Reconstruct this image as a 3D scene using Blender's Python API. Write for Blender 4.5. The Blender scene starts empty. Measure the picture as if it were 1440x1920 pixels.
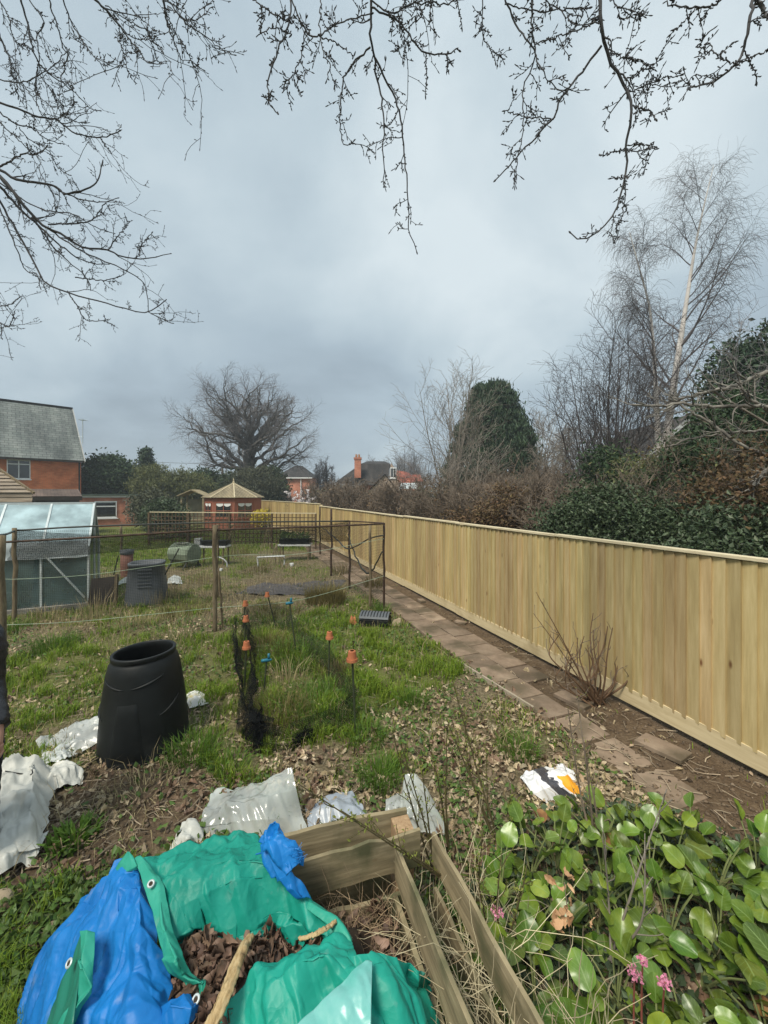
import bpy, math, random
import numpy as np
from mathutils import Vector
rng = np.random.default_rng(7)
random.seed(7)
scene = bpy.context.scene
COL = scene.collection
PI = math.pi
CAMH, F, CX, HY = 2.2, 740.0, 720.0, 928.0

# ------------------------------------------------------------------ measuring helpers
def at(px, py, z=0.0):                       # the point of height z seen at a photo pixel
    Y = (CAMH - z) * F / (py - HY)
    return np.array([(px - CX) / F * Y, Y, z])
def atY(px, py, Y):                          # the point at distance Y seen at a photo pixel
    return np.array([(px - CX) / F * Y, Y, CAMH - (py - HY) / F * Y])
def unit(v):
    v = np.asarray(v, float); return v / (np.linalg.norm(v, axis=-1, keepdims=True) + 1e-12)

def _hash(ix, iy, seed):
    h = (ix * 374761393 + iy * 668265263 + seed * 974634541) & 0xffffffff
    h = ((h ^ (h >> 13)) * 1274126177) & 0xffffffff
    return ((h ^ (h >> 16)) & 0xffff) / 65535.0
def vnoise(x, y, seed=0):
    x = np.asarray(x, float); y = np.asarray(y, float)
    ix = np.floor(x).astype(np.int64); iy = np.floor(y).astype(np.int64)
    fx = x - ix; fy = y - iy
    fx = fx * fx * (3 - 2 * fx); fy = fy * fy * (3 - 2 * fy)
    a = _hash(ix, iy, seed); b = _hash(ix + 1, iy, seed); c = _hash(ix, iy + 1, seed); d = _hash(ix + 1, iy + 1, seed)
    return (a * (1 - fx) + b * fx) * (1 - fy) + (c * (1 - fx) + d * fx) * fy
def fbm(x, y, seed=0, o=4):
    s = 0; a = .5; t = 0
    for k in range(o):
        s = s + a * vnoise(np.asarray(x) * 2 ** k, np.asarray(y) * 2 ** k, seed + k * 17); t += a; a *= .5
    return s / t
def inpoly(px, py, poly):
    px = np.asarray(px); py = np.asarray(py); r = np.zeros(px.shape, bool); n = len(poly); j = n - 1
    for i in range(n):
        xi, yi = poly[i]; xj, yj = poly[j]
        c = ((yi > py) != (yj > py)) & (px < (xj - xi) * (py - yi) / (yj - yi + 1e-9) + xi)
        r ^= c; j = i
    return r

# ------------------------------------------------------------------ materials
def new_mat(name):
    m = bpy.data.materials.new(name); m.use_nodes = True; m.node_tree.nodes.clear()
    return m, m.node_tree.nodes, m.node_tree.links
def ramp(N, stops, interp='LINEAR'):
    r = N.new('ShaderNodeValToRGB'); e = r.color_ramp.elements; r.color_ramp.interpolation = interp
    while len(e) < len(stops): e.new(0.5)
    for i, (p, c) in enumerate(stops):
        e[i].position = p; e[i].color = (*c, 1) if len(c) == 3 else c
    return r
def surf(name, cols, scale=5, stretch=(1, 1, 1), detail=5, rough=.8, bump=.3, bump_scale=None, island=0.0, hue=0.0, spec=.3,
         trans=0.0, dist=.02, lo=.3, hi=.7, metal=0, knots=False, stain=None, coat=0):
    """noise-coloured surface; island = brightness spread between loose pieces"""
    m, N, L = new_mat(name)
    out = N.new('ShaderNodeOutputMaterial'); b = N.new('ShaderNodeBsdfPrincipled')
    tc = N.new('ShaderNodeTexCoord'); mp = N.new('ShaderNodeMapping'); mp.inputs['Scale'].default_value = stretch
    L.new(tc.outputs['Object'], mp.inputs['Vector'])
    nz = N.new('ShaderNodeTexNoise'); nz.noise_dimensions = '4D'; nz.inputs['Scale'].default_value = scale; nz.inputs['Detail'].default_value = detail
    nz.inputs['Roughness'].default_value = .62
    L.new(mp.outputs[0], nz.inputs['Vector'])
    geo = N.new('ShaderNodeNewGeometry')
    mul = N.new('ShaderNodeMath'); mul.operation = 'MULTIPLY'; mul.inputs[1].default_value = 37.0
    L.new(geo.outputs['Random Per Island'], mul.inputs[0]); L.new(mul.outputs[0], nz.inputs['W'])
    n = len(cols)
    r = ramp(N, [(lo + (hi - lo) * i / max(1, n - 1), c) for i, c in enumerate(cols)])
    L.new(nz.outputs['Fac'], r.inputs[0]); col = r.outputs[0]
    if stain:
        n2 = N.new('ShaderNodeTexNoise'); n2.inputs['Scale'].default_value = stain[1]; n2.inputs['Detail'].default_value = 6
        L.new(tc.outputs['Object'], n2.inputs['Vector'])
        mr = N.new('ShaderNodeMapRange'); mr.inputs['From Min'].default_value = stain[2]; mr.inputs['From Max'].default_value = stain[2] + .18
        L.new(n2.outputs['Fac'], mr.inputs['Value'])
        mx = N.new('ShaderNodeMix'); mx.data_type = 'RGBA'; L.new(mr.outputs[0], mx.inputs['Factor']); L.new(col, mx.inputs['A']); mx.inputs['B'].default_value = (*stain[0], 1)
        col = mx.outputs['Result']
    if knots:
        mp2 = N.new('ShaderNodeMapping'); mp2.inputs['Scale'].default_value = knots; L.new(tc.outputs['Object'], mp2.inputs['Vector'])
        vo = N.new('ShaderNodeTexVoronoi'); vo.voronoi_dimensions = '4D'; vo.inputs['Scale'].default_value = 1; L.new(mp2.outputs[0], vo.inputs['Vector']); L.new(mul.outputs[0], vo.inputs['W'])
        mr = N.new('ShaderNodeMapRange'); mr.inputs['From Min'].default_value = .16; mr.inputs['From Max'].default_value = .05
        L.new(vo.outputs['Distance'], mr.inputs['Value'])
        mx = N.new('ShaderNodeMix'); mx.data_type = 'RGBA'; L.new(mr.outputs[0], mx.inputs['Factor']); L.new(col, mx.inputs['A']); mx.inputs['B'].default_value = (.16, .08, .03, 1)
        col = mx.outputs['Result']
    if island or hue:
        hs = N.new('ShaderNodeHueSaturation'); L.new(col, hs.inputs['Color'])
        mr = N.new('ShaderNodeMapRange'); mr.inputs['To Min'].default_value = 1 - island; mr.inputs['To Max'].default_value = 1 + island
        L.new(geo.outputs['Random Per Island'], mr.inputs['Value']); L.new(mr.outputs[0], hs.inputs['Value'])
        if hue:
            fr = N.new('ShaderNodeMath'); fr.operation = 'FRACT'; m7 = N.new('ShaderNodeMath'); m7.operation = 'MULTIPLY'; m7.inputs[1].default_value = 7.31
            L.new(geo.outputs['Random Per Island'], m7.inputs[0]); L.new(m7.outputs[0], fr.inputs[0])
            mh = N.new('ShaderNodeMapRange'); mh.inputs['To Min'].default_value = .5 - hue; mh.inputs['To Max'].default_value = .5 + hue
            L.new(fr.outputs[0], mh.inputs['Value']); L.new(mh.outputs[0], hs.inputs['Hue'])
        col = hs.outputs[0]
    L.new(col, b.inputs['Base Color']); b.inputs['Roughness'].default_value = rough; b.inputs['Specular IOR Level'].default_value = spec; b.inputs['Metallic'].default_value = metal
    if coat: b.inputs['Coat Weight'].default_value = coat; b.inputs['Coat Roughness'].default_value = .25
    if bump:
        bp = N.new('ShaderNodeBump'); bp.inputs['Strength'].default_value = bump; bp.inputs['Distance'].default_value = dist
        if bump_scale:
            n3 = N.new('ShaderNodeTexNoise'); n3.inputs['Scale'].default_value = bump_scale; n3.inputs['Detail'].default_value = 4; L.new(mp.outputs[0], n3.inputs['Vector']); L.new(n3.outputs['Fac'], bp.inputs['Height'])
        else: L.new(nz.outputs['Fac'], bp.inputs['Height'])
        L.new(bp.outputs[0], b.inputs['Normal'])
    sh = b.outputs[0]
    if trans:
        t = N.new('ShaderNodeBsdfTranslucent'); L.new(col, t.inputs['Color']); ms = N.new('ShaderNodeMixShader'); ms.inputs[0].default_value = trans
        L.new(sh, ms.inputs[1]); L.new(t.outputs[0], ms.inputs[2]); sh = ms.outputs[0]
    L.new(sh, out.inputs[0])
    return m
def glass(name, tint, gloss_rough=.05, transp=.5, body=(.1, .1, .1), refl=.25):
    m, N, L = new_mat(name)
    out = N.new('ShaderNodeOutputMaterial'); t = N.new('ShaderNodeBsdfTransparent'); t.inputs[0].default_value = (*tint, 1)
    d = N.new('ShaderNodeBsdfPrincipled'); d.inputs['Roughness'].default_value = gloss_rough; d.inputs['Specular IOR Level'].default_value = refl * 2
    tc = N.new('ShaderNodeTexCoord'); nz = N.new('ShaderNodeTexNoise'); nz.inputs['Scale'].default_value = 2.3; nz.inputs['Detail'].default_value = 6; L.new(tc.outputs['Object'], nz.inputs[0])
    r = ramp(N, [(.32, tuple(c * .6 for c in body)), (.5, body), (.68, tuple(min(1, c * 1.5) for c in body))]); L.new(nz.outputs['Fac'], r.inputs[0]); L.new(r.outputs[0], d.inputs['Base Color'])
    mx = N.new('ShaderNodeMixShader'); mx.inputs[0].default_value = transp; L.new(d.outputs[0], mx.inputs[1]); L.new(t.outputs[0], mx.inputs[2]); L.new(mx.outputs[0], out.inputs[0])
    return m
def net_mat(name, cell, wire, col):
    m, N, L = new_mat(name)
    out = N.new('ShaderNodeOutputMaterial'); t = N.new('ShaderNodeBsdfTransparent'); d = N.new('ShaderNodeBsdfDiffuse'); d.inputs[0].default_value = (*col, 1)
    uv = N.new('ShaderNodeUVMap'); sp = N.new('ShaderNodeSeparateXYZ'); L.new(uv.outputs[0], sp.inputs[0]); res = []
    for ax in 'XY':
        a = N.new('ShaderNodeMath'); a.operation = 'DIVIDE'; a.inputs[1].default_value = cell; L.new(sp.outputs[ax], a.inputs[0])
        f = N.new('ShaderNodeMath'); f.operation = 'FRACT'; L.new(a.outputs[0], f.inputs[0])
        l = N.new('ShaderNodeMath'); l.operation = 'LESS_THAN'; l.inputs[1].default_value = wire; L.new(f.outputs[0], l.inputs[0]); res.append(l)
    mx = N.new('ShaderNodeMath'); mx.operation = 'MAXIMUM'; L.new(res[0].outputs[0], mx.inputs[0]); L.new(res[1].outputs[0], mx.inputs[1])
    ms = N.new('ShaderNodeMixShader'); L.new(mx.outputs[0], ms.inputs[0]); L.new(t.outputs[0], ms.inputs[1]); L.new(d.outputs[0], ms.inputs[2]); L.new(ms.outputs[0], out.inputs[0])
    return m
def brick_mat(name, c1, c2, mortar, scale=1.0):
    m, N, L = new_mat(name)
    out = N.new('ShaderNodeOutputMaterial'); b = N.new('ShaderNodeBsdfPrincipled'); b.inputs['Roughness'].default_value = .9; b.inputs['Specular IOR Level'].default_value = .2
    tc = N.new('ShaderNodeUVMap'); br = N.new('ShaderNodeTexBrick')
    br.inputs['Scale'].default_value = scale; br.inputs['Mortar Size'].default_value = .006; br.inputs['Brick Width'].default_value = .225; br.inputs['Row Height'].default_value = .075
    br.inputs['Color1'].default_value = (*c1, 1); br.inputs['Color2'].default_value = (*c2, 1); br.inputs['Mortar'].default_value = (*mortar, 1); br.inputs['Bias'].default_value = .0
    L.new(tc.outputs[0], br.inputs['Vector'])
    nz = N.new('ShaderNodeTexNoise'); nz.inputs['Scale'].default_value = 1.3; nz.inputs['Detail'].default_value = 8; L.new(tc.outputs[0], nz.inputs['Vector'])
    r = ramp(N, [(.3, (.62, .6, .58)), (.65, (1.1, 1.05, 1.0))]); L.new(nz.outputs['Fac'], r.inputs[0])
    mx = N.new('ShaderNodeMix'); mx.data_type = 'RGBA'; mx.blend_type = 'MULTIPLY'; mx.inputs['Factor'].default_value = 1; L.new(br.outputs['Color'], mx.inputs['A']); L.new(r.outputs[0], mx.inputs['B'])
    L.new(mx.outputs['Result'], b.inputs['Base Color'])
    bp = N.new('ShaderNodeBump'); bp.inputs['Strength'].default_value = .5; bp.inputs['Distance'].default_value = .01; L.new(br.outputs['Fac'], bp.inputs['Height']); bp.invert = True; L.new(bp.outputs[0], b.inputs['Normal'])
    L.new(b.outputs[0], out.inputs[0]); return m
def roof_mat(name, cols, row=.2, width=.3, stain=None):
    m, N, L = new_mat(name)
    out = N.new('ShaderNodeOutputMaterial'); b = N.new('ShaderNodeBsdfPrincipled'); b.inputs['Roughness'].default_value = .85; b.inputs['Specular IOR Level'].default_value = .25
    uv = N.new('ShaderNodeUVMap'); br = N.new('ShaderNodeTexBrick'); br.inputs['Scale'].default_value = 1; br.inputs['Mortar Size'].default_value = .014; br.inputs['Brick Width'].default_value = width; br.inputs['Row Height'].default_value = row
    br.inputs['Color1'].default_value = (*cols[0], 1); br.inputs['Color2'].default_value = (*cols[1], 1); br.inputs['Mortar'].default_value = (*[c * .45 for c in cols[0]], 1)
    L.new(uv.outputs[0], br.inputs['Vector'])
    mp = N.new('ShaderNodeMapping'); mp.inputs['Scale'].default_value = (.75, .22, 1); L.new(uv.outputs[0], mp.inputs['Vector'])
    nz = N.new('ShaderNodeTexNoise'); nz.inputs['Scale'].default_value = 1.1; nz.inputs['Detail'].default_value = 8; nz.inputs['Roughness'].default_value = .65; L.new(mp.outputs[0], nz.inputs['Vector'])
    r = ramp(N, [(.32, (.35, .36, .37)), (.5, (.8, .82, .8)), (.68, (1.25, 1.25, 1.18))]); L.new(nz.outputs['Fac'], r.inputs[0])
    mx = N.new('ShaderNodeMix'); mx.data_type = 'RGBA'; mx.blend_type = 'MULTIPLY'; mx.inputs['Factor'].default_value = 1; L.new(br.outputs['Color'], mx.inputs['A']); L.new(r.outputs[0], mx.inputs['B'])
    L.new(mx.outputs['Result'], b.inputs['Base Color'])
    bp = N.new('ShaderNodeBump'); bp.inputs['Strength'].default_value = .6; bp.inputs['Distance'].default_value = .02; bp.invert = True; L.new(br.outputs['Fac'], bp.inputs['Height']); L.new(bp.outputs[0], b.inputs['Normal'])
    L.new(b.outputs[0], out.inputs[0]); return m

# ------------------------------------------------------------------ mesh building
class MB:
    def __init__(s): s.v = []; s.f = []; s.n = 0; s.uv = []
    def add(s, v, *faces, uv=None):
        v = np.asarray(v, float).reshape(-1, 3)
        for f in faces:
            f = np.asarray(f, np.int64)
            if f.size: s.f.append(f + s.n)
        s.v.append(v); s.uv.append(np.zeros((len(v), 2)) if uv is None else np.asarray(uv, float)); s.n += len(v)
        return s
    def box(s, c, size, rz=0.0, taper=1.0):
        x, y, z = [a / 2 for a in size]
        v = np.array([[-x, -y, -z], [x, -y, -z], [x, y, -z], [-x, y, -z], [-x * taper, -y * taper, z], [x * taper, -y * taper, z], [x * taper, y * taper, z], [-x * taper, y * taper, z]])
        cr, sr = math.cos(rz), math.sin(rz)
        v = np.c_[v[:, 0] * cr - v[:, 1] * sr, v[:, 0] * sr + v[:, 1] * cr, v[:, 2]] + np.asarray(c)
        return s.add(v, [[0, 3, 2, 1], [4, 5, 6, 7], [0, 1, 5, 4], [1, 2, 6, 5], [2, 3, 7, 6], [3, 0, 4, 7]])
    def beam(s, a, b, w, h, up=(0, 0, 1)):
        a = np.asarray(a, float); b = np.asarray(b, float); d = unit(b - a); up = np.asarray(up, float)
        if abs(d @ up) > .98: up = np.array([0, 1., 0])
        r = unit(np.cross(d, up)); u = np.cross(r, d)
        v = [p + r * sx * w / 2 + u * sz * h / 2 for p in (a, b) for sx, sz in ((-1, -1), (1, -1), (1, 1), (-1, 1))]
        return s.add(v, [[0, 1, 2, 3], [7, 6, 5, 4], [0, 4, 5, 1], [1, 5, 6, 2], [2, 6, 7, 3], [3, 7, 4, 0]])
    def tube(s, pts, rad, k=8, cap=True):
        P = np.asarray(pts, float)[None]; R = np.broadcast_to(np.asarray(rad, float), (P.shape[1],))[None]
        v, f = tubes(P, R, k); s.add(v, f)
        if cap:
            n = P.shape[1]; b0 = s.n - n * k
            s.f.append(np.array([[b0 + i for i in range(k)][::-1]])); s.f.append(np.array([[b0 + (n - 1) * k + i for i in range(k)]]))
        return s
    def lathe(s, prof, c=(0, 0, 0), k=32, sx=1, sy=1):
        n = len(prof); a = np.arange(k) / k * 2 * PI
        v = np.array([[r * np.cos(t) * sx, r * np.sin(t) * sy, z] for r, z in prof for t in a]) + np.asarray(c)
        i = np.arange(k); j = (i + 1) % k
        f = np.concatenate([np.c_[q * k + i, q * k + j, (q + 1) * k + j, (q + 1) * k + i] for q in range(n - 1)])
        return s.add(v, f)
    def grid(s, G, uvscale=None):                 # G (n,m,3)
        n, m, _ = G.shape; i, j = np.meshgrid(np.arange(n - 1), np.arange(m - 1), indexing='ij'); a = (i * m + j).ravel()
        uv = None
        if uvscale is not None:
            du = np.zeros((n, m)); du[:, 1:] = np.cumsum(np.linalg.norm(np.diff(G, axis=1), axis=2), axis=1)
            dv = np.zeros((n, m)); dv[1:] = np.cumsum(np.linalg.norm(np.diff(G, axis=0), axis=2), axis=0)
            uv = np.c_[du.ravel(), dv.ravel()]
        return s.add(G.reshape(-1, 3), np.c_[a, a + m, a + m + 1, a + 1], uv=uv)
    def quad(s, a, b, c, d):                      # planar quad with uv in metres: u along a->b, v upwards a->d
        P = np.array([a, b, c, d], float); u = unit(P[1] - P[0]); n = np.cross(u, P[3] - P[0]); w = unit(np.cross(n, u))
        uv = np.c_[(P - P[0]) @ u, (P - P[0]) @ w]
        return s.add(P, [[0, 1, 2, 3]], uv=uv)
    def tri(s, a, b, c):
        P = np.array([a, b, c], float); u = unit(P[1] - P[0]); n = np.cross(u, P[2] - P[0]); w = unit(np.cross(n, u))
        return s.add(P, [[0, 1, 2]], uv=np.c_[(P - P[0]) @ u, (P - P[0]) @ w])
    def move(s, fn):
        s.v = [fn(v) for v in s.v]; return s

def tubes(P, R, k=3):
    M, n, _ = P.shape
    T = np.empty_like(P); T[:, 1:-1] = P[:, 2:] - P[:, :-2]; T[:, 0] = P[:, 1] - P[:, 0]; T[:, -1] = P[:, -1] - P[:, -2]; T = unit(T)
    ch = unit(P[:, -1] - P[:, 0]); ref = np.where(np.abs(ch[:, 2:3]) < .8, np.array([[0, 0, 1.]]), np.array([[.8, .6, 0]]))[:, None, :]
    A = unit(np.cross(T, np.broadcast_to(ref, T.shape))); B = np.cross(A, T)
    a = np.arange(k) / k * 2 * PI
    V = P[:, :, None, :] + R[:, :, None, None] * (np.cos(a)[None, None, :, None] * A[:, :, None, :] + np.sin(a)[None, None, :, None] * B[:, :, None, :])
    i = np.arange(k); j = (i + 1) % k
    one = np.concatenate([np.c_[q * k + i, q * k + j, (q + 1) * k + j, (q + 1) * k + i] for q in range(n - 1)])
    f = (one[None] + (np.arange(M) * n * k)[:, None, None]).reshape(-1, 4)
    return V.reshape(-1, 3), f

ORIG = {}
def origin_of(o): return ORIG.get(o.name, np.zeros(3))
def build(name, mb, mat, parent=None, smooth=False, origin=None, bevel=0.0, solid=0.0, autosmooth=False):
    V = np.concatenate(mb.v); UV = np.concatenate(mb.uv)
    po = origin_of(parent) if parent else np.zeros(3)
    if origin is None: origin = po if parent else np.array([(V[:, 0].min() + V[:, 0].max()) / 2, (V[:, 1].min() + V[:, 1].max()) / 2, V[:, 2].min()])
    origin = np.asarray(origin, float)
    me = bpy.data.meshes.new(name); me.vertices.add(len(V)); me.vertices.foreach_set('co', (V - origin).astype(np.float32).ravel())
    cnt = np.concatenate([np.full(len(f), f.shape[1]) for f in mb.f]); loops = np.concatenate([f.ravel() for f in mb.f])
    me.loops.add(len(loops)); me.loops.foreach_set('vertex_index', loops.astype(np.int32))
    me.polygons.add(len(cnt)); st = np.zeros(len(cnt), np.int32); st[1:] = np.cumsum(cnt)[:-1]
    me.polygons.foreach_set('loop_start', st)
    me.polygons.foreach_set('use_smooth', np.full(len(cnt), bool(smooth)))
    if np.any(UV):
        ul = me.uv_layers.new(name='UVMap'); ul.data.foreach_set('uv', UV[loops].astype(np.float32).ravel())
    me.update(calc_edges=True); me.validate()
    for m in (mat if isinstance(mat, (list, tuple)) else [mat]): me.materials.append(m)
    o = bpy.data.objects.new(name, me); COL.objects.link(o); o.location = origin - po
    if parent: o.parent = parent
    ORIG[o.name] = origin
    if bevel:
        b = o.modifiers.new('b', 'BEVEL'); b.width = bevel; b.segments = 2; b.limit_method = 'ANGLE'; b.angle_limit = .6
    if solid:
        b = o.modifiers.new('s', 'SOLIDIFY'); b.thickness = solid; b.offset = 0
    return o
def thing(name, label, cat, loc, group=None):
    o = bpy.data.objects.new(name, None); COL.objects.link(o); o.location = loc; o.empty_display_size = .1
    ORIG[o.name] = np.asarray(loc, float); tag(o, label, cat, group); return o
def tag(o, label, cat, group=None):
    o['label'] = label; o['category'] = cat
    if group: o['group'] = group
    return o
def kind(o, k, label=None):
    o['kind'] = k
    if label: o['label'] = label
    return o
def copy_tree(o, loc=None, rz=0.0, sc=1.0, label=None, parent=None):
    c = o.copy(); COL.objects.link(c)
    if parent: c.parent = parent
    for ch in list(o.children): copy_tree(ch, parent=c)
    if loc is not None:
        c.location = loc; c.rotation_euler = (0, 0, rz); c.scale = (sc, sc, sc)
        if label: c['label'] = label
    return c

# ------------------------------------------------------------------ plant growing
def spawn(P, R, n, t0, t1, lfn, ang, npts, wig, trop, rs, rmin, up=(0, 0, 1), jit=.25, tp=1.0, rend=None, flat=0.0):
    """n children on each parent polyline -> (C, RC)"""
    M, m, _ = P.shape
    pi = np.repeat(np.arange(M), n)
    t = t0 + (t1 - t0) * (np.tile((np.arange(n) + .5) / n, M) + rng.uniform(-.5, .5, M * n) / n); t = np.clip(t, 0, 1)
    x = t * (m - 1); i0 = np.minimum(x.astype(int), m - 2); f = (x - i0)[:, None]
    pos = P[pi, i0] * (1 - f) + P[pi, i0 + 1] * f; rad = R[pi, i0] * (1 - f[:, 0]) + R[pi, i0 + 1] * f[:, 0]
    tan = unit(P[pi, i0 + 1] - P[pi, i0]); rv = rng.normal(size=tan.shape); rv[:, 2] *= (1 - flat); side = unit(np.cross(tan, rv))
    a = rng.uniform(ang[0], ang[1], M * n)[:, None]
    d = np.cos(a) * tan + np.sin(a) * side
    plen = np.linalg.norm(np.diff(P, axis=1), axis=2).sum(1)[pi]
    Lc = lfn(t, plen) * rng.uniform(1 - jit, 1 + jit, M * n)
    C = np.empty((M * n, npts, 3)); C[:, 0] = pos; st = (Lc / (npts - 1))[:, None]; up = np.asarray(up, float)
    for k in range(1, npts):
        d = unit(d + rng.normal(size=d.shape) * wig + up * trop); C[:, k] = C[:, k - 1] + d * st
    r0 = np.maximum(rad * rs, rmin); re = rmin if rend is None else rend
    s = (np.arange(npts) / (npts - 1)) ** tp
    return C, r0[:, None] * (1 - s) + re * s
def poly(pts, rad, n=16):
    pts = np.asarray(pts, float); d = np.r_[0, np.cumsum(np.linalg.norm(np.diff(pts, axis=0), axis=1))]; t = np.linspace(0, d[-1], n)
    i = np.clip(np.searchsorted(d, t, side='right') - 1, 0, len(d) - 2); u = ((t - d[i]) / (d[i + 1] - d[i] + 1e-9))[:, None]
    p = np.vstack([2 * pts[0] - pts[1], pts, 2 * pts[-1] - pts[-2]]); a, b, c, e = p[i], p[i + 1], p[i + 2], p[i + 3]
    P = .5 * ((2 * b) + (c - a) * u + (2 * a - 5 * b + 4 * c - e) * u ** 2 + (3 * b - a - 3 * c + e) * u ** 3)
    return P, np.interp(t / d[-1], np.linspace(0, 1, len(rad)), rad)
def cards(C, size, wid=.6, up=.35, droop=0.0):
    """leaf shaped quads (folded rhombs) at C"""
    n = len(C); size = np.broadcast_to(size, (n,))[:, None]
    d = unit(rng.normal(size=(n, 3)) + np.array([0, 0, -droop])); s = unit(np.cross(d, rng.normal(size=(n, 3)) + np.array([0, 0, up * 3])))
    nn = np.cross(d, s)
    V = np.stack([C - d * size * .5, C + s * size * wid * .5 + nn * size * .12, C + d * size * .5, C - s * size * wid * .5 + nn * size * .12], 1)
    return V.reshape(-1, 3), np.arange(n * 4).reshape(-1, 4)
def blades(C, h, w, lean=.5, az=None):
    n = len(C); h = np.broadcast_to(h, (n,))[:, None]; w = np.broadcast_to(w, (n,))[:, None]
    a = rng.uniform(0, 2 * PI, n) if az is None else az
    d = np.c_[np.cos(a), np.sin(a), np.zeros(n)]; fa = a + rng.uniform(-1, 1, n) + PI / 2; s = np.c_[np.cos(fa), np.sin(fa), np.zeros(n)]
    ln = rng.uniform(.1, 1.0, (n, 1)) * lean; up = np.array([[0, 0, 1.]])
    m = C + up * h * .55 + d * h * ln * .3; t = C + up * h * (1 - .35 * ln) + d * h * ln * 1.0
    V = np.stack([C - s * w / 2, C + s * w / 2, m - s * w * .4, m + s * w * .4, t], 1).reshape(-1, 3)
    b = np.arange(n)[:, None] * 5
    return V, b + np.array([[0, 1, 3, 2]]), b + np.array([[2, 3, 4]])
# ================================================================== camera, sky, light
cam = bpy.data.cameras.new('camera'); camo = bpy.data.objects.new('camera', cam); COL.objects.link(camo)
camo.location = (0, 0, CAMH); camo.rotation_euler = (PI / 2, 0, 0)
cam.sensor_fit = 'VERTICAL'; cam.sensor_height = 36; cam.lens = F / 1920 * 36; cam.shift_y = (HY - 960) / 1920
cam.clip_start = .02; cam.clip_end = 3000
scene.camera = camo
scene.view_settings.view_transform = 'Standard'; scene.view_settings.look = 'None'; scene.view_settings.gamma = 1
scene.view_settings.exposure = 0.45
scene.render.film_transparent = False
scene.cycles.transparent_max_bounces = 24; scene.cycles.max_bounces = 6; scene.cycles.diffuse_bounces = 3; scene.cycles.glossy_bounces = 2; scene.cycles.transmission_bounces = 4
scene.cycles.use_denoising = True

SUN_EL, SUN_AZ = math.radians(56), math.radians(215)          # azimuth measured clockwise from +Y: behind the camera and to the left
world = bpy.data.worlds.new('World'); scene.world = world; world.use_nodes = True
N, L = world.node_tree.nodes, world.node_tree.links; N.clear()
wo = N.new('ShaderNodeOutputWorld'); bg = N.new('ShaderNodeBackground'); tc = N.new('ShaderNodeTexCoord')
sky = N.new('ShaderNodeTexSky'); sky.sky_type = 'NISHITA'; sky.sun_disc = False; sky.sun_elevation = SUN_EL; sky.sun_rotation = SUN_AZ; sky.air_density = 1.2; sky.dust_density = 3
sc_ = N.new('ShaderNodeVectorMath'); sc_.operation = 'SCALE'; sc_.inputs['Scale'].default_value = .1; L.new(sky.outputs[0], sc_.inputs[0])
sep = N.new('ShaderNodeSeparateXYZ'); L.new(tc.outputs['Generated'], sep.inputs[0])
# the cloud sheet: noise on a flat layer overhead, so that it foreshortens towards the horizon
zz = N.new('ShaderNodeMath'); zz.operation = 'MAXIMUM'; zz.inputs[1].default_value = 0; L.new(sep.outputs['Z'], zz.inputs[0])
za = N.new('ShaderNodeMath'); za.operation = 'ADD'; za.inputs[1].default_value = .42; L.new(zz.outputs[0], za.inputs[0])
dv = N.new('ShaderNodeVectorMath'); dv.operation = 'DIVIDE'; L.new(tc.outputs['Generated'], dv.inputs[0])
cb = N.new('ShaderNodeCombineXYZ'); L.new(za.outputs[0], cb.inputs[0]); L.new(za.outputs[0], cb.inputs[1]); cb.inputs[2].default_value = 100; L.new(cb.outputs[0], dv.inputs[1])
mp = N.new('ShaderNodeMapping'); mp.inputs['Location'].default_value = (3.1, 5.4, 0); L.new(dv.outputs[0], mp.inputs[0])
nz = N.new('ShaderNodeTexNoise'); nz.inputs['Scale'].default_value = 1.7; nz.inputs['Detail'].default_value = 8; nz.inputs['Roughness'].default_value = .52; nz.inputs['Distortion'].default_value = .25; L.new(mp.outputs[0], nz.inputs['Vector'])
# the thin place in the cloud sheet
dot = N.new('ShaderNodeVectorMath'); dot.operation = 'DOT_PRODUCT'; dot.inputs[1].default_value = tuple(unit([.37, 1, .72])); L.new(tc.outputs['Generated'], dot.inputs[0])
mr = N.new('ShaderNodeMapRange'); mr.interpolation_type = 'SMOOTHSTEP'; mr.inputs['From Min'].default_value = .86; mr.inputs['From Max'].default_value = 1.0; mr.inputs['To Max'].default_value = .2; L.new(dot.outputs['Value'], mr.inputs['Value'])
ad = N.new('ShaderNodeMath'); ad.operation = 'ADD'; L.new(nz.outputs['Fac'], ad.inputs[0]); L.new(mr.outputs[0], ad.inputs[1])
# lower cloud is greyer
hz = N.new('ShaderNodeMapRange'); hz.interpolation_type = 'SMOOTHSTEP'; hz.inputs['From Min'].default_value = 0; hz.inputs['From Max'].default_value = .62; hz.inputs['To Min'].default_value = -.12; hz.inputs['To Max'].default_value = .05; L.new(sep.outputs['Z'], hz.inputs['Value'])
a2 = N.new('ShaderNodeMath'); a2.operation = 'ADD'; L.new(ad.outputs[0], a2.inputs[0]); L.new(hz.outputs[0], a2.inputs[1])
cr = ramp(N, [(.27, (.255, .315, .365)), (.43, (.32, .395, .45)), (.60, (.415, .495, .54)), (.80, (.55, .62, .65))]); L.new(a2.outputs[0], cr.inputs[0])
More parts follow.
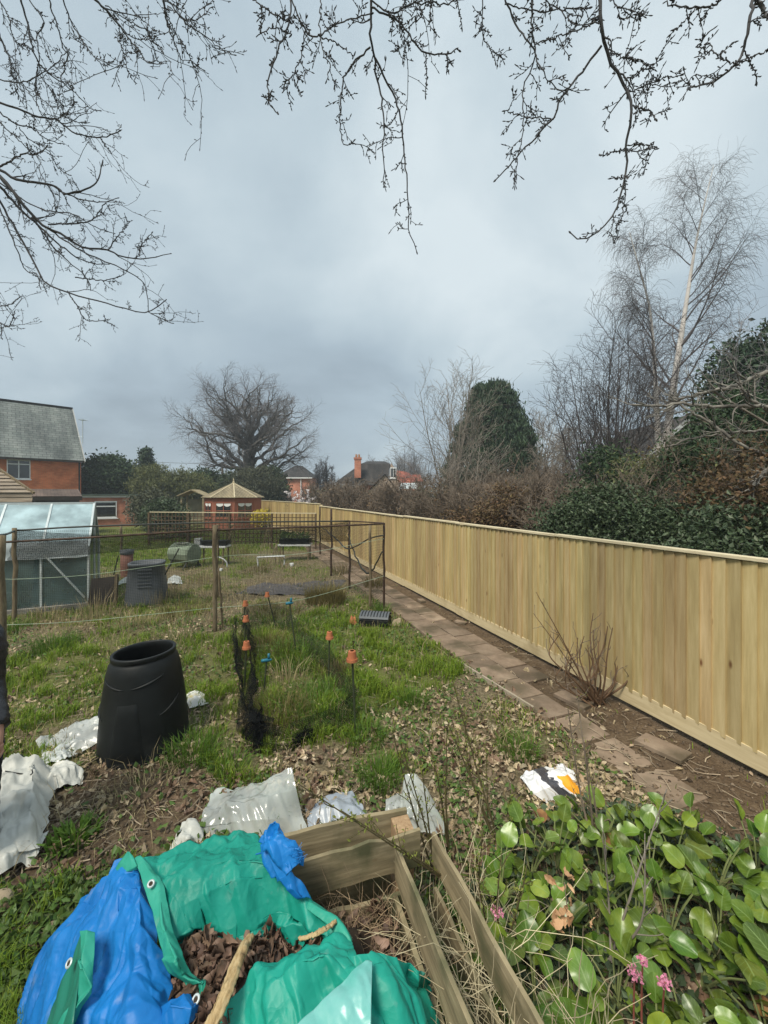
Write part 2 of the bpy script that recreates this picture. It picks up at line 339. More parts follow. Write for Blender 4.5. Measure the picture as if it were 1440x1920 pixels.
# overcast skies are brightest overhead
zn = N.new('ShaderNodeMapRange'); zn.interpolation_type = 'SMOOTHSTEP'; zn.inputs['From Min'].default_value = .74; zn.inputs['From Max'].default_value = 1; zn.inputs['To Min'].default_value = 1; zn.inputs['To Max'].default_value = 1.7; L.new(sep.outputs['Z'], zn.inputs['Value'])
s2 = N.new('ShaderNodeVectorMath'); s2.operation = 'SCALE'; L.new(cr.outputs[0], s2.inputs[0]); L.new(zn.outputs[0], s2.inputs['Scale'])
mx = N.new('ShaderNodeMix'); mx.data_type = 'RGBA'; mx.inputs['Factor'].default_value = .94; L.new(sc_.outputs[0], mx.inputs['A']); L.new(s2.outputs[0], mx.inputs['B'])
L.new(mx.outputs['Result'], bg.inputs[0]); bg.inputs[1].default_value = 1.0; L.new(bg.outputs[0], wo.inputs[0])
sl = bpy.data.lights.new('sun', 'SUN'); sl.energy = 3.2; sl.angle = math.radians(17); sl.color = (1, .93, .80)
so = bpy.data.objects.new('sun', sl); COL.objects.link(so); so.location = (-20, -25, 40)
dsun = Vector((math.sin(SUN_AZ) * math.cos(SUN_EL), math.cos(SUN_AZ) * math.cos(SUN_EL), math.sin(SUN_EL)))
so.rotation_euler = dsun.to_track_quat('Z', 'Y').to_euler()

# ================================================================== ground
FD = unit(np.array([-.392, 1.0])); FN = np.array([-FD[1], FD[0]]); F0 = np.array([2.977, 3.06])   # fence line: along, towards the plot, a point on it
def uv_(x, y):
    return (x - F0[0]) * FD[0] + (y - F0[1]) * FD[1], (x - F0[0]) * FN[0] + (y - F0[1]) * FN[1]
def fp(u, v, z=0.0): return np.array([F0[0] + FD[0] * u + FN[0] * v, F0[1] + FD[1] * u + FN[1] * v, z])
def sstep(a, b, x):
    t = np.clip((x - a) / (b - a), 0, 1); return t * t * (3 - 2 * t)
def gz(x, y):
    x = np.asarray(x, float); y = np.asarray(y, float); u, v = uv_(x, y)
    h = (fbm(x * .7, y * .7, 3) - .5) * .10 + (fbm(x * 4, y * 4, 5) - .5) * .05 + (fbm(x * 14, y * 14, 9, 3) - .5) * .03
    flat = sstep(-.3, .1, v) * (1 - sstep(.95, 1.2, v))
    h = h * (1 - .8 * flat) - .02 * flat
    far = sstep(14, 30, np.hypot(x, y)); h = h * (1 - far)
    soil = np.exp(-(((x + 1.35) / .55) ** 2 + ((y - 2.75) / .4) ** 2)) * .05
    return h + soil
LUSH = [([(-60, 1240), (200, 1210), (205, 1335), (100, 1365), (-60, 1385)], .85), ([(330, 1200), (432, 1190), (445, 1330), (345, 1330)], .7),
        ([(430, 1170), (600, 1150), (690, 1380), (640, 1395), (450, 1350)], .75), ([(590, 1150), (700, 1150), (770, 1170), (860, 1260), (835, 1305), (700, 1370), (640, 1330)], .95),
        ([(640, 1360), (740, 1390), (750, 1480), (670, 1480)], .45), ([(160, 1003), (430, 1003), (430, 1052), (330, 1062), (160, 1062)], .98), ([(400, 995), (600, 995), (590, 1033), (400, 1033)], .9),
        ([(360, 1370), (480, 1380), (500, 1450), (370, 1440)], .5), ([(0, 1610), (230, 1600), (170, 1750), (30, 1860), (-80, 1870)], .55)]
BARE = [([(150, 1430), (365, 1415), (410, 1500), (370, 1590), (120, 1640), (-40, 1640), (40, 1500)], .97), ([(550, 1395), (640, 1395), (760, 1480), (900, 1560), (560, 1500)], .75),
        ([(690, 1380), (850, 1265), (1000, 1330), (1100, 1420), (1010, 1530), (850, 1560)], .72), ([(460, 1090), (680, 1080), (600, 1125), (450, 1125)], .75)]
def zones(x, y):
    """-> grass density, bareness of the soil, litter"""
    x = np.asarray(x, float); y = np.asarray(y, float); ys = np.maximum(y, .3)
    jx = (fbm(x * 2.2, y * 2.2, 21) - .5) * .5; jy = (fbm(x * 2.2, y * 2.2, 31) - .5) * .5
    px = CX + F * (x + jx) / np.maximum(ys + jy, .3); py = HY + CAMH * F / np.maximum(ys + jy, .3)
    n = fbm(x * 1.6, y * 1.6, 41); g = np.clip((n - .36) * 2.2, .05, .6)
    for p, w in LUSH: g = np.where(inpoly(px, py, p), np.maximum(g, w * (.55 + .8 * np.clip(n, .2, .8))), g)
    for p, w in BARE: g = np.where(inpoly(px, py, p), g * (1 - w), g)
    u, v = uv_(x, y)
    g = g * np.where((v < 1.02) & (v > -.4) & (u < 16), .02, 1)
    g = np.where(v < -.4, .35, g)
    soil = np.where((v < 1.0) & (v > -.3) & (u < 30), 1.0, 0.0); soil = np.maximum(soil, np.where(inpoly(px, py, BARE[0][0]), .9, 0))
    lit = np.clip((fbm(x * 1.3, y * 1.3, 51) - .3) * 2.0, .1, 1)
    for p, w in BARE[1:3]: lit = np.where(inpoly(px, py, p), 1.0, lit)
    lit = lit * np.where((v < 1.0) & (v > -.3), .10, 1) * np.where(inpoly(px, py, BARE[0][0]), .35, 1)
    return np.clip(g, 0, 1), soil, lit
def axis(a, b, st, far):
    c = np.arange(a, b + 1e-6, st); k = 1.22; o = []; s = st; p = b
    while p < far: s *= k; p += s; o.append(p)
    q = []; s = st; p = a
    while p > -far: s *= k; p -= s; q.append(p)
    return np.r_[q[::-1], c, o]
xs = axis(-7.5, 4.5, .06, 700); ys = axis(.6, 13, .06, 700)
GX, GY = np.meshgrid(xs, ys, indexing='ij'); GZ = gz(GX, GY)
mb = MB(); mb.grid(np.stack([GX, GY, GZ], -1)); mb.f = [f[:, ::-1] for f in mb.f]
m, N, L = new_mat('ground_soil')
out = N.new('ShaderNodeOutputMaterial'); b = N.new('ShaderNodeBsdfPrincipled'); b.inputs['Roughness'].default_value = .95; b.inputs['Specular IOR Level'].default_value = .15
at_ = N.new('ShaderNodeAttribute'); at_.attribute_name = 'cover'; sp = N.new('ShaderNodeSeparateColor'); L.new(at_.outputs['Color'], sp.inputs[0])
tc = N.new('ShaderNodeTexCoord')
def nz3(s, d=6, r=.65):
    n = N.new('ShaderNodeTexNoise'); n.inputs['Scale'].default_value = s; n.inputs['Detail'].default_value = d; n.inputs['Roughness'].default_value = r; L.new(tc.outputs['Object'], n.inputs['Vector']); return n
n1 = nz3(6); n2 = nz3(38, 5); n3 = nz3(1.1)
litc = ramp(N, [(.3, (.06, .046, .028)), (.48, (.14, .11, .066)), (.6, (.23, .185, .115)), (.75, (.36, .30, .20))]); L.new(n2.outputs['Fac'], litc.inputs[0])
soilc = ramp(N, [(.3, (.05, .034, .021)), (.5, (.115, .08, .05)), (.7, (.21, .155, .10))]); 
av = N.new('ShaderNodeMath'); av.operation = 'MULTIPLY_ADD'; av.inputs[1].default_value = .5; L.new(n1.outputs['Fac'], av.inputs[0])
hf = N.new('ShaderNodeMath'); hf.operation = 'MULTIPLY'; hf.inputs[1].default_value = .5; L.new(n2.outputs['Fac'], hf.inputs[0]); L.new(hf.outputs[0], av.inputs[2]); L.new(av.outputs[0], soilc.inputs[0])
grc = ramp(N, [(.3, (.055, .065, .016)), (.55, (.115, .14, .03)), (.75, (.19, .20, .06))]); L.new(av.outputs[0], grc.inputs[0])
mA = N.new('ShaderNodeMix'); mA.data_type = 'RGBA'; L.new(sp.outputs[1], mA.inputs['Factor']); L.new(litc.outputs[0], mA.inputs['A']); L.new(soilc.outputs[0], mA.inputs['B'])
mB = N.new('ShaderNodeMix'); mB.data_type = 'RGBA'; L.new(sp.outputs[0], mB.inputs['Factor']); L.new(mA.outputs['Result'], mB.inputs['A']); L.new(grc.outputs[0], mB.inputs['B'])
L.new(mB.outputs['Result'], b.inputs['Base Color'])
bp = N.new('ShaderNodeBump'); bp.inputs['Strength'].default_value = .9; bp.inputs['Distance'].default_value = .03; L.new(n2.outputs['Fac'], bp.inputs['Height']); L.new(bp.outputs[0], b.inputs['Normal']); L.new(b.outputs[0], out.inputs[0])
ground = kind(build('ground', mb, m, smooth=True, origin=(0, 0, 0)), 'structure', 'rough allotment ground of soil, grass and leaf litter')
g_, s_, l_ = zones(GX.ravel(), GY.ravel()); r_ = np.hypot(GX.ravel(), GY.ravel())
g_ = np.where(r_ > 22, .75, g_ * .9)
ca = ground.data.color_attributes.new('cover', 'FLOAT_COLOR', 'POINT')
ca.data.foreach_set('color', np.c_[np.clip(g_, 0, 1), s_, l_, np.ones(len(g_))].astype(np.float32).ravel())

# ------------------------------------------------------------------ path of slabs along the fence
M_slab = surf('slab_sandstone', [(.135, .098, .068), (.215, .158, .112), (.295, .228, .165)], 4, island=.22, rough=.9, bump=.25, stain=((.10, .078, .05), 2.4, .46))
mb = MB()
def slab(mb, u, v, lu, lv, z, rz=0.0, tilt=(0, 0)):
    c = fp(u, v, z); a = math.atan2(FD[1], FD[0]) + rz; t = .035
    n = 4; e = [(-.5, -.5), (.5, -.5), (.5, .5), (-.5, .5)]; V = []
    for zz, k in ((-t, 1), (-.004, 1), (0, .975)):
        for ex, ey in e:
            x, y = ex * lu * k, ey * lv * k
            V.append([c[0] + x * math.cos(a) - y * math.sin(a), c[1] + x * math.sin(a) + y * math.cos(a), c[2] + zz + tilt[0] * x + tilt[1] * y])
    mb.add(V, [[8, 9, 10, 11], [3, 2, 1, 0]] + [[q * 4 + i, q * 4 + (i + 1) % 4, q * 4 + 4 + (i + 1) % 4, q * 4 + 4 + i] for q in (0, 1) for i in range(4)])
u = .25
while u < 15.5:
    l = .40
    if u < 1.3:
        slab(mb, u, .80, l - .03, .36, -.004 - .012 * (u < .8), random.uniform(-.05, .05), (random.uniform(-.03, .03), random.uniform(-.03, .03)))
    else:
        slab(mb, u, .84 + random.uniform(-.012, .012), l - .014, .355, .012 + random.uniform(-.004, .005), random.uniform(-.025, .025), (random.uniform(-.012, .012), random.uniform(-.012, .012)))
    u += l
u = 2.0
while u < 15.5:
    slab(mb, u + .12, .47 + random.uniform(-.015, .015), .38, .345, .010 + random.uniform(-.006, .006), random.uniform(-.035, .035), (random.uniform(-.02, .02), random.uniform(-.02, .02)))
    u += .40
path = kind(build('path', mb, M_slab, bevel=0), 'structure', 'path of red brown paving slabs along the fence')
for k, (u, v, lu, lv, rz, lab) in enumerate([(1.45, .40, .34, .30, .22, 'loose pale paving slab lying askew beside the pruned shrub'), (.55, .38, .36, .22, .2, 'broken slab half sunk in bare soil under the gravel board'),
                                             (4.1, .16, .20, .10, .5, 'small broken slab piece lying against the soil by the fence'), (5.6, .16, .24, .12, -.2, 'pale stone slab at the fence foot near the cage corner')]):
    mb = MB(); slab(mb, u, v, lu, lv, .018, rz, (.03 * (-1) ** k, .04)); tag(build('paving_slab', mb, M_slab), lab, 'slab', 'loose slabs by the path')
# timber edging along the path
M_edge = surf('grey_timber', [(.30, .25, .18), (.42, .36, .28)], 6, (1, 1, 1), rough=.9)
mb = MB(); A = at(858, 1246); B = at(1000, 1335); mb.beam(A + [0, 0, .03], B + [0, 0, .025], .022, .06)
tag(build('edging_board', mb, M_edge), 'thin pale timber edging board along the left side of the path', 'edging')

# ------------------------------------------------------------------ grass
M_grass = surf('grass_blade', [(.088, .155, .012), (.17, .255, .023), (.25, .315, .045)], 1.3, rough=.55, bump=0, island=.35, hue=.018, trans=.3, spec=.25)
M_straw = surf('dry_straw', [(.26, .20, .10), (.42, .35, .20)], 3, rough=.8, bump=0, island=.35, trans=.2)
def scatter(n, y0, y1, power=1.0, xpad=1.0):
    y = np.exp(rng.uniform(math.log(y0), math.log(y1), n)); x = y * rng.uniform(-1.02, 1.02, n) * xpad
    return x, y
x, y = scatter(560000, 1.5, 26)
g, s, l = zones(x, y); u, v = uv_(x, y)
clump = fbm(x * 5, y * 5, 61, 3)
keep = (rng.random(len(x)) < g * np.clip((clump - .36) * 3.0, .05, 1)) & (v > -.05)
x, y, g, clump = x[keep], y[keep], g[keep], clump[keep]
h = (.03 + .15 * g * clump + .05 * rng.random(len(x))) * (.45 + 1.15 * fbm(x * 2.6, y * 2.6, 97, 3)) * np.where(y > 9, .8, 1.0); w = .0035 + .0009 * y
V, f1, f2 = blades(np.c_[x, y, gz(x, y) - .006], h, w, .9)
mb = MB(); mb.add(V, f1, f2); kind(build('grass', mb, M_grass, origin=(0, 0, 0)), 'stuff', 'patchy green grass growing over the allotment')
# dry straw coloured grass in the scrubby plot and among the litter
x, y = scatter(110000, 1.8, 17); n = fbm(x * 1.1, y * 1.1, 71); u, v = uv_(x, y); g, s, l = zones(x, y)
pb = np.where((y > 5.2) & (y < 12) & (g < .6), .6, .10) * np.clip((n - .35) * 3, 0, 1); keep = (rng.random(len(x)) < pb) & (v > 1.05)
x, y = x[keep], y[keep]
V, f1, f2 = blades(np.c_[x, y, gz(x, y) - .005], rng.uniform(.05, .26, len(x)), .003 + .0008 * y, 1.0)
mb = MB(); mb.add(V, f1, f2); kind(build('dry_grass', mb, M_straw, origin=(0, 0, 0)), 'stuff', 'dry straw coloured grass among the weeds')
# low broad leaved weeds
M_weed = surf('weed_leaf', [(.04, .085, .016), (.085, .145, .03), (.13, .18, .05)], 2, rough=.5, bump=0, island=.3, hue=.015, trans=.2)
x, y = scatter(80000, 1.3, 14); n = fbm(x * 1.8, y * 1.8, 81); g, s, l = zones(x, y); u, v = uv_(x, y)
px = CX + F * x / y; py = HY + CAMH * F / y
pw = np.where((y > 4.8) & (y < 9.5), .95, .36) * np.clip((n - .38) * 3.5, 0, 1) + np.where(inpoly(px, py, LUSH[-1][0]), .75, 0) + np.where((px > 820) & (py > 1480) & (px < 1000), .3, 0)
keep = (rng.random(len(x)) < pw * (1 - .9 * s)) & (v > 1.0); x, y = x[keep], y[keep]
V, f = cards(np.c_[x, y, gz(x, y) + rng.uniform(.01, .06, len(x))], rng.uniform(.025, .06, len(x)), .75, 1.6)
mb = MB(); mb.add(V, f); kind(build('weeds', mb, M_weed, origin=(0, 0, 0)), 'stuff', 'low broad leaved weeds')

# ------------------------------------------------------------------ fallen oak leaves
def oak_leaf(nl=9):
    t = np.linspace(0, 1, nl); w = .30 * np.sin(PI * np.clip(t * .9 + .08, 0, 1)) ** .8 * (1 - .42 * (.5 + .5 * np.cos(2 * PI * 3.5 * t))); w[0] = .02; w[-1] = .05
    G = np.stack([np.stack([t - .5, s * w, np.zeros(nl)], -1) for s in (-1, 0, 1)], 1); return G       # (nl,3,3)
OAK = oak_leaf(); OAKF = []
for i in range(OAK.shape[0] - 1):
    for j in range(2): a = i * 3 + j; OAKF.append([a, a + 3, a + 4, a + 1])
OAKF = np.array(OAKF)
def leaf_batch(C, size, tiltmax=.6, curl=.35):
    n = len(C); T = OAK.reshape(-1, 3)[None] * np.ones((n, 1, 1)); sz = np.broadcast_to(size, (n,))[:, None]
    X = T[..., 0].copy(); Y = T[..., 1].copy(); cx = rng.normal(0, curl, (n, 1)) * 1.6; cy = rng.normal(0, curl, (n, 1)) * 2.5; tw = rng.normal(0, curl, (n, 1)) * 1.2; wv = rng.normal(0, .05, (n, X.shape[1]))
    Z = cx * (X ** 2 - .1) + cy * np.abs(Y) + tw * X * Y * 2 + wv * .6
    T = np.stack([X, Y, Z], -1) * sz[..., None]
    a = rng.uniform(0, 2 * PI, n); tx = rng.normal(0, tiltmax, n); ty = rng.normal(0, tiltmax, n)
    ca, sa = np.cos(a), np.sin(a); c1, s1 = np.cos(tx), np.sin(tx); c2, s2 = np.cos(ty), np.sin(ty)
    x, y, z = T[..., 0], T[..., 1], T[..., 2]
    y, z = y * c1[:, None] - z * s1[:, None], y * s1[:, None] + z * c1[:, None]
    x, z = x * c2[:, None] + z * s2[:, None], -x * s2[:, None] + z * c2[:, None]
    x, y = x * ca[:, None] - y * sa[:, None], x * sa[:, None] + y * ca[:, None]
    V = np.stack([x, y, z], -1) + C[:, None, :]
    k = OAK.shape[0] * 3
    return V.reshape(-1, 3), (OAKF[None] + (np.arange(n) * k)[:, None, None]).reshape(-1, 4)
M_litter = surf('fallen_leaf', [(.22, .155, .09), (.40, .315, .20), (.56, .48, .35)], 6, rough=.7, bump=.1, island=.42, hue=.012, trans=.12, spec=.25)
x, y = scatter(46000, 1.5, 8); g, s, l = zones(x, y); u, v = uv_(x, y)
keep = (rng.random(len(x)) < l * (1 - .75 * g) * .85 * np.clip((fbm(x * 3.3, y * 3.3, 91) - .28) * 3.2, .12, 1)) & (v > .02) ; x, y = x[keep], y[keep]
V, f = leaf_batch(np.c_[x, y, gz(x, y) + rng.uniform(.004, .03, len(x))], rng.uniform(.028, .078, len(x)), .5)
mb = MB(); mb.add(V, f); kind(build('leaf_litter', mb, M_litter, origin=(0, 0, 0)), 'stuff', 'pale dry oak leaves scattered over the ground')
x, y = scatter(15000, 1.2, 7); g, s, l = zones(x, y); u, v = uv_(x, y); px = CX + F * x / y; py = HY + CAMH * F / y          # darker damp leaves lying in drifts
dr = np.clip((fbm(x * 2.1, y * 2.1, 131) - .47) * 6, 0, 1) + np.where((px < 260) & (py > 1560), .5, 0); keep = (rng.random(len(x)) < dr * (1 - .8 * g) * .6) & (v > .9); x, y = x[keep], y[keep]
V, f = leaf_batch(np.c_[x, y, gz(x, y) + rng.uniform(.005, .04, len(x))], rng.uniform(.04, .085, len(x)), .5, .5); mb = MB(); mb.add(V, f); kind(build('damp_leaves', mb, surf('damp_leaf', [(.09, .055, .035), (.17, .11, .07), (.29, .21, .14)], 8, rough=.55, bump=.1, island=.4, hue=.01, trans=.08), origin=(0, 0, 0)), 'stuff', 'dark damp oak leaves lying in drifts')
# clods, twigs and small stones in the bare soil
M_clod = surf('clod', [(.05, .035, .022), (.12, .085, .055), (.2, .16, .12)], 8, rough=.95, island=.4)
x, y = scatter(16000, 1.6, 10); g, s, l = zones(x, y); keep = rng.random(len(x)) < s * .7; x, y = x[keep], y[keep]
oc = np.array([[1, 0, 0], [-1, 0, 0], [0, 1, 0], [0, -1, 0], [0, 0, 1], [0, 0, -1]]); of = np.array([[0, 2, 4], [2, 1, 4], [1, 3, 4], [3, 0, 4], [2, 0, 5], [1, 2, 5], [3, 1, 5], [0, 3, 5]])
n = len(x); V = oc[None] * (rng.uniform(.005, .022, (n, 1, 1)) * rng.uniform(.6, 1.3, (n, 6, 1))) * np.array([1, 1, .7]); a = rng.uniform(0, 6, n)
V = np.stack([V[..., 0] * np.cos(a)[:, None] - V[..., 1] * np.sin(a)[:, None], V[..., 0] * np.sin(a)[:, None] + V[..., 1] * np.cos(a)[:, None], V[..., 2]], -1) + np.c_[x, y, gz(x, y) + .004][:, None, :]
mb = MB(); mb.add(V.reshape(-1, 3), (of[None] + (np.arange(n) * 6)[:, None, None]).reshape(-1, 3)); kind(build('soil_clods', mb, M_clod, origin=(0, 0, 0), smooth=True), 'stuff', 'dark soil clods and small stones')
x, y = scatter(2600, 1.6, 7); u, v = uv_(x, y); keep = v > .05; x, y = x[keep], y[keep]; n = len(x); a = rng.uniform(0, 2 * PI, n); ln = rng.uniform(.04, .2, n) 
P = np.stack([np.c_[x + np.cos(a) * ln * (t - .5) + rng.normal(0, .008, n), y + np.sin(a) * ln * (t - .5) + rng.normal(0, .008, n), gz(x, y) + rng.uniform(.01, .03, n)] for t in (0, .5, 1)], 1)
V, f = tubes(P, np.broadcast_to(rng.uniform(.0012, .004, n)[:, None], (n, 3)), 4); mb = MB(); mb.add(V, f)
kind(build('twig_litter', mb, surf('dead_twig', [(.14, .10, .07), (.40, .33, .23)], 2, island=.4, bump=0), origin=(0, 0, 0)), 'stuff', 'small dead twigs on the ground')

# ================================================================== the damp air
mb = MB(); mb.box((0, 0, 9.0), (1800, 1800, 22.0)); m, N, L = new_mat('haze_air'); out = N.new('ShaderNodeOutputMaterial'); pv = N.new('ShaderNodeVolumePrincipled'); pv.inputs['Color'].default_value = (.80, .87, .93, 1); pv.inputs['Density'].default_value = .0019; pv.inputs['Anisotropy'].default_value = .2; L.new(pv.outputs[0], out.inputs['Volume'])
hzb = kind(build('haze', mb, m, origin=(0, 0, 0)), 'stuff', 'thin damp haze')
# ================================================================== fences
M_fence = surf('fence_board', [(.335, .245, .11), (.445, .34, .165), (.55, .435, .235)], 1.0, (20, 20, 1.6), detail=7, rough=.85, bump=.3, dist=.006, island=.2, hue=.01, knots=(8, 8, 3.4))
M_gravel = surf('gravel_board', [(.50, .40, .23), (.66, .55, .34)], 1.2, (2.5, 2.5, 28), rough=.85, bump=.2, dist=.006, island=.06, stain=((.30, .22, .11), 1.6, .56))
M_cap = surf('fence_cap', [(.50, .42, .27), (.66, .58, .40)], 1.2, (4, 4, 20), rough=.85, island=.08)
def fence_run(root, A, B, top, bay, tb):
    A = np.asarray(A, float); B = np.asarray(B, float); Lr = np.linalg.norm(B - A); d = (B - A) / Lr; nrm = np.array([-d[1], d[0]]); nb = max(1, round(Lr / bay)); bl = Lr / nb
    P = lambda u, v, z: np.array([A[0] + d[0] * u + nrm[0] * v, A[1] + d[1] * u + nrm[1] * v, z])
    for k in range(nb):
        u0 = k * bl; mb = MB(); u = u0 + .002; dt_, dv_ = random.uniform(-.007, .007), random.uniform(-.007, .007); P = lambda u, v, z, dt_=dt_, dv_=dv_: np.array([A[0] + d[0] * u + nrm[0] * (v + dv_), A[1] + d[1] * u + nrm[1] * (v + dv_), z + dt_])
        while u < u0 + bl - .02:
            w = min(random.uniform(.092, .112), u0 + bl - u); zb = tb + random.uniform(-.006, .006); off = random.uniform(0, .006); lean = random.uniform(-.003, .003)
            V = [P(u + x + lean * z, vv + off, z) for z in (zb, top - .012) for x, vv in ((0, .004), (0, .029), (w + .012, .009), (w + .012, -.004))]
            mb.add(V, [[0, 1, 2, 3], [7, 6, 5, 4], [0, 4, 5, 1], [1, 5, 6, 2], [2, 6, 7, 3], [3, 7, 4, 0]]); u += w
        build('board_panel', mb, M_fence, root)
        mb = MB(); mb.beam(P(u0 + .003, .012, tb - .055), P(u0 + bl - .003, .012, tb - .055), .03, .16); build('gravel_board', mb, M_gravel, root, bevel=.004)
        mb = MB(); mb.beam(P(u0 + .0015, .005, top + .012), P(u0 + bl - .0015, .005, top + .012 + random.uniform(-.004, .004)), .085, .03); build('capping_rail', mb, M_cap, root, bevel=.004)
        mb = MB(); mb.beam(P(u0, -.07, 0), P(u0, -.07, top - .03), .09, .09, (0, 1, 0)); build('post', mb, M_gravel, root)
FT = 1.675
fe = thing('board_fence', 'long new pale timber fence of upright boards with capping rail', 'fence', (*F0, 0))
P1 = np.array([-2.95, 18.2]); s0 = F0 - FD * 2.6
fence_run(fe, s0, P1, FT, 2.35, .165)
f2 = thing('board_fence', 'far short run of pale board fence beyond the trellis beside gazebo', 'fence', (*P1, 0))
fence_run(f2, P1 + [.0, .012], np.array([-9.3, 30.0]), 1.78, 2.35, .165)

# trellis across the plot
M_trel = surf('trellis_wood', [(.06, .04, .025), (.14, .095, .055)], 5, rough=.9, island=.2)
M_palerail = surf('pale_rail', [(.40, .34, .22), (.55, .48, .33)], 5, rough=.9)
T0 = np.array([-2.75, 16.0]); T1 = np.array([-10.2, 17.2]); td = unit(T1 - T0); TL = np.linalg.norm(T1 - T0)
tr = thing('trellis_fence', 'brown square trellis with pale top rail across the far plot', 'trellis', (*((T0 + T1) / 2), 0))
Pt = lambda u, z, o=0: np.array([T0[0] + td[0] * u - td[1] * o, T0[1] + td[1] * u + td[0] * o, z])
mb = MB(); u = 0
while u < TL:
    mb.beam(Pt(u, .15, .012), Pt(u, 1.43, .012), .03, .02); u += .17
z = .25
while z < 1.42: mb.beam(Pt(0, z, -.012), Pt(TL, z, -.012), .02, .03); z += .17
build('lattice', mb, M_trel, tr)
mb = MB(); mb.beam(Pt(-.02, 1.455), Pt(TL, 1.455), .06, .035); build('top_rail', mb, M_palerail, tr)
for u in np.linspace(0, TL, 5): mb = MB(); mb.beam(Pt(u, -.1, .06), Pt(u, 1.44, .06), .07, .07); build('post', mb, M_trel, tr)

def boxuv(mb, c, s):
    c = np.asarray(c, float); x, y, z = [a / 2 for a in s]; q = lambda i, j, k: c + [i * x, j * y, k * z]
    for a, b in (((-1, -1), (1, -1)), ((1, -1), (1, 1)), ((1, 1), (-1, 1)), ((-1, 1), (-1, -1))): mb.quad(q(*a, -1), q(*b, -1), q(*b, 1), q(*a, 1))
    mb.quad(q(-1, -1, 1), q(1, -1, 1), q(1, 1, 1), q(-1, 1, 1)); return mb
# ================================================================== fruit cage
M_bark = surf('weathered_pole', [(.07, .05, .03), (.15, .115, .07), (.22, .18, .11)], 6, (4, 4, 1), rough=.9, island=.2)
M_rust = surf('rusty_tube', [(.022, .015, .012), (.06, .036, .024), (.11, .065, .04)], 14, rough=.75)
M_tube = surf('dark_tube', [(.02, .022, .02), (.05, .055, .045)], 6, rough=.5)
M_net = net_mat('net_wide', .03, .12, (.03, .032, .03)); M_net2 = net_mat('net_fine', .012, .36, (.018, .02, .018)); M_twine = surf('green_twine', [(.22, .30, .2), (.4, .46, .36)], 4, bump=0)
ce = np.array([-.94, -.338])
cg = thing('fruit_cage', 'walk-in fruit cage of brown posts and rails hung with dark netting', 'fruit cage', (-2.6, 7.4, 0))
def pole(nm, a, b, r, m, k=8, bend=.01):
    a = np.asarray(a, float); b = np.asarray(b, float); t = np.linspace(0, 1, 9)[:, None]; P = a + (b - a) * t + rng.normal(0, bend, (9, 3)) * np.sin(PI * t)
    mb = MB(); mb.tube(P, r, k); return build(nm, mb, m, cg, smooth=True)
f0 = at(720, 1150); f1 = f0 + np.array([*ce, 0]) * 5.55
zt = 1.68
for px, py, top, r, m in [(720, 1146, 981, .022, M_rust), (694, 1140, 982, .028, M_bark), (655, 1103, 976, .026, M_rust), (621, 1080, 954, .030, M_rust), (600, 1040, 950, .030, M_rust),
                          (3, 1245, 1004, .045, M_bark), (27, 1165, 990, .034, M_bark), (403, 1186, 985, .036, M_bark), (408, 1120, 983, .022, M_bark), (227, 1075, 985, .03, M_bark)]:
    p = at(px, py); q = atY(px, top, p[1]); pole('post', p - [0, 0, .1], q, r, m)
p = at(418, 1180); pole('stake', p, atY(409, 1065, p[1]), .018, M_bark)
def bar(nm, pts, r, m):
    P, R = poly([atY(*q) for q in pts], [r, r], 24); mb = MB(); mb.tube(P, R, 8); build(nm, mb, m, cg, smooth=True)
bar('rail', [(721, 982, 7.3), (560, 989, 6.75), (403, 994, 6.32), (167, 1008, 5.8), (-20, 1018, 5.4)], .016, M_rust)
bar('rail', [(720, 981, 7.31), (690, 979, 8.1), (655, 977, 8.95)], .014, M_rust)
bar('rail', [(655, 977, 8.9), (403, 980, 8.0), (167, 987, 7.3), (28, 995, 6.9)], .016, M_tube)
bar('rail', [(28, 995, 6.9), (14, 1001, 6.4), (-4, 1004, 5.5)], .018, M_tube)
for pts in ([(-20, 1085, 5.4), (30, 1086, 5.6), (165, 1078, 5.8), (300, 1060, 6.1), (440, 1041, 6.5), (560, 1039, 6.8), (720, 1010, 7.3)], [(0, 1172, 5.4), (150, 1165, 5.8), (400, 1140, 6.3), (560, 1125, 6.8), (720, 1080, 7.3)]):
    bar('twine', pts, .0035, M_twine)
def curtain(pts, m, root, nm='net', n=40, nz_=14, wob=.04, sag=.0):
    """pts: (x,y,ztop,zbot)"""
    pts = np.asarray(pts, float); t = np.linspace(0, len(pts) - 1, n); Q = np.stack([np.interp(t, np.arange(len(pts)), pts[:, k]) for k in range(4)], 1)
    G = np.empty((nz_, n, 3))
    for i in range(nz_):
        f = i / (nz_ - 1); w = wob * (fbm(t * 1.7 + 9, f * 3 + np.zeros(n), 7) - .5) * 2
        G[i, :, 0] = Q[:, 0] + w; G[i, :, 1] = Q[:, 1] + w * .8; G[i, :, 2] = Q[:, 2] * (1 - f) + Q[:, 3] * f - sag * np.sin(np.pi * (t % 1)) * (1 - f)
    mb = MB(); mb.grid(G, uvscale=1); return build(nm, mb, m, root)
far_l = atY(28, 995, 6.9); far_r = atY(655, 977, 8.9)
curtain([(*far_l[:2], 1.6, .05), (*((far_l + far_r) / 2)[:2], 1.6, .02), (*far_r[:2], 1.6, .03)], M_net, cg, wob=.06, sag=.05)
curtain([(*far_l[:2], 1.6, 1.05), (*((far_l + far_r) / 2)[:2], 1.55, 1.2), (*far_r[:2], 1.6, 1.15)], M_net2, cg, wob=.12, sag=.12)
curtain([(*f0[:2], 1.66, .02), (*(f0 * .5 + far_r * .5)[:2], 1.6, .03), (*far_r[:2], 1.6, .02)], M_net, cg, wob=.06)
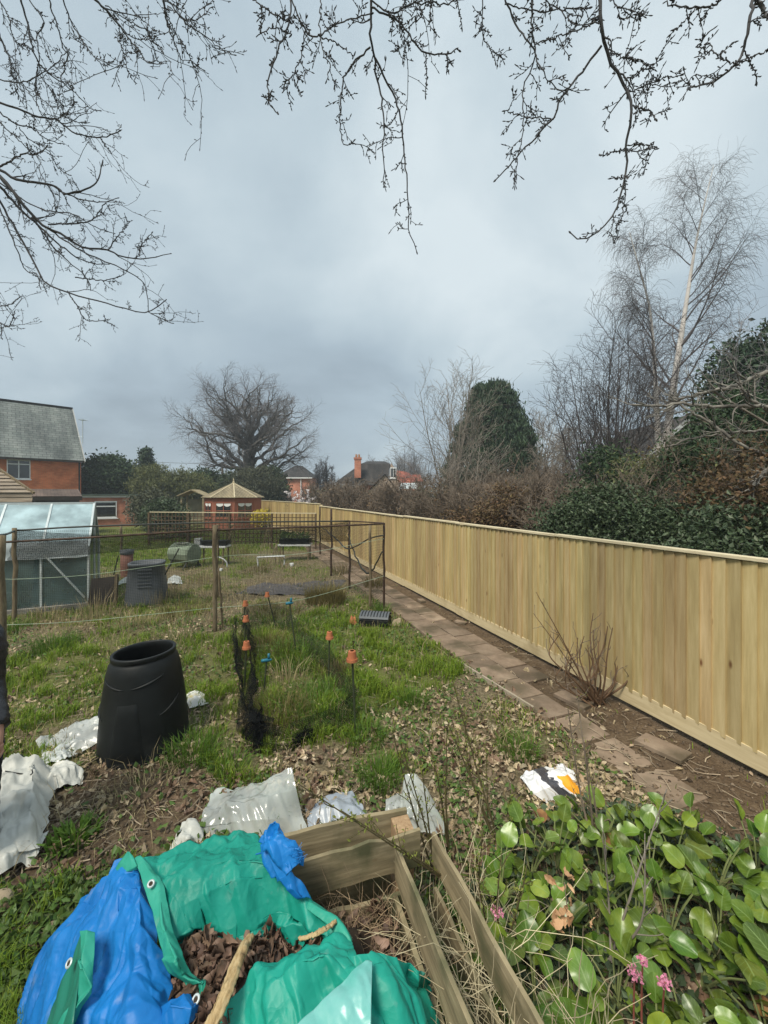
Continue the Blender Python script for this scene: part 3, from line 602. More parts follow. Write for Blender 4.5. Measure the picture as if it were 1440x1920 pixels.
for k, pts in enumerate([[(718, 1034, 7.31), (690, 1075, 8.1), (668, 1045, 8.6), (652, 1000, 8.95)], [(600, 985, 15.5), (630, 1010, 10.5), (655, 1030, 8.9), (690, 1010, 8.1), (720, 1005, 7.3)]]):
    P, R = poly([atY(*q) for q in pts], [.012, .02, .012], 20); mb = MB(); mb.tube(P + rng.normal(0, .008, P.shape), R, 5); build('net_hem', mb, M_tube, cg)

# ================================================================== greenhouse
M_alu = surf('aluminium', [(.42, .47, .47), (.6, .65, .65)], 5, rough=.45, metal=.35)
M_white = surf('white_paint', [(.66, .67, .66), (.8, .8, .79)], 6, rough=.5)
M_roofglass = glass('whitened_glass', (.8, .9, .92), .25, .22, (.34, .45, .48)); M_wallglass = glass('painted_reflection_glass', (.45, .62, .58), .06, .38, (.11, .165, .17), .7)  # mottling in the wall pane colour paints in whitish cloud reflections
gh = thing('greenhouse', 'aluminium greenhouse with whitened roof glass and lower panes tinted with cloud reflections', 'greenhouse', (-6.6, 7.9, 0))
c0 = np.array([-5.80, 7.75]); e1 = unit(np.array([-.86, -.42])); e2 = np.array([e1[1], -e1[0]]); e2 = unit(np.array([-.52, .86])); LG = 2.9; WG = 2.0; HE = 1.18; HR = 2.02
Pg = lambda u, w, z: np.array([c0[0] + e1[0] * u + e2[0] * w, c0[1] + e1[1] * u + e2[1] * w, z])
mb = MB()
for w in (0, WG): mb.beam(Pg(0, w, .05), Pg(LG, w, .05), .05, .1); mb.beam(Pg(0, w, HE), Pg(LG, w, HE), .05, .05)
mb.beam(Pg(0, WG / 2, HR), Pg(LG, WG / 2, HR), .06, .05)
for u in np.arange(0, LG + .01, LG / 4):
    for w in (0, WG): mb.beam(Pg(u, w, .0), Pg(u, w, HE), .035, .035); mb.beam(Pg(u, w, HE), Pg(u, WG / 2, HR), .035, .035)
for u in (0, LG): mb.beam(Pg(u, 0, .05), Pg(u, WG, .05), .05, .08); mb.beam(Pg(u, .5 * WG, 0), Pg(u, .5 * WG, HR), .03, .03)
build('frame', mb, M_alu, gh)
mb = MB(); mb.beam(Pg(.06, -.03, .2), Pg(.68, -.03, 1.08), .022, .03); build('brace', mb, M_alu, gh)
for k in range(4):
    u0, u1 = k * LG / 4 + .018, (k + 1) * LG / 4 - .018
    for w, s in ((0, 1), (WG, -1)):
        mb = MB(); mb.quad(Pg(u0, w, .1), Pg(u1, w, .1), Pg(u1, w, HE - .03), Pg(u0, w, HE - .03)); build('wall_pane', mb, M_wallglass, gh)
        mb = MB(); mb.quad(Pg(u0, w + s * .03, HE + .03), Pg(u1, w + s * .03, HE + .03), Pg(u1, WG / 2 - s * .03, HR - .02), Pg(u0, WG / 2 - s * .03, HR - .02)); build('roof_pane', mb, M_roofglass, gh)
for u in (0, LG):
    mb = MB(); mb.quad(Pg(u, .03, .1), Pg(u, WG - .03, .1), Pg(u, WG - .03, HE), Pg(u, .03, HE)); mb.tri(Pg(u, .03, HE), Pg(u, WG - .03, HE), Pg(u, WG / 2, HR - .03)); build('gable_pane', mb, M_wallglass, gh)
M_shade = surf('shade_cloth', [(.09, .15, .145), (.15, .22, .21)], 2, rough=.9, stain=((.14, .17, .15), 1.2, .5))
mb = MB(); G = np.array([[Pg(.1 + (LG - .2) * i / 20, WG * .45 + .05 * math.sin(i * 1.3 + j), .25 + .85 * j / 8) for i in range(21)] for j in range(9)]); mb.grid(G); build('shade_cloth', mb, M_shade, gh, smooth=True)
M_sheet = surf('white_sheet', [(.36, .42, .44), (.50, .54, .55)], 3, rough=.6)
mb = MB(); G = np.array([[Pg(LG * i / 30, -.03 - .03 * vnoise(i * .6, j), HE + .14 - .30 * j / 5 - .05 * vnoise(i * .5, 3) * (j / 5)) for i in range(31)] for j in range(6)]); mb.grid(G); build('eave_sheet', mb, M_sheet, gh, smooth=True)
mb = MB(); mb.beam(Pg(-.05, -.05, .02), Pg(LG, -.05, .02), .12, .16); build('plinth', mb, surf('concrete', [(.16, .15, .13), (.28, .27, .24)], 6, rough=.9), gh)

# ================================================================== houses and sheds
M_brick = brick_mat('red_brick', (.62, .165, .065), (.72, .235, .10), (.42, .26, .17)); M_brick2 = brick_mat('pink_brick', (.54, .18, .11), (.62, .25, .16), (.42, .34, .28))
M_slate = roof_mat('slate_roof', [(.17, .19, .185), (.235, .25, .245)], .22, .45); M_darkroof = roof_mat('dark_tile', [(.045, .042, .042), (.07, .062, .06)]); M_redroof = roof_mat('red_tile', [(.30, .085, .06), (.38, .12, .08)]); M_brownroof = roof_mat('brown_tile', [(.12, .085, .07), (.17, .12, .10)])
M_pane = glass('window_glass', (.5, .55, .55), .03, .12, (.025, .028, .03), .5); M_dark = surf('dark_timber', [(.03, .026, .022), (.06, .05, .042)], 4, rough=.85)
M_curtain = surf('net_curtain', [(.45, .45, .43), (.62, .62, .6)], 3, rough=.9)
def window(root, P, u0, u1, z0, z1, n=2, transom=None, fm=None, fw=.07, dep=.05):
    """P(u, z, out) maps the wall; frame proud of the wall, pane inside it"""
    fm = fm or M_white; mb = MB()
    def rail(a, b, w=fw): mb.beam(a, b, dep, w)
    mb.beam(P(u0, z0 + fw / 2, .02), P(u1, z0 + fw / 2, .02), dep, fw); mb.beam(P(u0, z1 - fw / 2, .02), P(u1, z1 - fw / 2, .02), dep, fw)
    for k in range(n + 1):
        u = u0 + fw / 2 + (u1 - u0 - fw) * k / n; mb.beam(P(u, z0 + fw, .02), P(u, z1 - fw, .02), fw, dep, P(1, 0, 0) - P(0, 0, 0))
    if transom: mb.beam(P(u0 + fw, transom, .021), P(u1 - fw, transom, .021), dep * .9, fw * .9)
    fr = build('window', mb, fm, root)
    mb = MB(); mb.quad(P(u0 + .02, z0 + .02, .012), P(u1 - .02, z0 + .02, .012), P(u1 - .02, z1 - .02, .012), P(u0 + .02, z1 - .02, .012)); build('pane', mb, M_pane, fr)
    mb = MB(); mb.beam(P(u0 - .06, z0 - .04, .04), P(u1 + .06, z0 - .04, .04), .12, .06); build('sill', mb, fm, fr)
    return fr
# --- left brick house with a steep slate roof
HA = atY(152, 862, 31.0); HB = atY(-60, 853, 26.6); hd = unit((HB - HA)[:2]); hn = np.array([hd[1], -hd[0]]); hn = hn if hn @ np.array([.66, -.75]) > 0 else -hn
EZ = HA[2]
Ph = lambda u, z, o=0: np.array([HA[0] + hd[0] * u + hn[0] * o, HA[1] + hd[1] * u + hn[1] * o, z])
LH = 14.0
ho = thing('brick_house', 'red brick house with a steep mossy grey slate roof behind the greenhouse', 'house', (*Ph(LH / 2, 0)[:2], 0))
mb = MB(); mb.quad(Ph(LH, 0), Ph(0, 0), Ph(0, EZ - .02), Ph(LH, EZ - .02)); mb.quad(Ph(0, 0), Ph(0, 0, -7), Ph(0, EZ, -7), Ph(0, EZ - .02)); mb.tri(Ph(0, EZ), Ph(0, EZ, -7), Ph(0, EZ + 4.2, -3.5)); mb.quad(Ph(0, 0, -7), Ph(LH, 0, -7), Ph(LH, EZ, -7), Ph(0, EZ, -7)); build('wall', mb, M_brick, ho)
RZ = EZ + 4.4; ov = .25
mb = MB(); mb.quad(Ph(LH, EZ - .12, ov), Ph(-.15, EZ - .12, ov), Ph(.15, RZ, -3.0), Ph(LH, RZ, -3.0)); mb.quad(Ph(-.15, EZ - .12, -7 - ov), Ph(LH, EZ - .12, -7 - ov), Ph(LH, RZ, -3.02), Ph(.15, RZ, -3.02)); ro = build('roof', mb, M_slate, ho, solid=.08)
mb = MB(); mb.beam(Ph(LH, RZ + .05, -3.0), Ph(.12, RZ + .05, -3.0), .22, .16); build('ridge', mb, M_darkroof, ro)
mb = MB(); mb.beam(Ph(-.2, EZ - .2, ov + .02), Ph(-.2 + .33, RZ - .02, -3.0), .06, .2); mb.beam(Ph(-.2, EZ - .2, -7 - ov), Ph(-.2 + .33, RZ - .02, -3.02), .06, .2); build('bargeboard', mb, surf('grey_board', [(.36, .36, .34), (.5, .5, .48)], 3), ho)
mb = MB(); mb.beam(Ph(-.15, EZ - .2, ov + .06), Ph(LH, EZ - .2, ov + .06), .12, .12); build('gutter', mb, M_dark, ho)
mb = MB(); mb.tube([Ph(.12, EZ - .25, .08), Ph(.12, 2.2, .08)], .05, 8); build('drainpipe', mb, M_dark, ho)
_u = lambda px: [u for u in np.linspace(0, 9, 900) if abs(720 + F * Ph(u, 0)[0] / Ph(u, 0)[1] - px) < .6][0]
w1, w0 = _u(12), _u(57)
window(ho, Ph, w0, w1, EZ - 1.62, EZ - .22, 2, EZ - .55)
mb = MB(); mb.quad(Ph(w0 + .1, EZ - 1.5, .003), Ph(w0 + .55, EZ - 1.5, .003), Ph(w0 + .55, EZ - .35, .003), Ph(w0 + .1, EZ - .35, .003)); build('curtain', mb, M_curtain, ho)
mb = MB(); q = atY(155, 832, 31.3); mb.tube([q, q + [0, 0, 1.9]], .035, 6); mb.tube([q + [-.35, 0, .55], q + [.05, 0, .55]], .02, 5); mb.tube([q + [-.22, 0, 1.88], q + [.22, .1, 1.88]], .025, 5)
for k in range(5): mb.tube([q + [-.2 + k * .1, -.25, 1.88], q + [-.2 + k * .1, .25, 1.88]], .014, 4)
build('aerial', mb, M_alu, ho)
# --- flat roofed brick extension
XA = atY(255, 928, 28.0); XB = atY(148, 926, 26.2); xd = unit((XB - XA)[:2]); xn = np.array([-xd[1], xd[0]]); xn = xn if xn[1] < 0 else -xn
Px = lambda u, z, o=0: np.array([XA[0] + xd[0] * u + xn[0] * o, XA[1] + xd[1] * u + xn[1] * o, z]); LX = np.linalg.norm((XB - XA)[:2]) + 1
ex = thing('flat_roof_extension', 'single storey flat roofed red brick building with a white window', 'outbuilding', (*Px(LX / 2, 0)[:2], 0))
mb = MB(); mb.quad(Px(LX, 0), Px(0, 0), Px(0, 2.1), Px(LX, 2.1)); mb.quad(Px(0, 0), Px(0, 0, -4), Px(0, 2.1, -4), Px(0, 2.1)); build('wall', mb, M_brick2, ex)
mb = MB(); mb.beam(Px(-.15, 2.2, -1.9), Px(LX, 2.2, -1.9), 4.2, .1); build('roof', mb, surf('roof_felt', [(.05, .07, .06), (.10, .13, .11)], 2, rough=.9), ex)
mb = MB(); mb.beam(Px(-.12, 2.09, .06), Px(LX, 2.09, .06), .06, .12); build('fascia', mb, M_white, ex)
_x = lambda px: [u for u in np.linspace(0, 6, 900) if abs(720 + F * Px(u, 0)[0] / Px(u, 0)[1] - px) < .5][0]
window(ex, Px, _x(219), _x(177), .62, 1.78, 1, 1.42, fw=.09)
mb = MB(); mb.quad(Px(_x(200), .75, .004), Px(_x(188), .75, .004), Px(_x(188), 1.15, .004), Px(_x(200), 1.15, .004)); build('curtain', mb, M_curtain, ex)
for k, uu in enumerate((_x(236), _x(247))): mb = MB(); mb.tube([Px(uu, 2.02, .09), Px(uu, .1 if k else .3, .09)], .035, 6); build('drainpipe', mb, M_brick2 if k == 0 else M_white, ex)
mb = MB(); mb.beam(Px(-.05, 0, .12), Px(-.05, 2.1, .12), .16, .16, (0, 1, 0)); build('timber_post', mb, M_bark, ex)
# --- dark lean-to in front of the house, and the boarded shed
la = atY(150, 930, 22.0); lb = atY(-30, 930, 19.5); ld = unit((lb - la)[:2]); ln_ = np.array([ld[1], -ld[0]]); ln_ = ln_ if ln_[1] > 0 else -ln_
Pl = lambda u, z, o=0: np.array([la[0] + ld[0] * u + ln_[0] * o, la[1] + ld[1] * u + ln_[1] * o, z]); LL = np.linalg.norm((lb - la)[:2])
le = thing('lean_to', 'dark open lean-to with a long low roof below the brick house', 'lean-to', (*Pl(LL / 2, 0)[:2], 0))
mb = MB(); mb.quad(Pl(LL, 2.08), Pl(-.1, 2.08), Pl(-.1, 2.5, 2.6), Pl(LL, 2.5, 2.6)); build('roof', mb, M_brownroof, le, solid=.1)
mb = MB(); mb.beam(Pl(-.1, 2.0, -.06), Pl(LL, 2.0, -.06), .05, .2); build('fascia', mb, M_dark, le)
mb = MB(); mb.quad(Pl(LL, 0, 2.5), Pl(0, 0, 2.5), Pl(0, 2.4, 2.5), Pl(LL, 2.4, 2.5)); build('wall', mb, M_dark, le)
for uu in (.1, LL * .5, LL - .2): mb = MB(); mb.beam(Pl(uu, 0, .1), Pl(uu, 2.0, .1), .12, .12, (0, 1, 0)); build('post', mb, M_dark, le)
sa = atY(61, 922, 13.0); sb = atY(-8, 872, 13.0)
sh = thing('boarded_shed', 'weathered brown boarded shed with a sloping gable at the picture edge', 'shed', (sb[0] - .2, 13.6, 0))
M_lap = surf('lap_board', [(.13, .105, .08), (.23, .19, .145), (.30, .255, .2)], 2, (1, 1, 14), rough=.9, island=.2)
rx = sb[0] - .2; rz_ = sb[2] + .2; hw = sa[0] - rx; ez = sa[2] - .02; dd = np.array([-.74, .67, 0]) * 2.6
q_ = lambda x, z, k=0, o=0: np.array([x, 13.0 - o, z]) + dd * k
mb = MB(); z = .05
while z < ez: mb.add([q_(rx - hw, z, 0, .02), q_(rx + hw, z, 0, .02), q_(rx + hw, z + .16, 0, -.005), q_(rx - hw, z + .16, 0, -.005)], [[0, 1, 2, 3]]); z += .16
mb.quad(q_(rx + hw - .02, 0), q_(rx + hw - .02, 0, 1), q_(rx + hw - .02, ez, 1), q_(rx + hw - .02, ez)); build('wall', mb, M_lap, sh)
mb = MB(); n_ = 9
for i_ in range(n_):            # overlapping boards of the roof slope
    f0_, f1_ = i_ / n_, (i_ + 1) / n_; z0_, z1_ = ez + (rz_ - ez) * f0_, ez + (rz_ - ez) * f1_; w0_, w1_ = hw * (1 - f0_), hw * (1 - f1_) + .001; b0_, b1_ = f0_ * .5, f1_ * .5
    mb.add([q_(rx - w0_, z0_, b0_, .05), q_(rx + w0_, z0_, b0_, .05), q_(rx + w1_, z1_, b1_, -.02), q_(rx - w1_, z1_, b1_, -.02)], [[0, 1, 2, 3]])
mb.add([q_(rx + hw, ez), q_(rx + hw, ez, 1), q_(rx, rz_, .5)], [[0, 1, 2]]); mb.add([q_(rx - hw, ez, 1), q_(rx - hw, ez), q_(rx, rz_, .5)], [[0, 1, 2]]); build('roof', mb, M_lap, sh)
mb = MB(); mb.beam(q_(rx, rz_ + .02, .5), q_(rx + hw + .04, ez - .02, -.02), .06, .07); mb.beam(q_(rx, rz_ + .02, .5), q_(rx - hw - .04, ez - .02, -.02), .06, .07); build('hip_trim', mb, M_bark, sh)
# --- gazebo: octagonal, pitched pale roof, cedar walls
gc = atY(438, 928, 26.5); gr = 1.78
ga = thing('gazebo', 'octagonal wooden summerhouse with pale pitched roof and red walls', 'summerhouse', (gc[0], gc[1], 0))
M_cedar = surf('cedar', [(.21, .07, .042), (.31, .115, .07)], 3, (8, 8, 1), rough=.7, island=.1); M_gz = roof_mat('gazebo_shingle', [(.34, .27, .17), (.44, .36, .24)], .12, .2)
O = lambda k, r, z: np.array([gc[0] + r * math.cos(k * PI / 4 + PI / 8), gc[1] + r * math.sin(k * PI / 4 + PI / 8), z])
mb = MB(); mr_ = MB()
for k in range(8):
    mb.tri(O(k, gr * 1.1, 2.02), O(k + 1, gr * 1.1, 2.02), [gc[0], gc[1], 2.98]); mr_.beam(O(k, gr * 1.11, 2.03), [gc[0], gc[1], 3.0], .07, .06)
rf = build('roof', mb, M_gz, ga, solid=.04); build('hip_trim', mr_, M_palerail, rf); mb = MB(); mb.lathe([(.06, 2.95), (.09, 3.05), (.03, 3.12), (.05, 3.2), (.005, 3.34)], (gc[0], gc[1], 0), 8); build('finial', mb, M_palerail, rf)
for k in range(8):
    a, b = O(k, gr, 0), O(k + 1, gr, 0); Pw = lambda u, z, o=0, a=a, b=b: a + (b - a) * u / np.linalg.norm(b - a) + np.array([*(unit((a + b)[:2] / 2 - gc[:2]) * o), 0]) + [0, 0, z]
    W = np.linalg.norm(b - a); mb = MB(); mb.quad(Pw(0, 0), Pw(W, 0), Pw(W, 2.0), Pw(0, 2.0)); build('wall', mb, M_cedar, ga)
    if (a + b)[1] / 2 < gc[1] + .3 and k not in (3, 7):
        window(ga, Pw, .18, W - .18, .75, 1.72, 2, 1.2, M_cedar, .05, .04)
        mb = MB(); G = np.array([[Pw(.22 + (W - .44) * i / 12, 1.68 - j * (.12 + .10 * abs(math.sin(i * PI / 6))), .024) for i in range(13)] for j in range(2)]); mb.grid(G); build('curtain', mb, M_white, ga)
# --- garden arbour
ac = atY(366, 928, 27.5); ar = thing('garden_arbour', 'small open wooden arbour with a shallow pitched roof left of summerhouse', 'arbour', (ac[0], ac[1], 0))
M_arb = surf('arbour_wood', [(.20, .16, .09), (.32, .27, .17)], 4, rough=.9)
for sx in (-.75, .75):
    for sy in (-.4, .4): mb = MB(); mb.beam(ac * [1, 1, 0] + [sx, sy, 0], ac * [1, 1, 0] + [sx, sy, 2.2], .1, .1, (0, 1, 0)); build('post', mb, M_arb, ar)
mb = MB()
for s in (-1, 1): mb.quad([ac[0] + s * 1.0, ac[1] - .6, 2.12], [ac[0] + s * 1.0, ac[1] + .6, 2.12], [ac[0], ac[1] + .6, 2.55], [ac[0], ac[1] - .6, 2.55])
build('roof', mb, M_arb, ar, solid=.06)
mb = MB(); mb.beam([ac[0] - .72, ac[1] + .4, 1.1], [ac[0] + .72, ac[1] + .4, 1.1], .03, 1.6); build('back_panel', mb, surf('pale_panel', [(.2, .19, .12), (.3, .28, .19)], 3), ar)
mb = MB(); mb.beam([ac[0] - .7, ac[1], .45], [ac[0] + .7, ac[1], .45], .6, .06); build('bench_seat', mb, M_arb, ar)
# --- far brick house with hipped slate roof
def hip_house(nm, lab, x0, x1, Y, D, ez, rz, wallm, roofm, wins, chim=None):
    c = ((x0 + x1) / 2, Y, 0); h = thing(nm, lab, 'house', c); mb = MB(); mb.quad([x0, Y, 0], [x1, Y, 0], [x1, Y, ez], [x0, Y, ez]); mb.quad([x1, Y, 0], [x1, Y + D, 0], [x1, Y + D, ez], [x1, Y, ez]); mb.quad([x0, Y + D, 0], [x0, Y, 0], [x0, Y, ez], [x0, Y + D, ez]); build('wall', mb, wallm, h)
    o = .35; e = [np.array(p, float) for p in ([x0 - o, Y - o, ez - .15], [x1 + o, Y - o, ez - .15], [x1 + o, Y + D + o, ez - .15], [x0 - o, Y + D + o, ez - .15])]; q = min(D / 2, (x1 - x0) * .38); ra = np.array([x0 + q, Y + D / 2, rz]); rb = np.array([x1 - q, Y + D / 2, rz])
    mb = MB(); mb.quad(e[0], e[1], rb, ra); mb.tri(e[1], e[2], rb); mb.quad(e[2], e[3], ra, rb); mb.tri(e[3], e[0], ra); rf = build('roof', mb, roofm, h)
    mb = MB(); mb.beam(e[0] + [0, -.02, -.08], e[1] + [0, -.02, -.08], .06, .16); build('fascia', mb, M_white, h)
    for u0, u1, z0, z1 in wins: window(h, lambda u, z, o=0: np.array([u, Y - o, z]), u0, u1, z0, z1, 2, None, fw=.12)
    if chim: mb = MB(); mb.box([chim, Y + D / 2, rz + .4], [.7, .6, 1.6]); build('chimney', mb, wallm, rf)
    return h
hh = hip_house('far_house', 'distant red brick house with hipped slate roof right of the oak', -16.3, -11.2, 60, 7, 5.0, 6.9, M_brick2, M_darkroof, [(-15.9, -15.0, 2.6, 4.3)])
mb = MB(); mb.tube([[-12.6, 59.85, 4.9], [-12.6, 59.85, 0]], .07, 6); build('drainpipe', mb, M_white, hh)
hip_house('far_bungalow', 'low pale roofed bungalow half hidden behind the summerhouse', -27, -17.5, 62, 8, 2.9, 5.0, M_brick2, M_brownroof, [])
# --- chimney house behind the fence
Yc = 45.0; wx = lambda px: (px - CX) / F * Yc; wz = lambda py: CAMH - (py - HY) / F * Yc
hc = thing('chalet_house', 'brick house with dark mansard roof, tall chimney and white dormer window', 'house', (wx(690), Yc, 0))
a0, a1, b0, b1 = wx(668), wx(745), wx(676), wx(731)
mb = MB(); mb.quad([a0, Yc, 0], [a1, Yc, 0], [a1, Yc, 3.4], [a0, Yc, 3.4]); mb.quad([a1, Yc, 0], [a1, Yc + 8, 0], [a1, Yc + 8, 3.4], [a1, Yc, 3.4]); mb.quad([a0 - 3, Yc + 2, 0], [a0, Yc + 2, 0], [a0, Yc + 2, 3], [a0 - 3, Yc + 2, 3]); build('wall', mb, M_brick2, hc)
mb = MB(); mb.quad([a0 - .3, Yc - .4, 3.3], [wx(728), Yc - .4, 3.3], [b1, Yc + 1.6, wz(867)], [b0, Yc + 1.6, wz(867)]); mb.quad([b0, Yc + 1.6, wz(867)], [b1, Yc + 1.6, wz(867)], [b1 - .6, Yc + 5, wz(866) + .5], [b0 + .6, Yc + 5, wz(866) + .5]); mb.tri([a0 - .3, Yc - .4, 3.3], [b0, Yc + 1.6, wz(867)], [wx(622), Yc + 2, wz(905)]); mb.quad([a1 + .3, Yc - .4, 3.3], [a1 + .3, Yc + 8, 3.3], [b1, Yc + 7, wz(867)], [b1, Yc + 1.6, wz(867)]); rc = build('roof', mb, M_darkroof, hc)
mb = MB(); boxuv(mb, [wx(671), Yc - .1, wz(878)], [.72, .6, 2.2]); boxuv(mb, [wx(671), Yc - .1, wz(860)], [.86, .72, .25]); ch = build('chimney', mb, M_brick2, rc)
for k in (-.25, .2): mb = MB(); mb.lathe([(.11, wz(858)), (.13, wz(855)), (.10, wz(852))], (wx(671) + k * .7, Yc - .1, 0), 10); build('chimney_pot', mb, M_brick, ch)
mb = MB(); mb.add([[wx(728), Yc - .5, 2.4], [a1 + .4, Yc - .5, 2.4], [wx(741), Yc - .5, wz(880)], [b1 + .1, Yc - .5, wz(868)]], [[0, 1, 2, 3]]); build('gable', mb, M_brick2, hc)
window(hc, lambda u, z, o=0: np.array([u, Yc - .52 - o, z]), wx(731.5), wx(743), wz(897), wz(877), 2, None, fw=.12)
mb = MB(); mb.add([[wx(690), Yc - 3, 2.3], [wx(745), Yc - 3, 2.3], [wx(722), Yc - 3, wz(893)]], [[0, 1, 2]]); mb.quad([wx(690), Yc - 3, 0], [wx(745), Yc - 3, 0], [wx(745), Yc - 3, 2.3], [wx(690), Yc - 3, 2.3]); pr = build('porch_gable', mb, M_brick2, hc)
mb = MB(); mb.quad([wx(684), Yc - 3.2, 2.15], [wx(684), Yc, 2.15], [wx(722), Yc, wz(891)], [wx(722), Yc - 3.2, wz(891)]); mb.quad([wx(751), Yc - 3.2, 2.15], [wx(751), Yc, 2.15], [wx(722), Yc, wz(891)], [wx(722), Yc - 3.2, wz(891)]); build('porch_roof', mb, M_brownroof, hc)
# white roofed conservatory and the red roofed house
Yw = 36.0; cx0, cx1 = (748 - CX) / F * Yw, (793 - CX) / F * Yw; cz = lambda py: CAMH - (py - HY) / F * Yw
cv = thing('conservatory', 'small white roofed conservatory in front of the chimney house', 'conservatory', ((cx0 + cx1) / 2, Yw, 0))
mb = MB(); mb.quad([cx0, Yw, cz(917)], [cx1, Yw, cz(917)], [cx1 - .5, Yw + 1.6, cz(905)], [cx0 + .3, Yw + 1.6, cz(905)]); build('roof', mb, M_sheet, cv, solid=.05)
for k in range(5): x = cx0 + .05 + (cx1 - cx0 - .1) * k / 4; mb = MB(); mb.beam([x, Yw + .06, 0], [x, Yw + .06, cz(918)], .08, .08, (0, 1, 0)); build('post', mb, M_white, cv)
mb = MB(); mb.quad([cx0, Yw + .08, 0], [cx1, Yw + .08, 0], [cx1, Yw + .08, cz(919)], [cx0, Yw + .08, cz(919)]); build('pane', mb, M_pane, cv)
Yr = 56.0; rx0, rx1 = (742 - CX) / F * Yr, (784 - CX) / F * Yr; rzf = lambda py: CAMH - (py - HY) / F * Yr
rh = thing('red_roof_house', 'distant house with a bright red tiled roof behind the chimney house', 'house', ((rx0 + rx1) / 2, Yr, 0))
mb = MB(); mb.quad([rx0, Yr, 0], [rx1, Yr, 0], [rx1, Yr, rzf(905)], [rx0, Yr, rzf(905)]); build('wall', mb, M_brick2, rh)
mb = MB(); mb.quad([rx0 - .2, Yr - .3, rzf(906)], [rx1 + .2, Yr - .3, rzf(906)], [rx1 - 1.2, Yr + 3, rzf(884)], [rx0 + .3, Yr + 3, rzf(880)]); mb.quad([rx1 - 1.0, Yr - 1.2, rzf(904)], [rx1 + .6, Yr - 1.2, rzf(904)], [rx1 + .3, Yr + .5, rzf(890)], [rx1 - .8, Yr + .5, rzf(890)]); build('roof', mb, M_redroof, rh, solid=.1)
# dark gabled roof behind the birch
Yd = 24.0; dx = lambda px: (px - CX) / F * Yd; dz = lambda py: CAMH - (py - HY) / F * Yd
dh = thing('gabled_house', 'dark gable roofed house with pale bargeboard behind the birch', 'house', (dx(1265), Yd, 0))
mb = MB(); mb.add([[dx(1195), Yd, 0], [dx(1345), Yd, 0], [dx(1345), Yd, dz(850)], [dx(1290), Yd, dz(785)], [dx(1195), Yd, dz(868)]], [[0, 1, 2, 3, 4]]); build('wall', mb, M_dark, dh)
mb = MB(); mb.quad([dx(1185), Yd - .4, dz(872)], [dx(1185), Yd + 7, dz(872)], [dx(1290), Yd + 7, dz(779)], [dx(1290), Yd - .4, dz(779)]); mb.quad([dx(1360), Yd - .4, dz(856)], [dx(1360), Yd + 7, dz(856)], [dx(1290), Yd + 7, dz(779)], [dx(1290), Yd - .4, dz(779)]); build('roof', mb, M_darkroof, dh, solid=.1)
mb = MB(); mb.beam([dx(1184), Yd - .45, dz(874)], [dx(1290), Yd - .45, dz(781)], .05, .22); mb.beam([dx(1290), Yd - .45, dz(781)], [dx(1362), Yd - .45, dz(858)], .05, .22); build('bargeboard', mb, surf('worn_white', [(.4, .42, .42), (.55, .57, .57)], 3), dh)
# street lamp and telegraph pole
q = atY(425, 872, 42.0); lp = thing('street_lamp', 'slim street lamp with pale head behind the summerhouse', 'street lamp', (q[0], 42, 0)); mb = MB(); mb.tube([[q[0], 42, 0], [q[0], 42, q[2] - .3], [q[0] + .1, 42, q[2]], [q[0] + .35, 42, q[2] + .1]], [.09, .06, .05, .04], 8); build('post', mb, M_alu, lp); mb = MB(); mb.box([q[0] + .65, 42, q[2] + .1], [.7, .25, .14], 0, .7); build('lamp_head', mb, M_white, lp)
q = atY(417, 866, 46.0); te = thing('telegraph_pole', 'brown telegraph pole beside the street lamp in front of the oak', 'pole', (q[0], 46, 0)); mb = MB(); mb.tube([[q[0], 46, 0], [q[0], 46, q[2]]], [.16, .11], 8); build('pole', mb, M_bark, te); mb = MB(); mb.beam([q[0] - .7, 46, q[2] - .4], [q[0] + .7, 46, q[2] - .4], .1, .1); build('crossarm', mb, M_bark, te)
mb = MB(); P, R = poly([q + [0, 0, -.3], atY(330, 868, 48), atY(240, 864, 50)], [.02, .02], 20); mb.tube(P, R, 4); tag(build('overhead_wire', mb, M_dark), 'thin overhead wire running left from the telegraph pole', 'wire')
# ================================================================== trees
def bark(nm, c1, c2, s=8): return surf(nm, [c1, c2], s, (1, 1, .4), rough=.9, bump=.3, island=.12)
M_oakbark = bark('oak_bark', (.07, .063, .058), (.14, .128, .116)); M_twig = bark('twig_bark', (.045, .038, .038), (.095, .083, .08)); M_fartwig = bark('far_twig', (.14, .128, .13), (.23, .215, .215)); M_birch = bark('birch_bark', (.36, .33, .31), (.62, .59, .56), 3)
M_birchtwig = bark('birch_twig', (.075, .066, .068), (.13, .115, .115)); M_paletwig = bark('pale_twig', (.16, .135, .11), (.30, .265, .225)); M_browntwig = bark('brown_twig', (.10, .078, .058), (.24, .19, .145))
def add_t(mb, P, R, k=4): v, f = tubes(P, R, k); mb.add(v, f)
def join(*a): return a
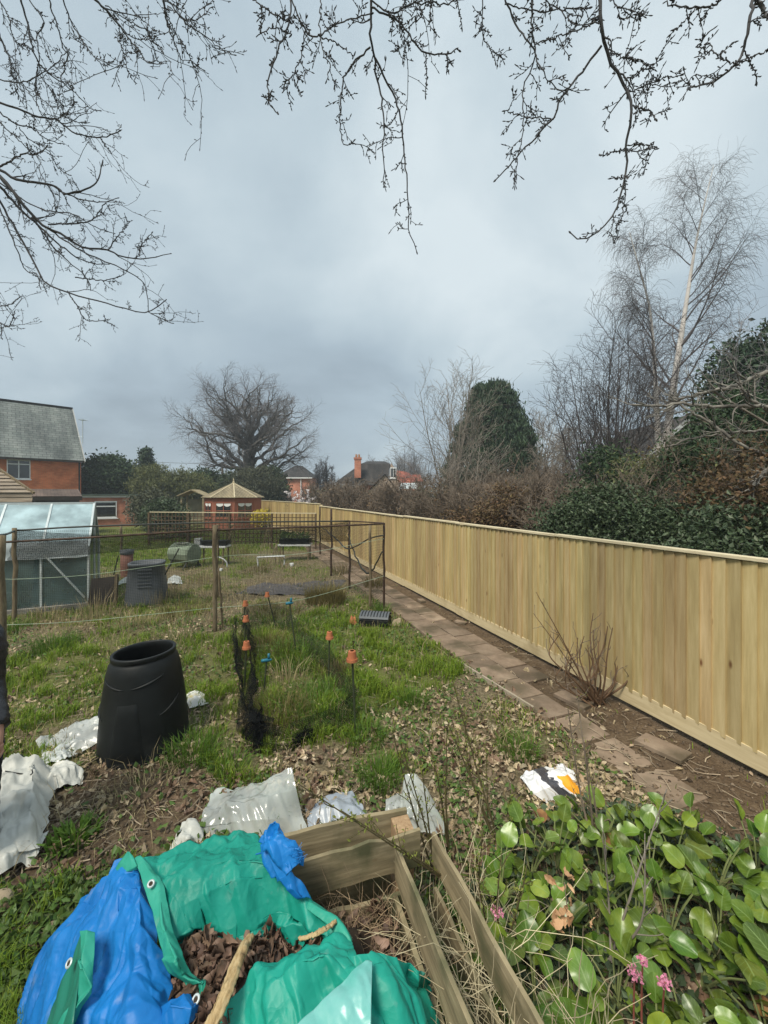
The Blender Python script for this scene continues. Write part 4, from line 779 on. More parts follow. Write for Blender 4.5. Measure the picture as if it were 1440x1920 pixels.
# --- the big oak
ox, oy = -14.0, 41.0
oak = thing('oak_tree', 'huge spreading bare oak tree behind the summerhouse', 'tree', (ox, oy, 0))
TP, TR = poly([[ox, oy, -.2], [ox + .1, oy, 2], [ox - .05, oy, 4.5], [ox + .15, oy, 7.5], [ox - .1, oy, 10.2]], [.85, .68, .6, .42, .2], 24); TP, TR = TP[None], TR[None]
lim = []
for k in range(28):                                       # limbs fan out to an even rounded crown
    th = math.radians(-12 + 204 * (k + rng.uniform(-.3, .3)) / 27); dep = rng.uniform(-1, 1) * .8; cz, rxo, rzo = 8.1, 6.1 * math.sqrt(1 - dep * dep * .5), 5.2
    e = np.array([ox + math.cos(th) * rxo, oy + dep * 5.5, cz + math.sin(th) * rzo * math.sqrt(1 - dep * dep * .35)]); hb = np.clip(4.2 + 4.2 * max(0, math.sin(th)) * rng.uniform(.4, 1.1), 4.0, 9.0); b = np.array([ox, oy, hb])
    m1 = b + (e - b) * .35 + np.array([rng.normal(0, .55), 0, .2 + rng.normal(0, .55)]); m2 = b + (e - b) * .7 + np.array([rng.normal(0, .6), rng.normal(0, .4), .4 + rng.normal(0, .35)]); lim.append(poly([b, m1, m2, e], [.23, .15, .09, .025], 18))
L1 = np.stack([l[0] for l in lim]); _w = rng.normal(0, .09, L1.shape); _w[:, 0] = 0; L1 = L1 + _w; R1 = np.stack([l[1] for l in lim])
L2, R2 = spawn(L1, R1, 11, .2, 1.0, lambda t, p: p * (.34 - .14 * t), (.45, 1.05), 8, .13, .02, .55, .020, rend=.012)
L3, R3 = spawn(L2, R2, 7, .15, 1.0, lambda t, p: p * .48, (.4, 1.0), 6, .15, .03, .6, .009, rend=.007)
L4, R4 = spawn(L3, R3, 5, .15, 1.0, lambda t, p: .25 + p * .45, (.4, 1.1), 4, .22, 0, .6, .0065, rend=.005)
mb = MB(); add_t(mb, TP, TR, 12); add_t(mb, L1, R1, 7); build('trunk', mb, M_oakbark, oak, smooth=True)
mb = MB(); add_t(mb, L2, R2, 4); build('branch', mb, M_oakbark, oak)
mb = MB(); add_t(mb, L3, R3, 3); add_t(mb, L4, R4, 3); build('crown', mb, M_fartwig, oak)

# --- the twin trunk birch
bx, by = 11.0, 16.0
bi = thing('birch_tree', 'tall leafless silver birch with two pale trunks beyond the fence', 'tree', (bx, by, 0))
t1, r1 = poly([atY(1243, 1000, 16), atY(1247, 850, 16), atY(1258, 760, 16.1), atY(1288, 560, 16.3), atY(1308, 440, 16.4), atY(1338, 310, 16.5)], [.19, .16, .13, .08, .04, .010], 26)
t2, r2 = poly([atY(1232, 1000, 15.9), atY(1234, 850, 15.9), atY(1228, 700, 15.7), atY(1218, 580, 15.6), atY(1195, 490, 15.5), atY(1180, 435, 15.5)], [.15, .13, .10, .06, .035, .01], 26)
TP = np.stack([t1, t2]); TR = np.stack([r1, r2])
L1, R1 = spawn(TP, TR, 24, .3, .97, lambda t, p: p * (.32 - .24 * t), (.5, .95), 14, .06, .03, .42, .011, rend=.005)
L2, R2 = spawn(L1, R1, 11, .2, 1.0, lambda t, p: .35 + p * .22, (.4, 1.0), 8, .10, -.03, .5, .0055, rend=.0035)
L3, R3 = spawn(np.concatenate([L2, ]), R2, 9, .15, 1.0, lambda t, p: .3 + p * .42, (.4, 1.2), 7, .07, -.26, .6, .0032, rend=.0024)
L4, R4 = spawn(L1, R1, 14, .45, 1.0, lambda t, p: .7 + 0 * p, (.6, 1.3), 7, .07, -.27, .5, .0032, rend=.0024)
mb = MB(); add_t(mb, TP, TR, 10); build('trunk', mb, M_birch, bi, smooth=True)
mb = MB(); add_t(mb, L1, R1, 5); build('branch', mb, M_birchtwig, bi)
mb = MB(); add_t(mb, L2, R2, 3); add_t(mb, L3, R3, 3); add_t(mb, L4, R4, 3); build('crown', mb, M_birchtwig, bi)

def bare(nm, lab, loc, stems, H, spread, mats, n=(7, 6, 4), r0=.06, group=None, wig=.08, up=.05, fine=.004, cat='tree', ang=(.35, .9), ratio=.5):
    """several rising stems from one stool, each with three orders of twigs"""
    o = thing(nm, lab, cat, loc, group); loc = np.asarray(loc, float); S = []; R = []
    for k in range(stems):
        a = rng.uniform(0, 2 * PI); s = spread * math.sqrt(rng.uniform(.05, 1)); h = H * (1 - .35 * (s / spread) ** 2 * rng.uniform(.5, 1)) * rng.uniform(.85, 1)
        e = loc + [math.cos(a) * s, math.sin(a) * s, h]; b = loc + [math.cos(a) * s * .12, math.sin(a) * s * .12, -.05]
        m1 = b + (e - b) * [.3, .3, .4] + rng.normal(0, .05 * H / 5, 3); m2 = b + (e - b) * [.65, .65, .72] + rng.normal(0, .07 * H / 5, 3)
        P, Q = poly([b, m1, m2, e], [r0 * rng.uniform(.6, 1), r0 * .65, r0 * .4, fine * 1.5], 18); S.append(P); R.append(Q)
    S = np.stack(S); R = np.stack(R)
    a1, q1 = spawn(S, R, n[0], .18, .98, lambda t, p: p * ratio * (1.05 - .75 * t), ang, 10, wig, up, .55, fine * 1.6, rend=fine * 1.3)
    a2, q2 = spawn(a1, q1, n[1], .15, 1, lambda t, p: .12 + p * .38, (.4, 1.0), 6, wig * 1.3, up * .6, .55, fine * 1.3, rend=fine)
    a3, q3 = spawn(a2, q2, n[2], .15, 1, lambda t, p: .08 + p * .42, (.4, 1.1), 4, wig * 1.5, 0, .6, fine, rend=fine * .8)
    mb = MB(); add_t(mb, S, R, 6); build('trunk' if cat == 'tree' else 'stem', mb, mats[0], o, smooth=True)
    mb = MB(); add_t(mb, a1, q1, 4); add_t(mb, a2, q2, 3); add_t(mb, a3, q3, 3); build('crown', mb, mats[1], o)
    return o
g0 = lambda px, Y: np.array([(px - CX) / F * Y, Y, 0.])
bare('bare_tree', 'dense many stemmed leafless tree left of the twin trunk birch', g0(1130, 14), 13, 8.3, 2.2, (M_twig, M_twig), (9, 7, 4), .06, fine=.0042)
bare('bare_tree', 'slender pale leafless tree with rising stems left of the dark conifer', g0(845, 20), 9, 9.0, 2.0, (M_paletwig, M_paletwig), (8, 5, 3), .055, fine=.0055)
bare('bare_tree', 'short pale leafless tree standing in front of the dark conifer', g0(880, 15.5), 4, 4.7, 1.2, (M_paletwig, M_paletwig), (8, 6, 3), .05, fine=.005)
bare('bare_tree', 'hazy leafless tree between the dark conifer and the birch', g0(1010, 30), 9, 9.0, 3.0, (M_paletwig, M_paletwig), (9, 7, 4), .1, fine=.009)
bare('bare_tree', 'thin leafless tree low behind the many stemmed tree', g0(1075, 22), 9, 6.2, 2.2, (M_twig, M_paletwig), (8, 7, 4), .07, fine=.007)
for k, (px, Y, H, S, lab) in enumerate([(760, 75, 11.5, 3.5, 'small far leafless tree right of the chimney house'), (725, 80, 11, 5.5, 'round far leafless tree behind the chimney house roof'), (800, 60, 8, 4, 'low far leafless tree behind the pale rising stems')]):
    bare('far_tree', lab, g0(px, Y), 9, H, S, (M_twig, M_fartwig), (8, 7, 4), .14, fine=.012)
for k, (px, H, lab) in enumerate([(598, 6.6, 'tall thin bare poplar, left one right of the far house'), (609, 7.2, 'tallest thin bare poplar right of the far house'), (621, 6.4, 'thin bare poplar nearest the chimney house')]):
    bare('bare_poplar', lab, g0(px, 50), 5, H, .55, (M_twig, M_twig), (10, 6, 3), .09, fine=.012, ang=(.2, .5), ratio=.3)
bare('bare_tree', 'grey leafless tree at the right edge above the copper leaves', g0(1450, 10.5), 9, 7.0, 2.4, (M_twig, M_fartwig), (8, 6, 4), .06, fine=.0042)

# --- evergreens and shrubs made of leaf clumps
M_ever = surf('evergreen_leaf', [(.021, .040, .018), (.042, .074, .033), (.07, .10, .048)], 2, rough=.6, bump=0, island=.35, hue=.01, trans=.15, spec=.2)
M_conif = surf('conifer_spray', [(.016, .038, .022), (.036, .066, .034), (.065, .098, .042)], .9, rough=.6, bump=0, island=.35, trans=.1)
M_ivy = surf('ivy_leaf', [(.026, .043, .020), (.048, .074, .032), (.092, .118, .062)], 3, rough=.5, bump=0, island=.4, hue=.012, trans=.1, spec=.35)
M_olive = surf('olive_leaf', [(.07, .085, .03), (.13, .145, .055), (.2, .2, .09)], 1.2, rough=.7, bump=0, island=.3, hue=.015, trans=.2)
M_copper = surf('copper_leaf', [(.065, .045, .022), (.12, .078, .038), (.19, .125, .065)], 2, rough=.7, bump=0, island=.4, hue=.02, trans=.2)
M_brownleaf = surf('brown_leaf', [(.09, .06, .035), (.16, .11, .065), (.24, .18, .11)], 2, rough=.8, bump=0, island=.4, trans=.15)
M_greyivy = surf('grey_ivy', [(.04, .05, .03), (.085, .092, .055), (.13, .13, .085)], 1.5, rough=.8, bump=0, island=.3, trans=.1)
def bush(nm, lab, c, rad, ncl, per, size, m, cat='shrub', spread=.28, shell=.7, droop=0.0, wid=.55, stems=6, prof=None, sm=None, group=None, lump=.25, zbase=0.0):
    """foliage clumps over an uneven ellipsoid (or a profile r(t)), with stems inside"""
    c = np.asarray(c, float); rad = np.asarray(rad, float); o = thing(nm, lab, cat, (c[0], c[1], 0), group)
    d = unit(rng.normal(size=(ncl, 3))); d[:, 2] = np.where(d[:, 2] < -.35, -d[:, 2], d[:, 2])
    if prof is None:
        rr = rng.uniform(shell, 1, ncl)[:, None] * (1 - lump + 2 * lump * fbm(d[:, 0] * 2.2 + c[0], d[:, 1] * 2.2 + d[:, 2] * 3.1, 11, 3))[:, None]; CC = c + d * rad * rr
    else:
        t = rng.uniform(0, 1, ncl) ** .9; a = rng.uniform(0, 2 * PI, ncl); r = np.interp(t, prof[0], prof[1]) * rad[0] * rng.uniform(shell, 1, ncl) * (1 - lump + 2 * lump * fbm(a * 1.7, t * 6, 13, 3))
        CC = np.c_[c[0] + np.cos(a) * r, c[1] + np.sin(a) * r, zbase + t * rad[2]]
    spn = spread * rng.uniform(.55, 1.25, (ncl, 1, 1)); pts = (CC[:, None, :] + rng.normal(size=(ncl, per, 3)) * spn * np.array([1, 1, .75])).reshape(-1, 3); pts[:, 2] = np.maximum(pts[:, 2], .03)
    V, f = cards(pts, size * rng.uniform(.6, 1.3, len(pts)), wid, .35, droop); mb = MB(); mb.add(V, f); build('foliage', mb, m, o)
    S = []; R = []
    for k in range(stems):
        q = CC[rng.integers(ncl)]; b = np.array([c[0] + rng.normal(0, .1) * rad[0], c[1] + rng.normal(0, .1) * rad[1], 0]); P, Q = poly([b, b * .5 + q * .5 + [0, 0, rad[2] * .15], q], [.05 * rad[2] / 2, .03 * rad[2] / 2, .01], 10); S.append(P); R.append(Q)
    mb = MB(); add_t(mb, np.stack(S), np.stack(R), 5); build('stem', mb, sm or M_oakbark, o); return o
bush('conifer_tree', 'large dark cypress with a blunt top beyond the fence', g0(924, 26), (2.75, 2.75, 9.2), 640, 120, .34, M_conif, 'tree', .24, .80, 2.2, .26, prof=([0, .08, .25, .5, .72, .86, .95, 1], [.95, 1.1, 1.06, .94, .76, .54, .44, .36]), lump=.36)
bush('laurel_bush', 'rounded dark green laurel beside the brick house', [*g0(205, 35)[:2], 2.4], (2.7, 2.2, 2.9), 260, 110, .26, M_ever, spread=.35)
bush('conifer_tree', 'small dark pointed conifer right of the round laurel', g0(274, 38), (1.0, 1.0, 6.5), 120, 90, .25, M_conif, 'tree', .22, .8, .5, prof=([0, .4, .75, 1], [1.1, 1, .6, .1]))
bush('olive_bush', 'yellow green bamboo like bush below the pointed conifer', [*g0(292, 34)[:2], 2.0], (1.9, 1.6, 2.6), 120, 100, .3, M_olive, spread=.35, droop=-.8, wid=.2)
bush('olive_bush', 'yellow green feathery bush left of the oak', [*g0(345, 36)[:2], 1.7], (2.6, 1.6, 2.5), 150, 100, .3, M_olive, spread=.4, droop=-.8, wid=.2)
bush('laurel_bush', 'dark green bush under the left side of the oak crown', [*g0(382, 40)[:2], 2.0], (2.3, 2, 2.6), 140, 90, .28, M_ever, spread=.4)
bush('ivy_thicket', 'grey green ivy mass round the foot of the oak', [*g0(478, 38)[:2], 1.9], (2.5, 2.2, 2.9), 220, 110, .26, M_greyivy, spread=.4, droop=.8, wid=.3)
bush('ivy_thicket', 'dark ivy mass left of the oak trunk behind the summerhouse', [*g0(436, 40)[:2], 1.8], (2.1, 2.0, 2.4), 140, 110, .28, M_ivy, spread=.4)
bush('ivy_thicket', 'dark low ivy mass between oak and far brick house', [*g0(510, 39)[:2], 1.7], (1.3, 1.6, 2.9), 120, 100, .28, M_ivy, spread=.35)
bush('garden_shrub', 'dark leafy shrub with pale flowers left of the arbour', [*g0(308, 20)[:2], .7], (1.0, .9, 1.15), 110, 90, .13, M_ivy, spread=.2)
bush('garden_shrub', 'brownish shrub between the brick extension and the arbour', [*g0(288, 25)[:2], .9], (1.1, 1.1, 1.5), 120, 80, .16, M_greyivy, spread=.3)
bush('ivy_bush', 'broad ivy covered bush with small glossy leaves behind the fence', [*g0(1150, 6.9)[:2], 1.15], (1.25, .95, 1.05), 330, 95, .07, M_ivy, spread=.15, lump=.2)
bush('ivy_bush', 'low dark ivy bush behind the fence below the birch', [*g0(1260, 6.1)[:2], 1.0], (1.0, .8, .95), 240, 90, .062, M_ivy, spread=.15)
bush('evergreen_bush', 'tall dark evergreen bush behind the fence right of birch', [*g0(1330, 7.6)[:2], 1.6], (1.25, 1.0, 1.6), 170, 85, .10, M_ever, spread=.2)
bush('evergreen_bush', 'dark evergreen shrub at the foot of the many stemmed bare tree', [*g0(1150, 11.5)[:2], 1.7], (1.1, 1.0, 1.9), 100, 70, .12, M_ever, spread=.22, shell=.5)
bush('evergreen_tree', 'blue green evergreen tree at the right edge above the copper shrub', [*g0(1440, 12.5)[:2], 4.9], (1.75, 1.6, 2.7), 190, 80, .17, M_conif, 'tree', .26, .5, stems=10, zbase=2)
bush('copper_shrub', 'shrub with withered copper leaves at the right edge behind fence', [*g0(1415, 5.6)[:2], 1.55], (.95, .8, 1.4), 100, 55, .075, M_copper, spread=.2, shell=.5, stems=12, sm=M_browntwig)
bush('copper_shrub', 'sparse copper leaved shrub behind the dark evergreen bush', [*g0(1300, 9.2)[:2], 1.9], (1.6, 1.0, 1.3), 70, 45, .085, M_copper, spread=.24, shell=.5, stems=12, sm=M_browntwig)
bush('evergreen_bush', 'dark green bush low at the right edge behind the fence', [*g0(1400, 4.9)[:2], .95], (.95, .7, 1.0), 170, 80, .07, M_ivy, spread=.15)
# brown thicket that follows the far side of the fence
for k, (px, Y, H, S) in enumerate([(1040, 9.6, 2.75, 1.1), (985, 10.3, 2.6, 1.0), (935, 11.4, 2.6, 1.0), (890, 12.6, 2.8, 1.2), (845, 14, 2.7, 1.2), (800, 15.5, 2.75, 1.3), (760, 17.5, 2.8, 1.4), (720, 20, 2.9, 1.5), (680, 22, 2.9, 1.7), (640, 25, 3.1, 1.8), (610, 29, 3.4, 2.0), (1075, 8.3, 2.5, 1.0), (960, 16, 2.8, 1.8), (1040, 15, 3.2, 1.8)]):
    H *= rng.uniform(.8, 1.25); o = bare('bare_shrub', 'brown leafless shrub in the thicket behind the long pale fence', g0(px, Y), 22, H, S, (M_browntwig, M_browntwig), (6, 5, 3), .02, group='brown thicket behind the long fence', fine=.0035 + .00022 * Y, cat='shrub')
    n = 320; a = rng.uniform(0, 2 * PI, n); r = S * 1.15 * np.sqrt(rng.random(n)); b = g0(px, Y); V, f = cards(np.c_[b[0] + np.cos(a) * r, b[1] + np.sin(a) * r * .8, rng.uniform(.05, H * .92, n)], (.04 + .004 * Y) * rng.uniform(.7, 1.4, n), .5)
    mb = MB(); mb.add(V, f); build('foliage', mb, M_brownleaf if k % 3 else M_copper, o)
bush('withered_bush', 'bush with withered brown leaves behind the fence below the conifer', [*g0(950, 9.8)[:2], 1.1], (1.5, .7, 1.2), 150, 60, .08, M_copper, spread=.2, shell=.4, stems=14, sm=M_browntwig)
bush('withered_bush', 'dull green bush in the thicket behind the fence below the pale stems', [*g0(830, 16.5)[:2], 1.0], (1.6, 1.0, 1.4), 130, 70, .12, M_greyivy, spread=.25, shell=.5, stems=10, sm=M_browntwig)
bush('withered_bush', 'dark shrub behind the fence in front of the chimney house', [*g0(650, 30)[:2], 1.2], (3.3, 1.4, 1.3), 170, 70, .2, M_greyivy, spread=.35, shell=.4, stems=10, sm=M_browntwig)
for k, (px, Y, H, S, lab) in enumerate([(1235, 6.8, 2.9, .8, 'tangle of bare grey brown stems rising behind the ivy bushes'), (1330, 7.2, 3.4, 1.0, 'bare twiggy shrub in front of the tall evergreen bushes'), (1405, 5.8, 3.0, .7, 'bare brown stems at the right edge among copper leaves')]):
    o = bare('bare_shrub', lab, g0(px, Y), 11, H, S, (M_twig, M_browntwig), (6, 5, 3), .018, fine=.003, cat='shrub'); n = 160; a = rng.uniform(0, 2 * PI, n); r = S * 1.1 * np.sqrt(rng.random(n)); b = g0(px, Y); V, f = cards(np.c_[b[0] + np.cos(a) * r, b[1] + np.sin(a) * r * .8, rng.uniform(.8, H * .95, n)], .06 * rng.uniform(.7, 1.4, n), .5); mb = MB(); mb.add(V, f); build('foliage', mb, M_olive if k % 2 == 0 else M_copper, o)
bush('evergreen_bush', 'tall dark green bush at the right edge under the blue green tree', [*g0(1405, 8.2)[:2], 2.2], (1.35, 1.0, 2.0), 210, 85, .10, M_ever, spread=.22, lump=.35)
bush('olive_bush', 'dull olive twiggy bush between the birch and the evergreen bushes', [*g0(1265, 8.6)[:2], 1.7], (1.3, .9, 1.5), 120, 70, .09, M_olive, spread=.25, shell=.5, wid=.3, lump=.35)
# timber lying on a wall behind the thicket
q = atY(895, 918, 14.5); w = atY(1012, 921, 14.5); mb = MB(); mb.beam(q, w, .1, .12); mb.beam(q + [0, .3, .14], q * .4 + w * .6 + [0, .3, .12], .3, .12); tag(build('timber_stack', mb, surf('old_plank', [(.2, .13, .08), (.34, .24, .16)], 4)), 'old brown planks lying behind the thicket under the conifer', 'planks')
# magnolia, forsythia
mo = bare('magnolia_tree', 'small magnolia with large white blossoms beyond the trellis', g0(566, 24), 9, 2.7, 1.0, (M_twig, M_twig), (5, 3, 2), .03, fine=.006)
n = 60; a = rng.uniform(0, 2 * PI, n); r = .95 * np.sqrt(rng.random(n)); b = g0(566, 24); C = np.c_[b[0] + np.cos(a) * r, b[1] + np.sin(a) * r * .6, rng.uniform(1.0, 2.75, n) - .4 * r]
C = (C[:, None] + rng.normal(0, .045, (n, 9, 3))).reshape(-1, 3); V, f = cards(C, rng.uniform(.1, .19, len(C)), .6); mb = MB(); mb.add(V, f); build('blossom', mb, surf('magnolia_petal', [(.62, .55, .56), (.80, .77, .76)], 4, rough=.6, bump=0, trans=.25), mo)
bush('forsythia_bush', 'small forsythia bush in bright yellow flower by the far fence', [*g0(491, 22)[:2], .8], (.42, .4, .5), 45, 60, .09, surf('yellow_flower', [(.42, .33, .03), (.55, .45, .06)], 3, bump=0, rough=.7, trans=.2), spread=.14, wid=.8)
# pale flowers on the shrub near the arbour
# far wood that closes the horizon
n = 90; C = []
for k in range(n):
    px = rng.uniform(-500, 2000); Y = rng.uniform(75, 110); h = rng.uniform(3.2, 5.2) * (1.2 if px > 800 else .9); b = g0(px, Y); C.append(np.c_[b[0] + rng.normal(0, 2.6, 260), b[1] + rng.normal(0, 1.5, 260), np.abs(rng.normal(0, .5, 260)) * h + rng.uniform(0, h * .6, 260)])
C = np.concatenate(C); V, f = cards(C, rng.uniform(.35, .8, len(C)), .6); mb = MB(); mb.add(V, f); kind(build('far_woods', mb, M_greyivy, origin=(0, 90, 0)), 'stuff', 'hazy far woods along the horizon')

# ================================================================== the tree whose bare branches hang over the camera
M_over = bark('overhang_bark', (.05, .05, .054), (.095, .092, .096), 14)
ov = thing('overhanging_oak', 'bare oak whose budding branches hang down into the top of the view', 'tree', (-4.6, -2.6, 0))
tk, tr_ = poly([[-4.6, -2.6, -.2], [-4.5, -2.5, 2.5], [-4.55, -2.4, 5.2]], [.42, .34, .28], 12)
limA, rA = poly([[-4.5, -2.4, 5.0], [-3, -.6, 7.0], [-.6, 1.0, 7.6], [1.6, 1.6, 7.5], [3.8, 2.2, 7.1]], [.2, .15, .1, .07, .04], 40)
limB, rB = poly([[-4.5, -2.4, 5.1], [-5.4, .3, 7.0], [-5.6, 2.6, 6.8], [-5.3, 4.0, 6.1], [-4.9, 4.6, 5.75]], [.2, .14, .1, .07, .05], 40)
limC, rC = poly([[-5.4, .3, 7.0], [-4.6, 2.0, 7.9], [-3.6, 2.9, 7.6], [-2.2, 3.2, 7.3]], [.12, .09, .06, .03], 40)
Z6 = lambda L: [(460 + x / 1.4694, y / 1.4694) for x, y in L]; Z5 = lambda L: [(x / 2.769, y / 2.769) for x, y in L]
ST = []   # pixels, depth at start, depth at tip, width at start, width at tip (photo pixels)
def S6(L, d0, d1, w0, w1): ST.append((Z6(L), d0, d1, w0, w1))
def S5(L, d0, d1, w0, w1): ST.append((Z5(L), d0, d1, w0, w1))
S6([(345, -30), (345, 90), (355, 150), (365, 215), (378, 300), (382, 400), (380, 455), (382, 515)], 2.5, 2.7, 9, 3); S6([(358, 160), (390, 230), (415, 275), (430, 340), (438, 420), (445, 500), (450, 590), (450, 630), (470, 690)], 2.53, 2.8, 7, 3)
S6([(345, 130), (300, 170), (270, 230), (262, 310), (262, 370), (275, 400), (300, 390)], 2.53, 2.7, 6, 3); S6([(125, -20), (120, 60), (95, 130), (68, 210), (62, 265), (88, 318)], 2.4, 2.3, 6, 4)
S6([(345, 20), (420, 60), (450, 95), (495, 145), (560, 147), (590, 133)], 2.5, 2.6, 6, 4); S6([(497, 147), (499, 200), (498, 262)], 2.56, 2.6, 4, 3)
S6([(120, -20), (150, 55), (175, 92), (200, 100), (260, 65), (345, 38)], 2.35, 2.5, 5, 4); S6([(200, 95), (240, 115), (270, 130), (300, 155)], 2.4, 2.45, 4, 3); S6([(165, 85), (155, 150), (130, 210), (105, 245)], 2.37, 2.35, 4, 3); S6([(130, 205), (145, 245), (152, 263)], 2.36, 2.36, 3, 2)
S6([(210, -20), (205, 60), (215, 150), (235, 175), (225, 220)], 2.6, 2.6, 4, 3); S6([(20, 0), (80, 40), (130, 62)], 2.3, 2.37, 4, 4); S6([(30, 102), (70, 78), (128, 92)], 2.3, 2.38, 3, 3)
S6([(975, -25), (980, 60), (990, 130), (1010, 180), (1045, 240), (1065, 290), (1055, 360), (1050, 410), (1045, 500), (1025, 570), (1000, 610), (960, 645), (915, 660), (895, 645)], 2.3, 2.6, 12, 4)
S6([(982, 125), (940, 180), (880, 260), (850, 320), (800, 380), (750, 430), (692, 495)], 2.34, 2.55, 8, 4); S6([(850, 328), (790, 325), (745, 315), (717, 302)], 2.44, 2.45, 4, 3)
S6([(712, -20), (740, 60), (780, 115), (800, 150), (775, 220), (762, 260), (768, 330), (762, 400), (745, 440)], 2.45, 2.6, 6, 3); S6([(788, -20), (793, 80), (800, 140), (820, 200), (845, 235), (882, 258)], 2.4, 2.45, 6, 3)
S6([(800, 122), (850, 105), (900, 85), (960, 65), (978, 35)], 2.45, 2.32, 4, 4); S6([(715, 12), (760, 22), (800, 30), (880, 25), (945, 20)], 2.46, 2.4, 4, 4); S6([(800, -20), (860, 25), (900, 65), (925, 72), (970, 62)], 2.4, 2.32, 4, 3)
S6([(995, 130), (1025, 155), (1050, 160), (1090, 168)], 2.35, 2.4, 5, 3); S6([(1045, 222), (1090, 195), (1115, 188), (1140, 165)], 2.4, 2.45, 4, 3); S6([(1055, 252), (1120, 230), (1160, 212), (1195, 213)], 2.42, 2.5, 4, 3); S6([(1068, 290), (1090, 300), (1118, 308), (1130, 327)], 2.44, 2.5, 5, 4)
S6([(1050, 410), (1015, 420), (980, 428)], 2.5, 2.5, 4, 4); S6([(1053, 400), (1090, 397), (1115, 398), (1133, 408)], 2.5, 2.55, 4, 3); S6([(1046, 490), (1025, 492), (1010, 490)], 2.55, 2.55, 3, 3); S6([(1046, 480), (1043, 560), (1038, 600), (1020, 635)], 2.55, 2.6, 4, 3)
S6([(1402, -20), (1385, 80), (1365, 150), (1345, 185), (1290, 225), (1250, 235), (1215, 245)], 2.1, 2.2, 11, 4); S6([(1350, 180), (1300, 152), (1270, 138), (1243, 125)], 2.14, 2.2, 5, 3); S6([(1350, 183), (1400, 155), (1440, 138), (1480, 120)], 2.14, 2.0, 5, 4); S6([(1375, 140), (1395, 178), (1410, 222)], 2.13, 2.2, 4, 4)
S6([(1150, 10), (1220, 20), (1290, 15), (1320, -25)], 2.25, 2.2, 4, 7); S6([(1245, 18), (1200, 70), (1172, 92)], 2.23, 2.3, 4, 3); S6([(1470, 60), (1430, 30), (1395, -20)], 2.05, 2.1, 10, 14)
S6([(655, -20), (652, 60), (660, 110), (690, 170)], 2.6, 2.65, 4, 3); S6([(580, -20), (590, 40), (597, 75)], 2.55, 2.6, 3, 3); S6([(510, -20), (510, 30), (513, 60)], 2.6, 2.6, 3, 3); S6([(500, -20), (485, 45), (450, 76)], 2.55, 2.52, 4, 3); S6([(440, -20), (430, 60), (440, 110), (435, 170)], 2.6, 2.65, 3, 3); S6([(1000, -10), (1040, 30), (1075, 45), (1090, 35)], 2.3, 2.35, 4, 3); S6([(330, -15), (400, 35), (470, 10), (560, 8), (600, -15)], 2.5, 2.5, 5, 4)
S5([(105, -20), (140, 120), (175, 270), (220, 350), (310, 420), (400, 490), (470, 560), (515, 575)], 3.6, 3.9, 8, 3); S5([(250, -20), (290, 110), (330, 250), (355, 290), (320, 400), (330, 480), (380, 460)], 3.4, 3.7, 6, 3); S5([(318, -20), (370, 110), (430, 220), (520, 330), (550, 385)], 3.3, 3.5, 6, 3)
S5([(475, -20), (540, 40), (600, 110), (660, 190), (720, 260), (760, 320), (832, 332)], 3.1, 3.3, 10, 3); S5([(850, -20), (860, 80), (890, 190), (930, 280), (950, 325)], 3.0, 3.2, 8, 3); S5([(860, 60), (905, 160), (960, 250), (1000, 320), (1052, 365)], 3.0, 3.2, 5, 3); S5([(865, -5), (960, 110), (1060, 185), (1150, 250), (1217, 285)], 3.0, 3.2, 6, 3)
S5([(-30, 520), (100, 570), (200, 605), (290, 620), (370, 680), (440, 705), (520, 715), (625, 680)], 4.0, 4.2, 9, 4); S5([(520, 713), (545, 750), (567, 787)], 4.15, 4.2, 4, 3); S5([(290, 620), (350, 580), (392, 530)], 4.1, 4.1, 5, 4); S5([(-30, 555), (70, 640), (160, 660), (240, 720), (330, 745)], 4.1, 4.2, 6, 3)
S5([(-20, 880), (60, 830), (120, 800), (190, 800), (245, 758)], 4.3, 4.2, 8, 4); S5([(-25, 870), (100, 935), (270, 960), (340, 1005), (440, 985), (500, 950), (520, 890), (535, 838)], 4.3, 4.5, 12, 4); S5([(270, 960), (330, 1000), (440, 1040), (540, 1050), (612, 1028)], 4.4, 4.6, 6, 3)
S5([(-25, 890), (80, 1010), (170, 1120), (240, 1180), (330, 1220), (420, 1280), (560, 1300), (640, 1335), (760, 1345), (882, 1318)], 4.3, 4.8, 15, 3); S5([(-25, 940), (100, 1080), (200, 1170), (330, 1290), (450, 1360), (560, 1372)], 4.4, 4.7, 12, 3)
S5([(-25, 1000), (60, 1150), (120, 1260), (180, 1370), (240, 1470), (360, 1520), (500, 1560), (640, 1600), (770, 1620), (857, 1558)], 4.5, 4.8, 9, 4); S5([(770, 1620), (830, 1650), (893, 1680)], 4.75, 4.8, 4, 3); S5([(240, 1180), (400, 1290), (520, 1345), (640, 1400), (740, 1460), (765, 1540), (770, 1612)], 4.5, 4.8, 7, 3)
S5([(250, 1165), (400, 1160), (480, 1140), (542, 1058)], 4.5, 4.6, 6, 4); S5([(560, 1300), (610, 1230), (672, 1158)], 4.6, 4.7, 5, 3); S5([(722, 1330), (730, 1280), (787, 1208)], 4.7, 4.8, 4, 3); S5([(350, 1510), (400, 1590), (450, 1660), (556, 1665)], 4.7, 4.8, 5, 3)
S5([(-20, 130), (40, 280), (70, 420), (95, 505)], 3.9, 4.0, 5, 3); S5([(-10, -10), (50, 100), (75, 210), (160, 250)], 3.8, 3.9, 5, 3); S5([(145, -20), (225, 110), (195, 185), (205, 290), (188, 385), (190, 540)], 3.7, 3.9, 5, 3); S5([(-20, 412), (110, 430), (200, 390), (290, 330), (345, 270)], 3.9, 3.9, 5, 3)
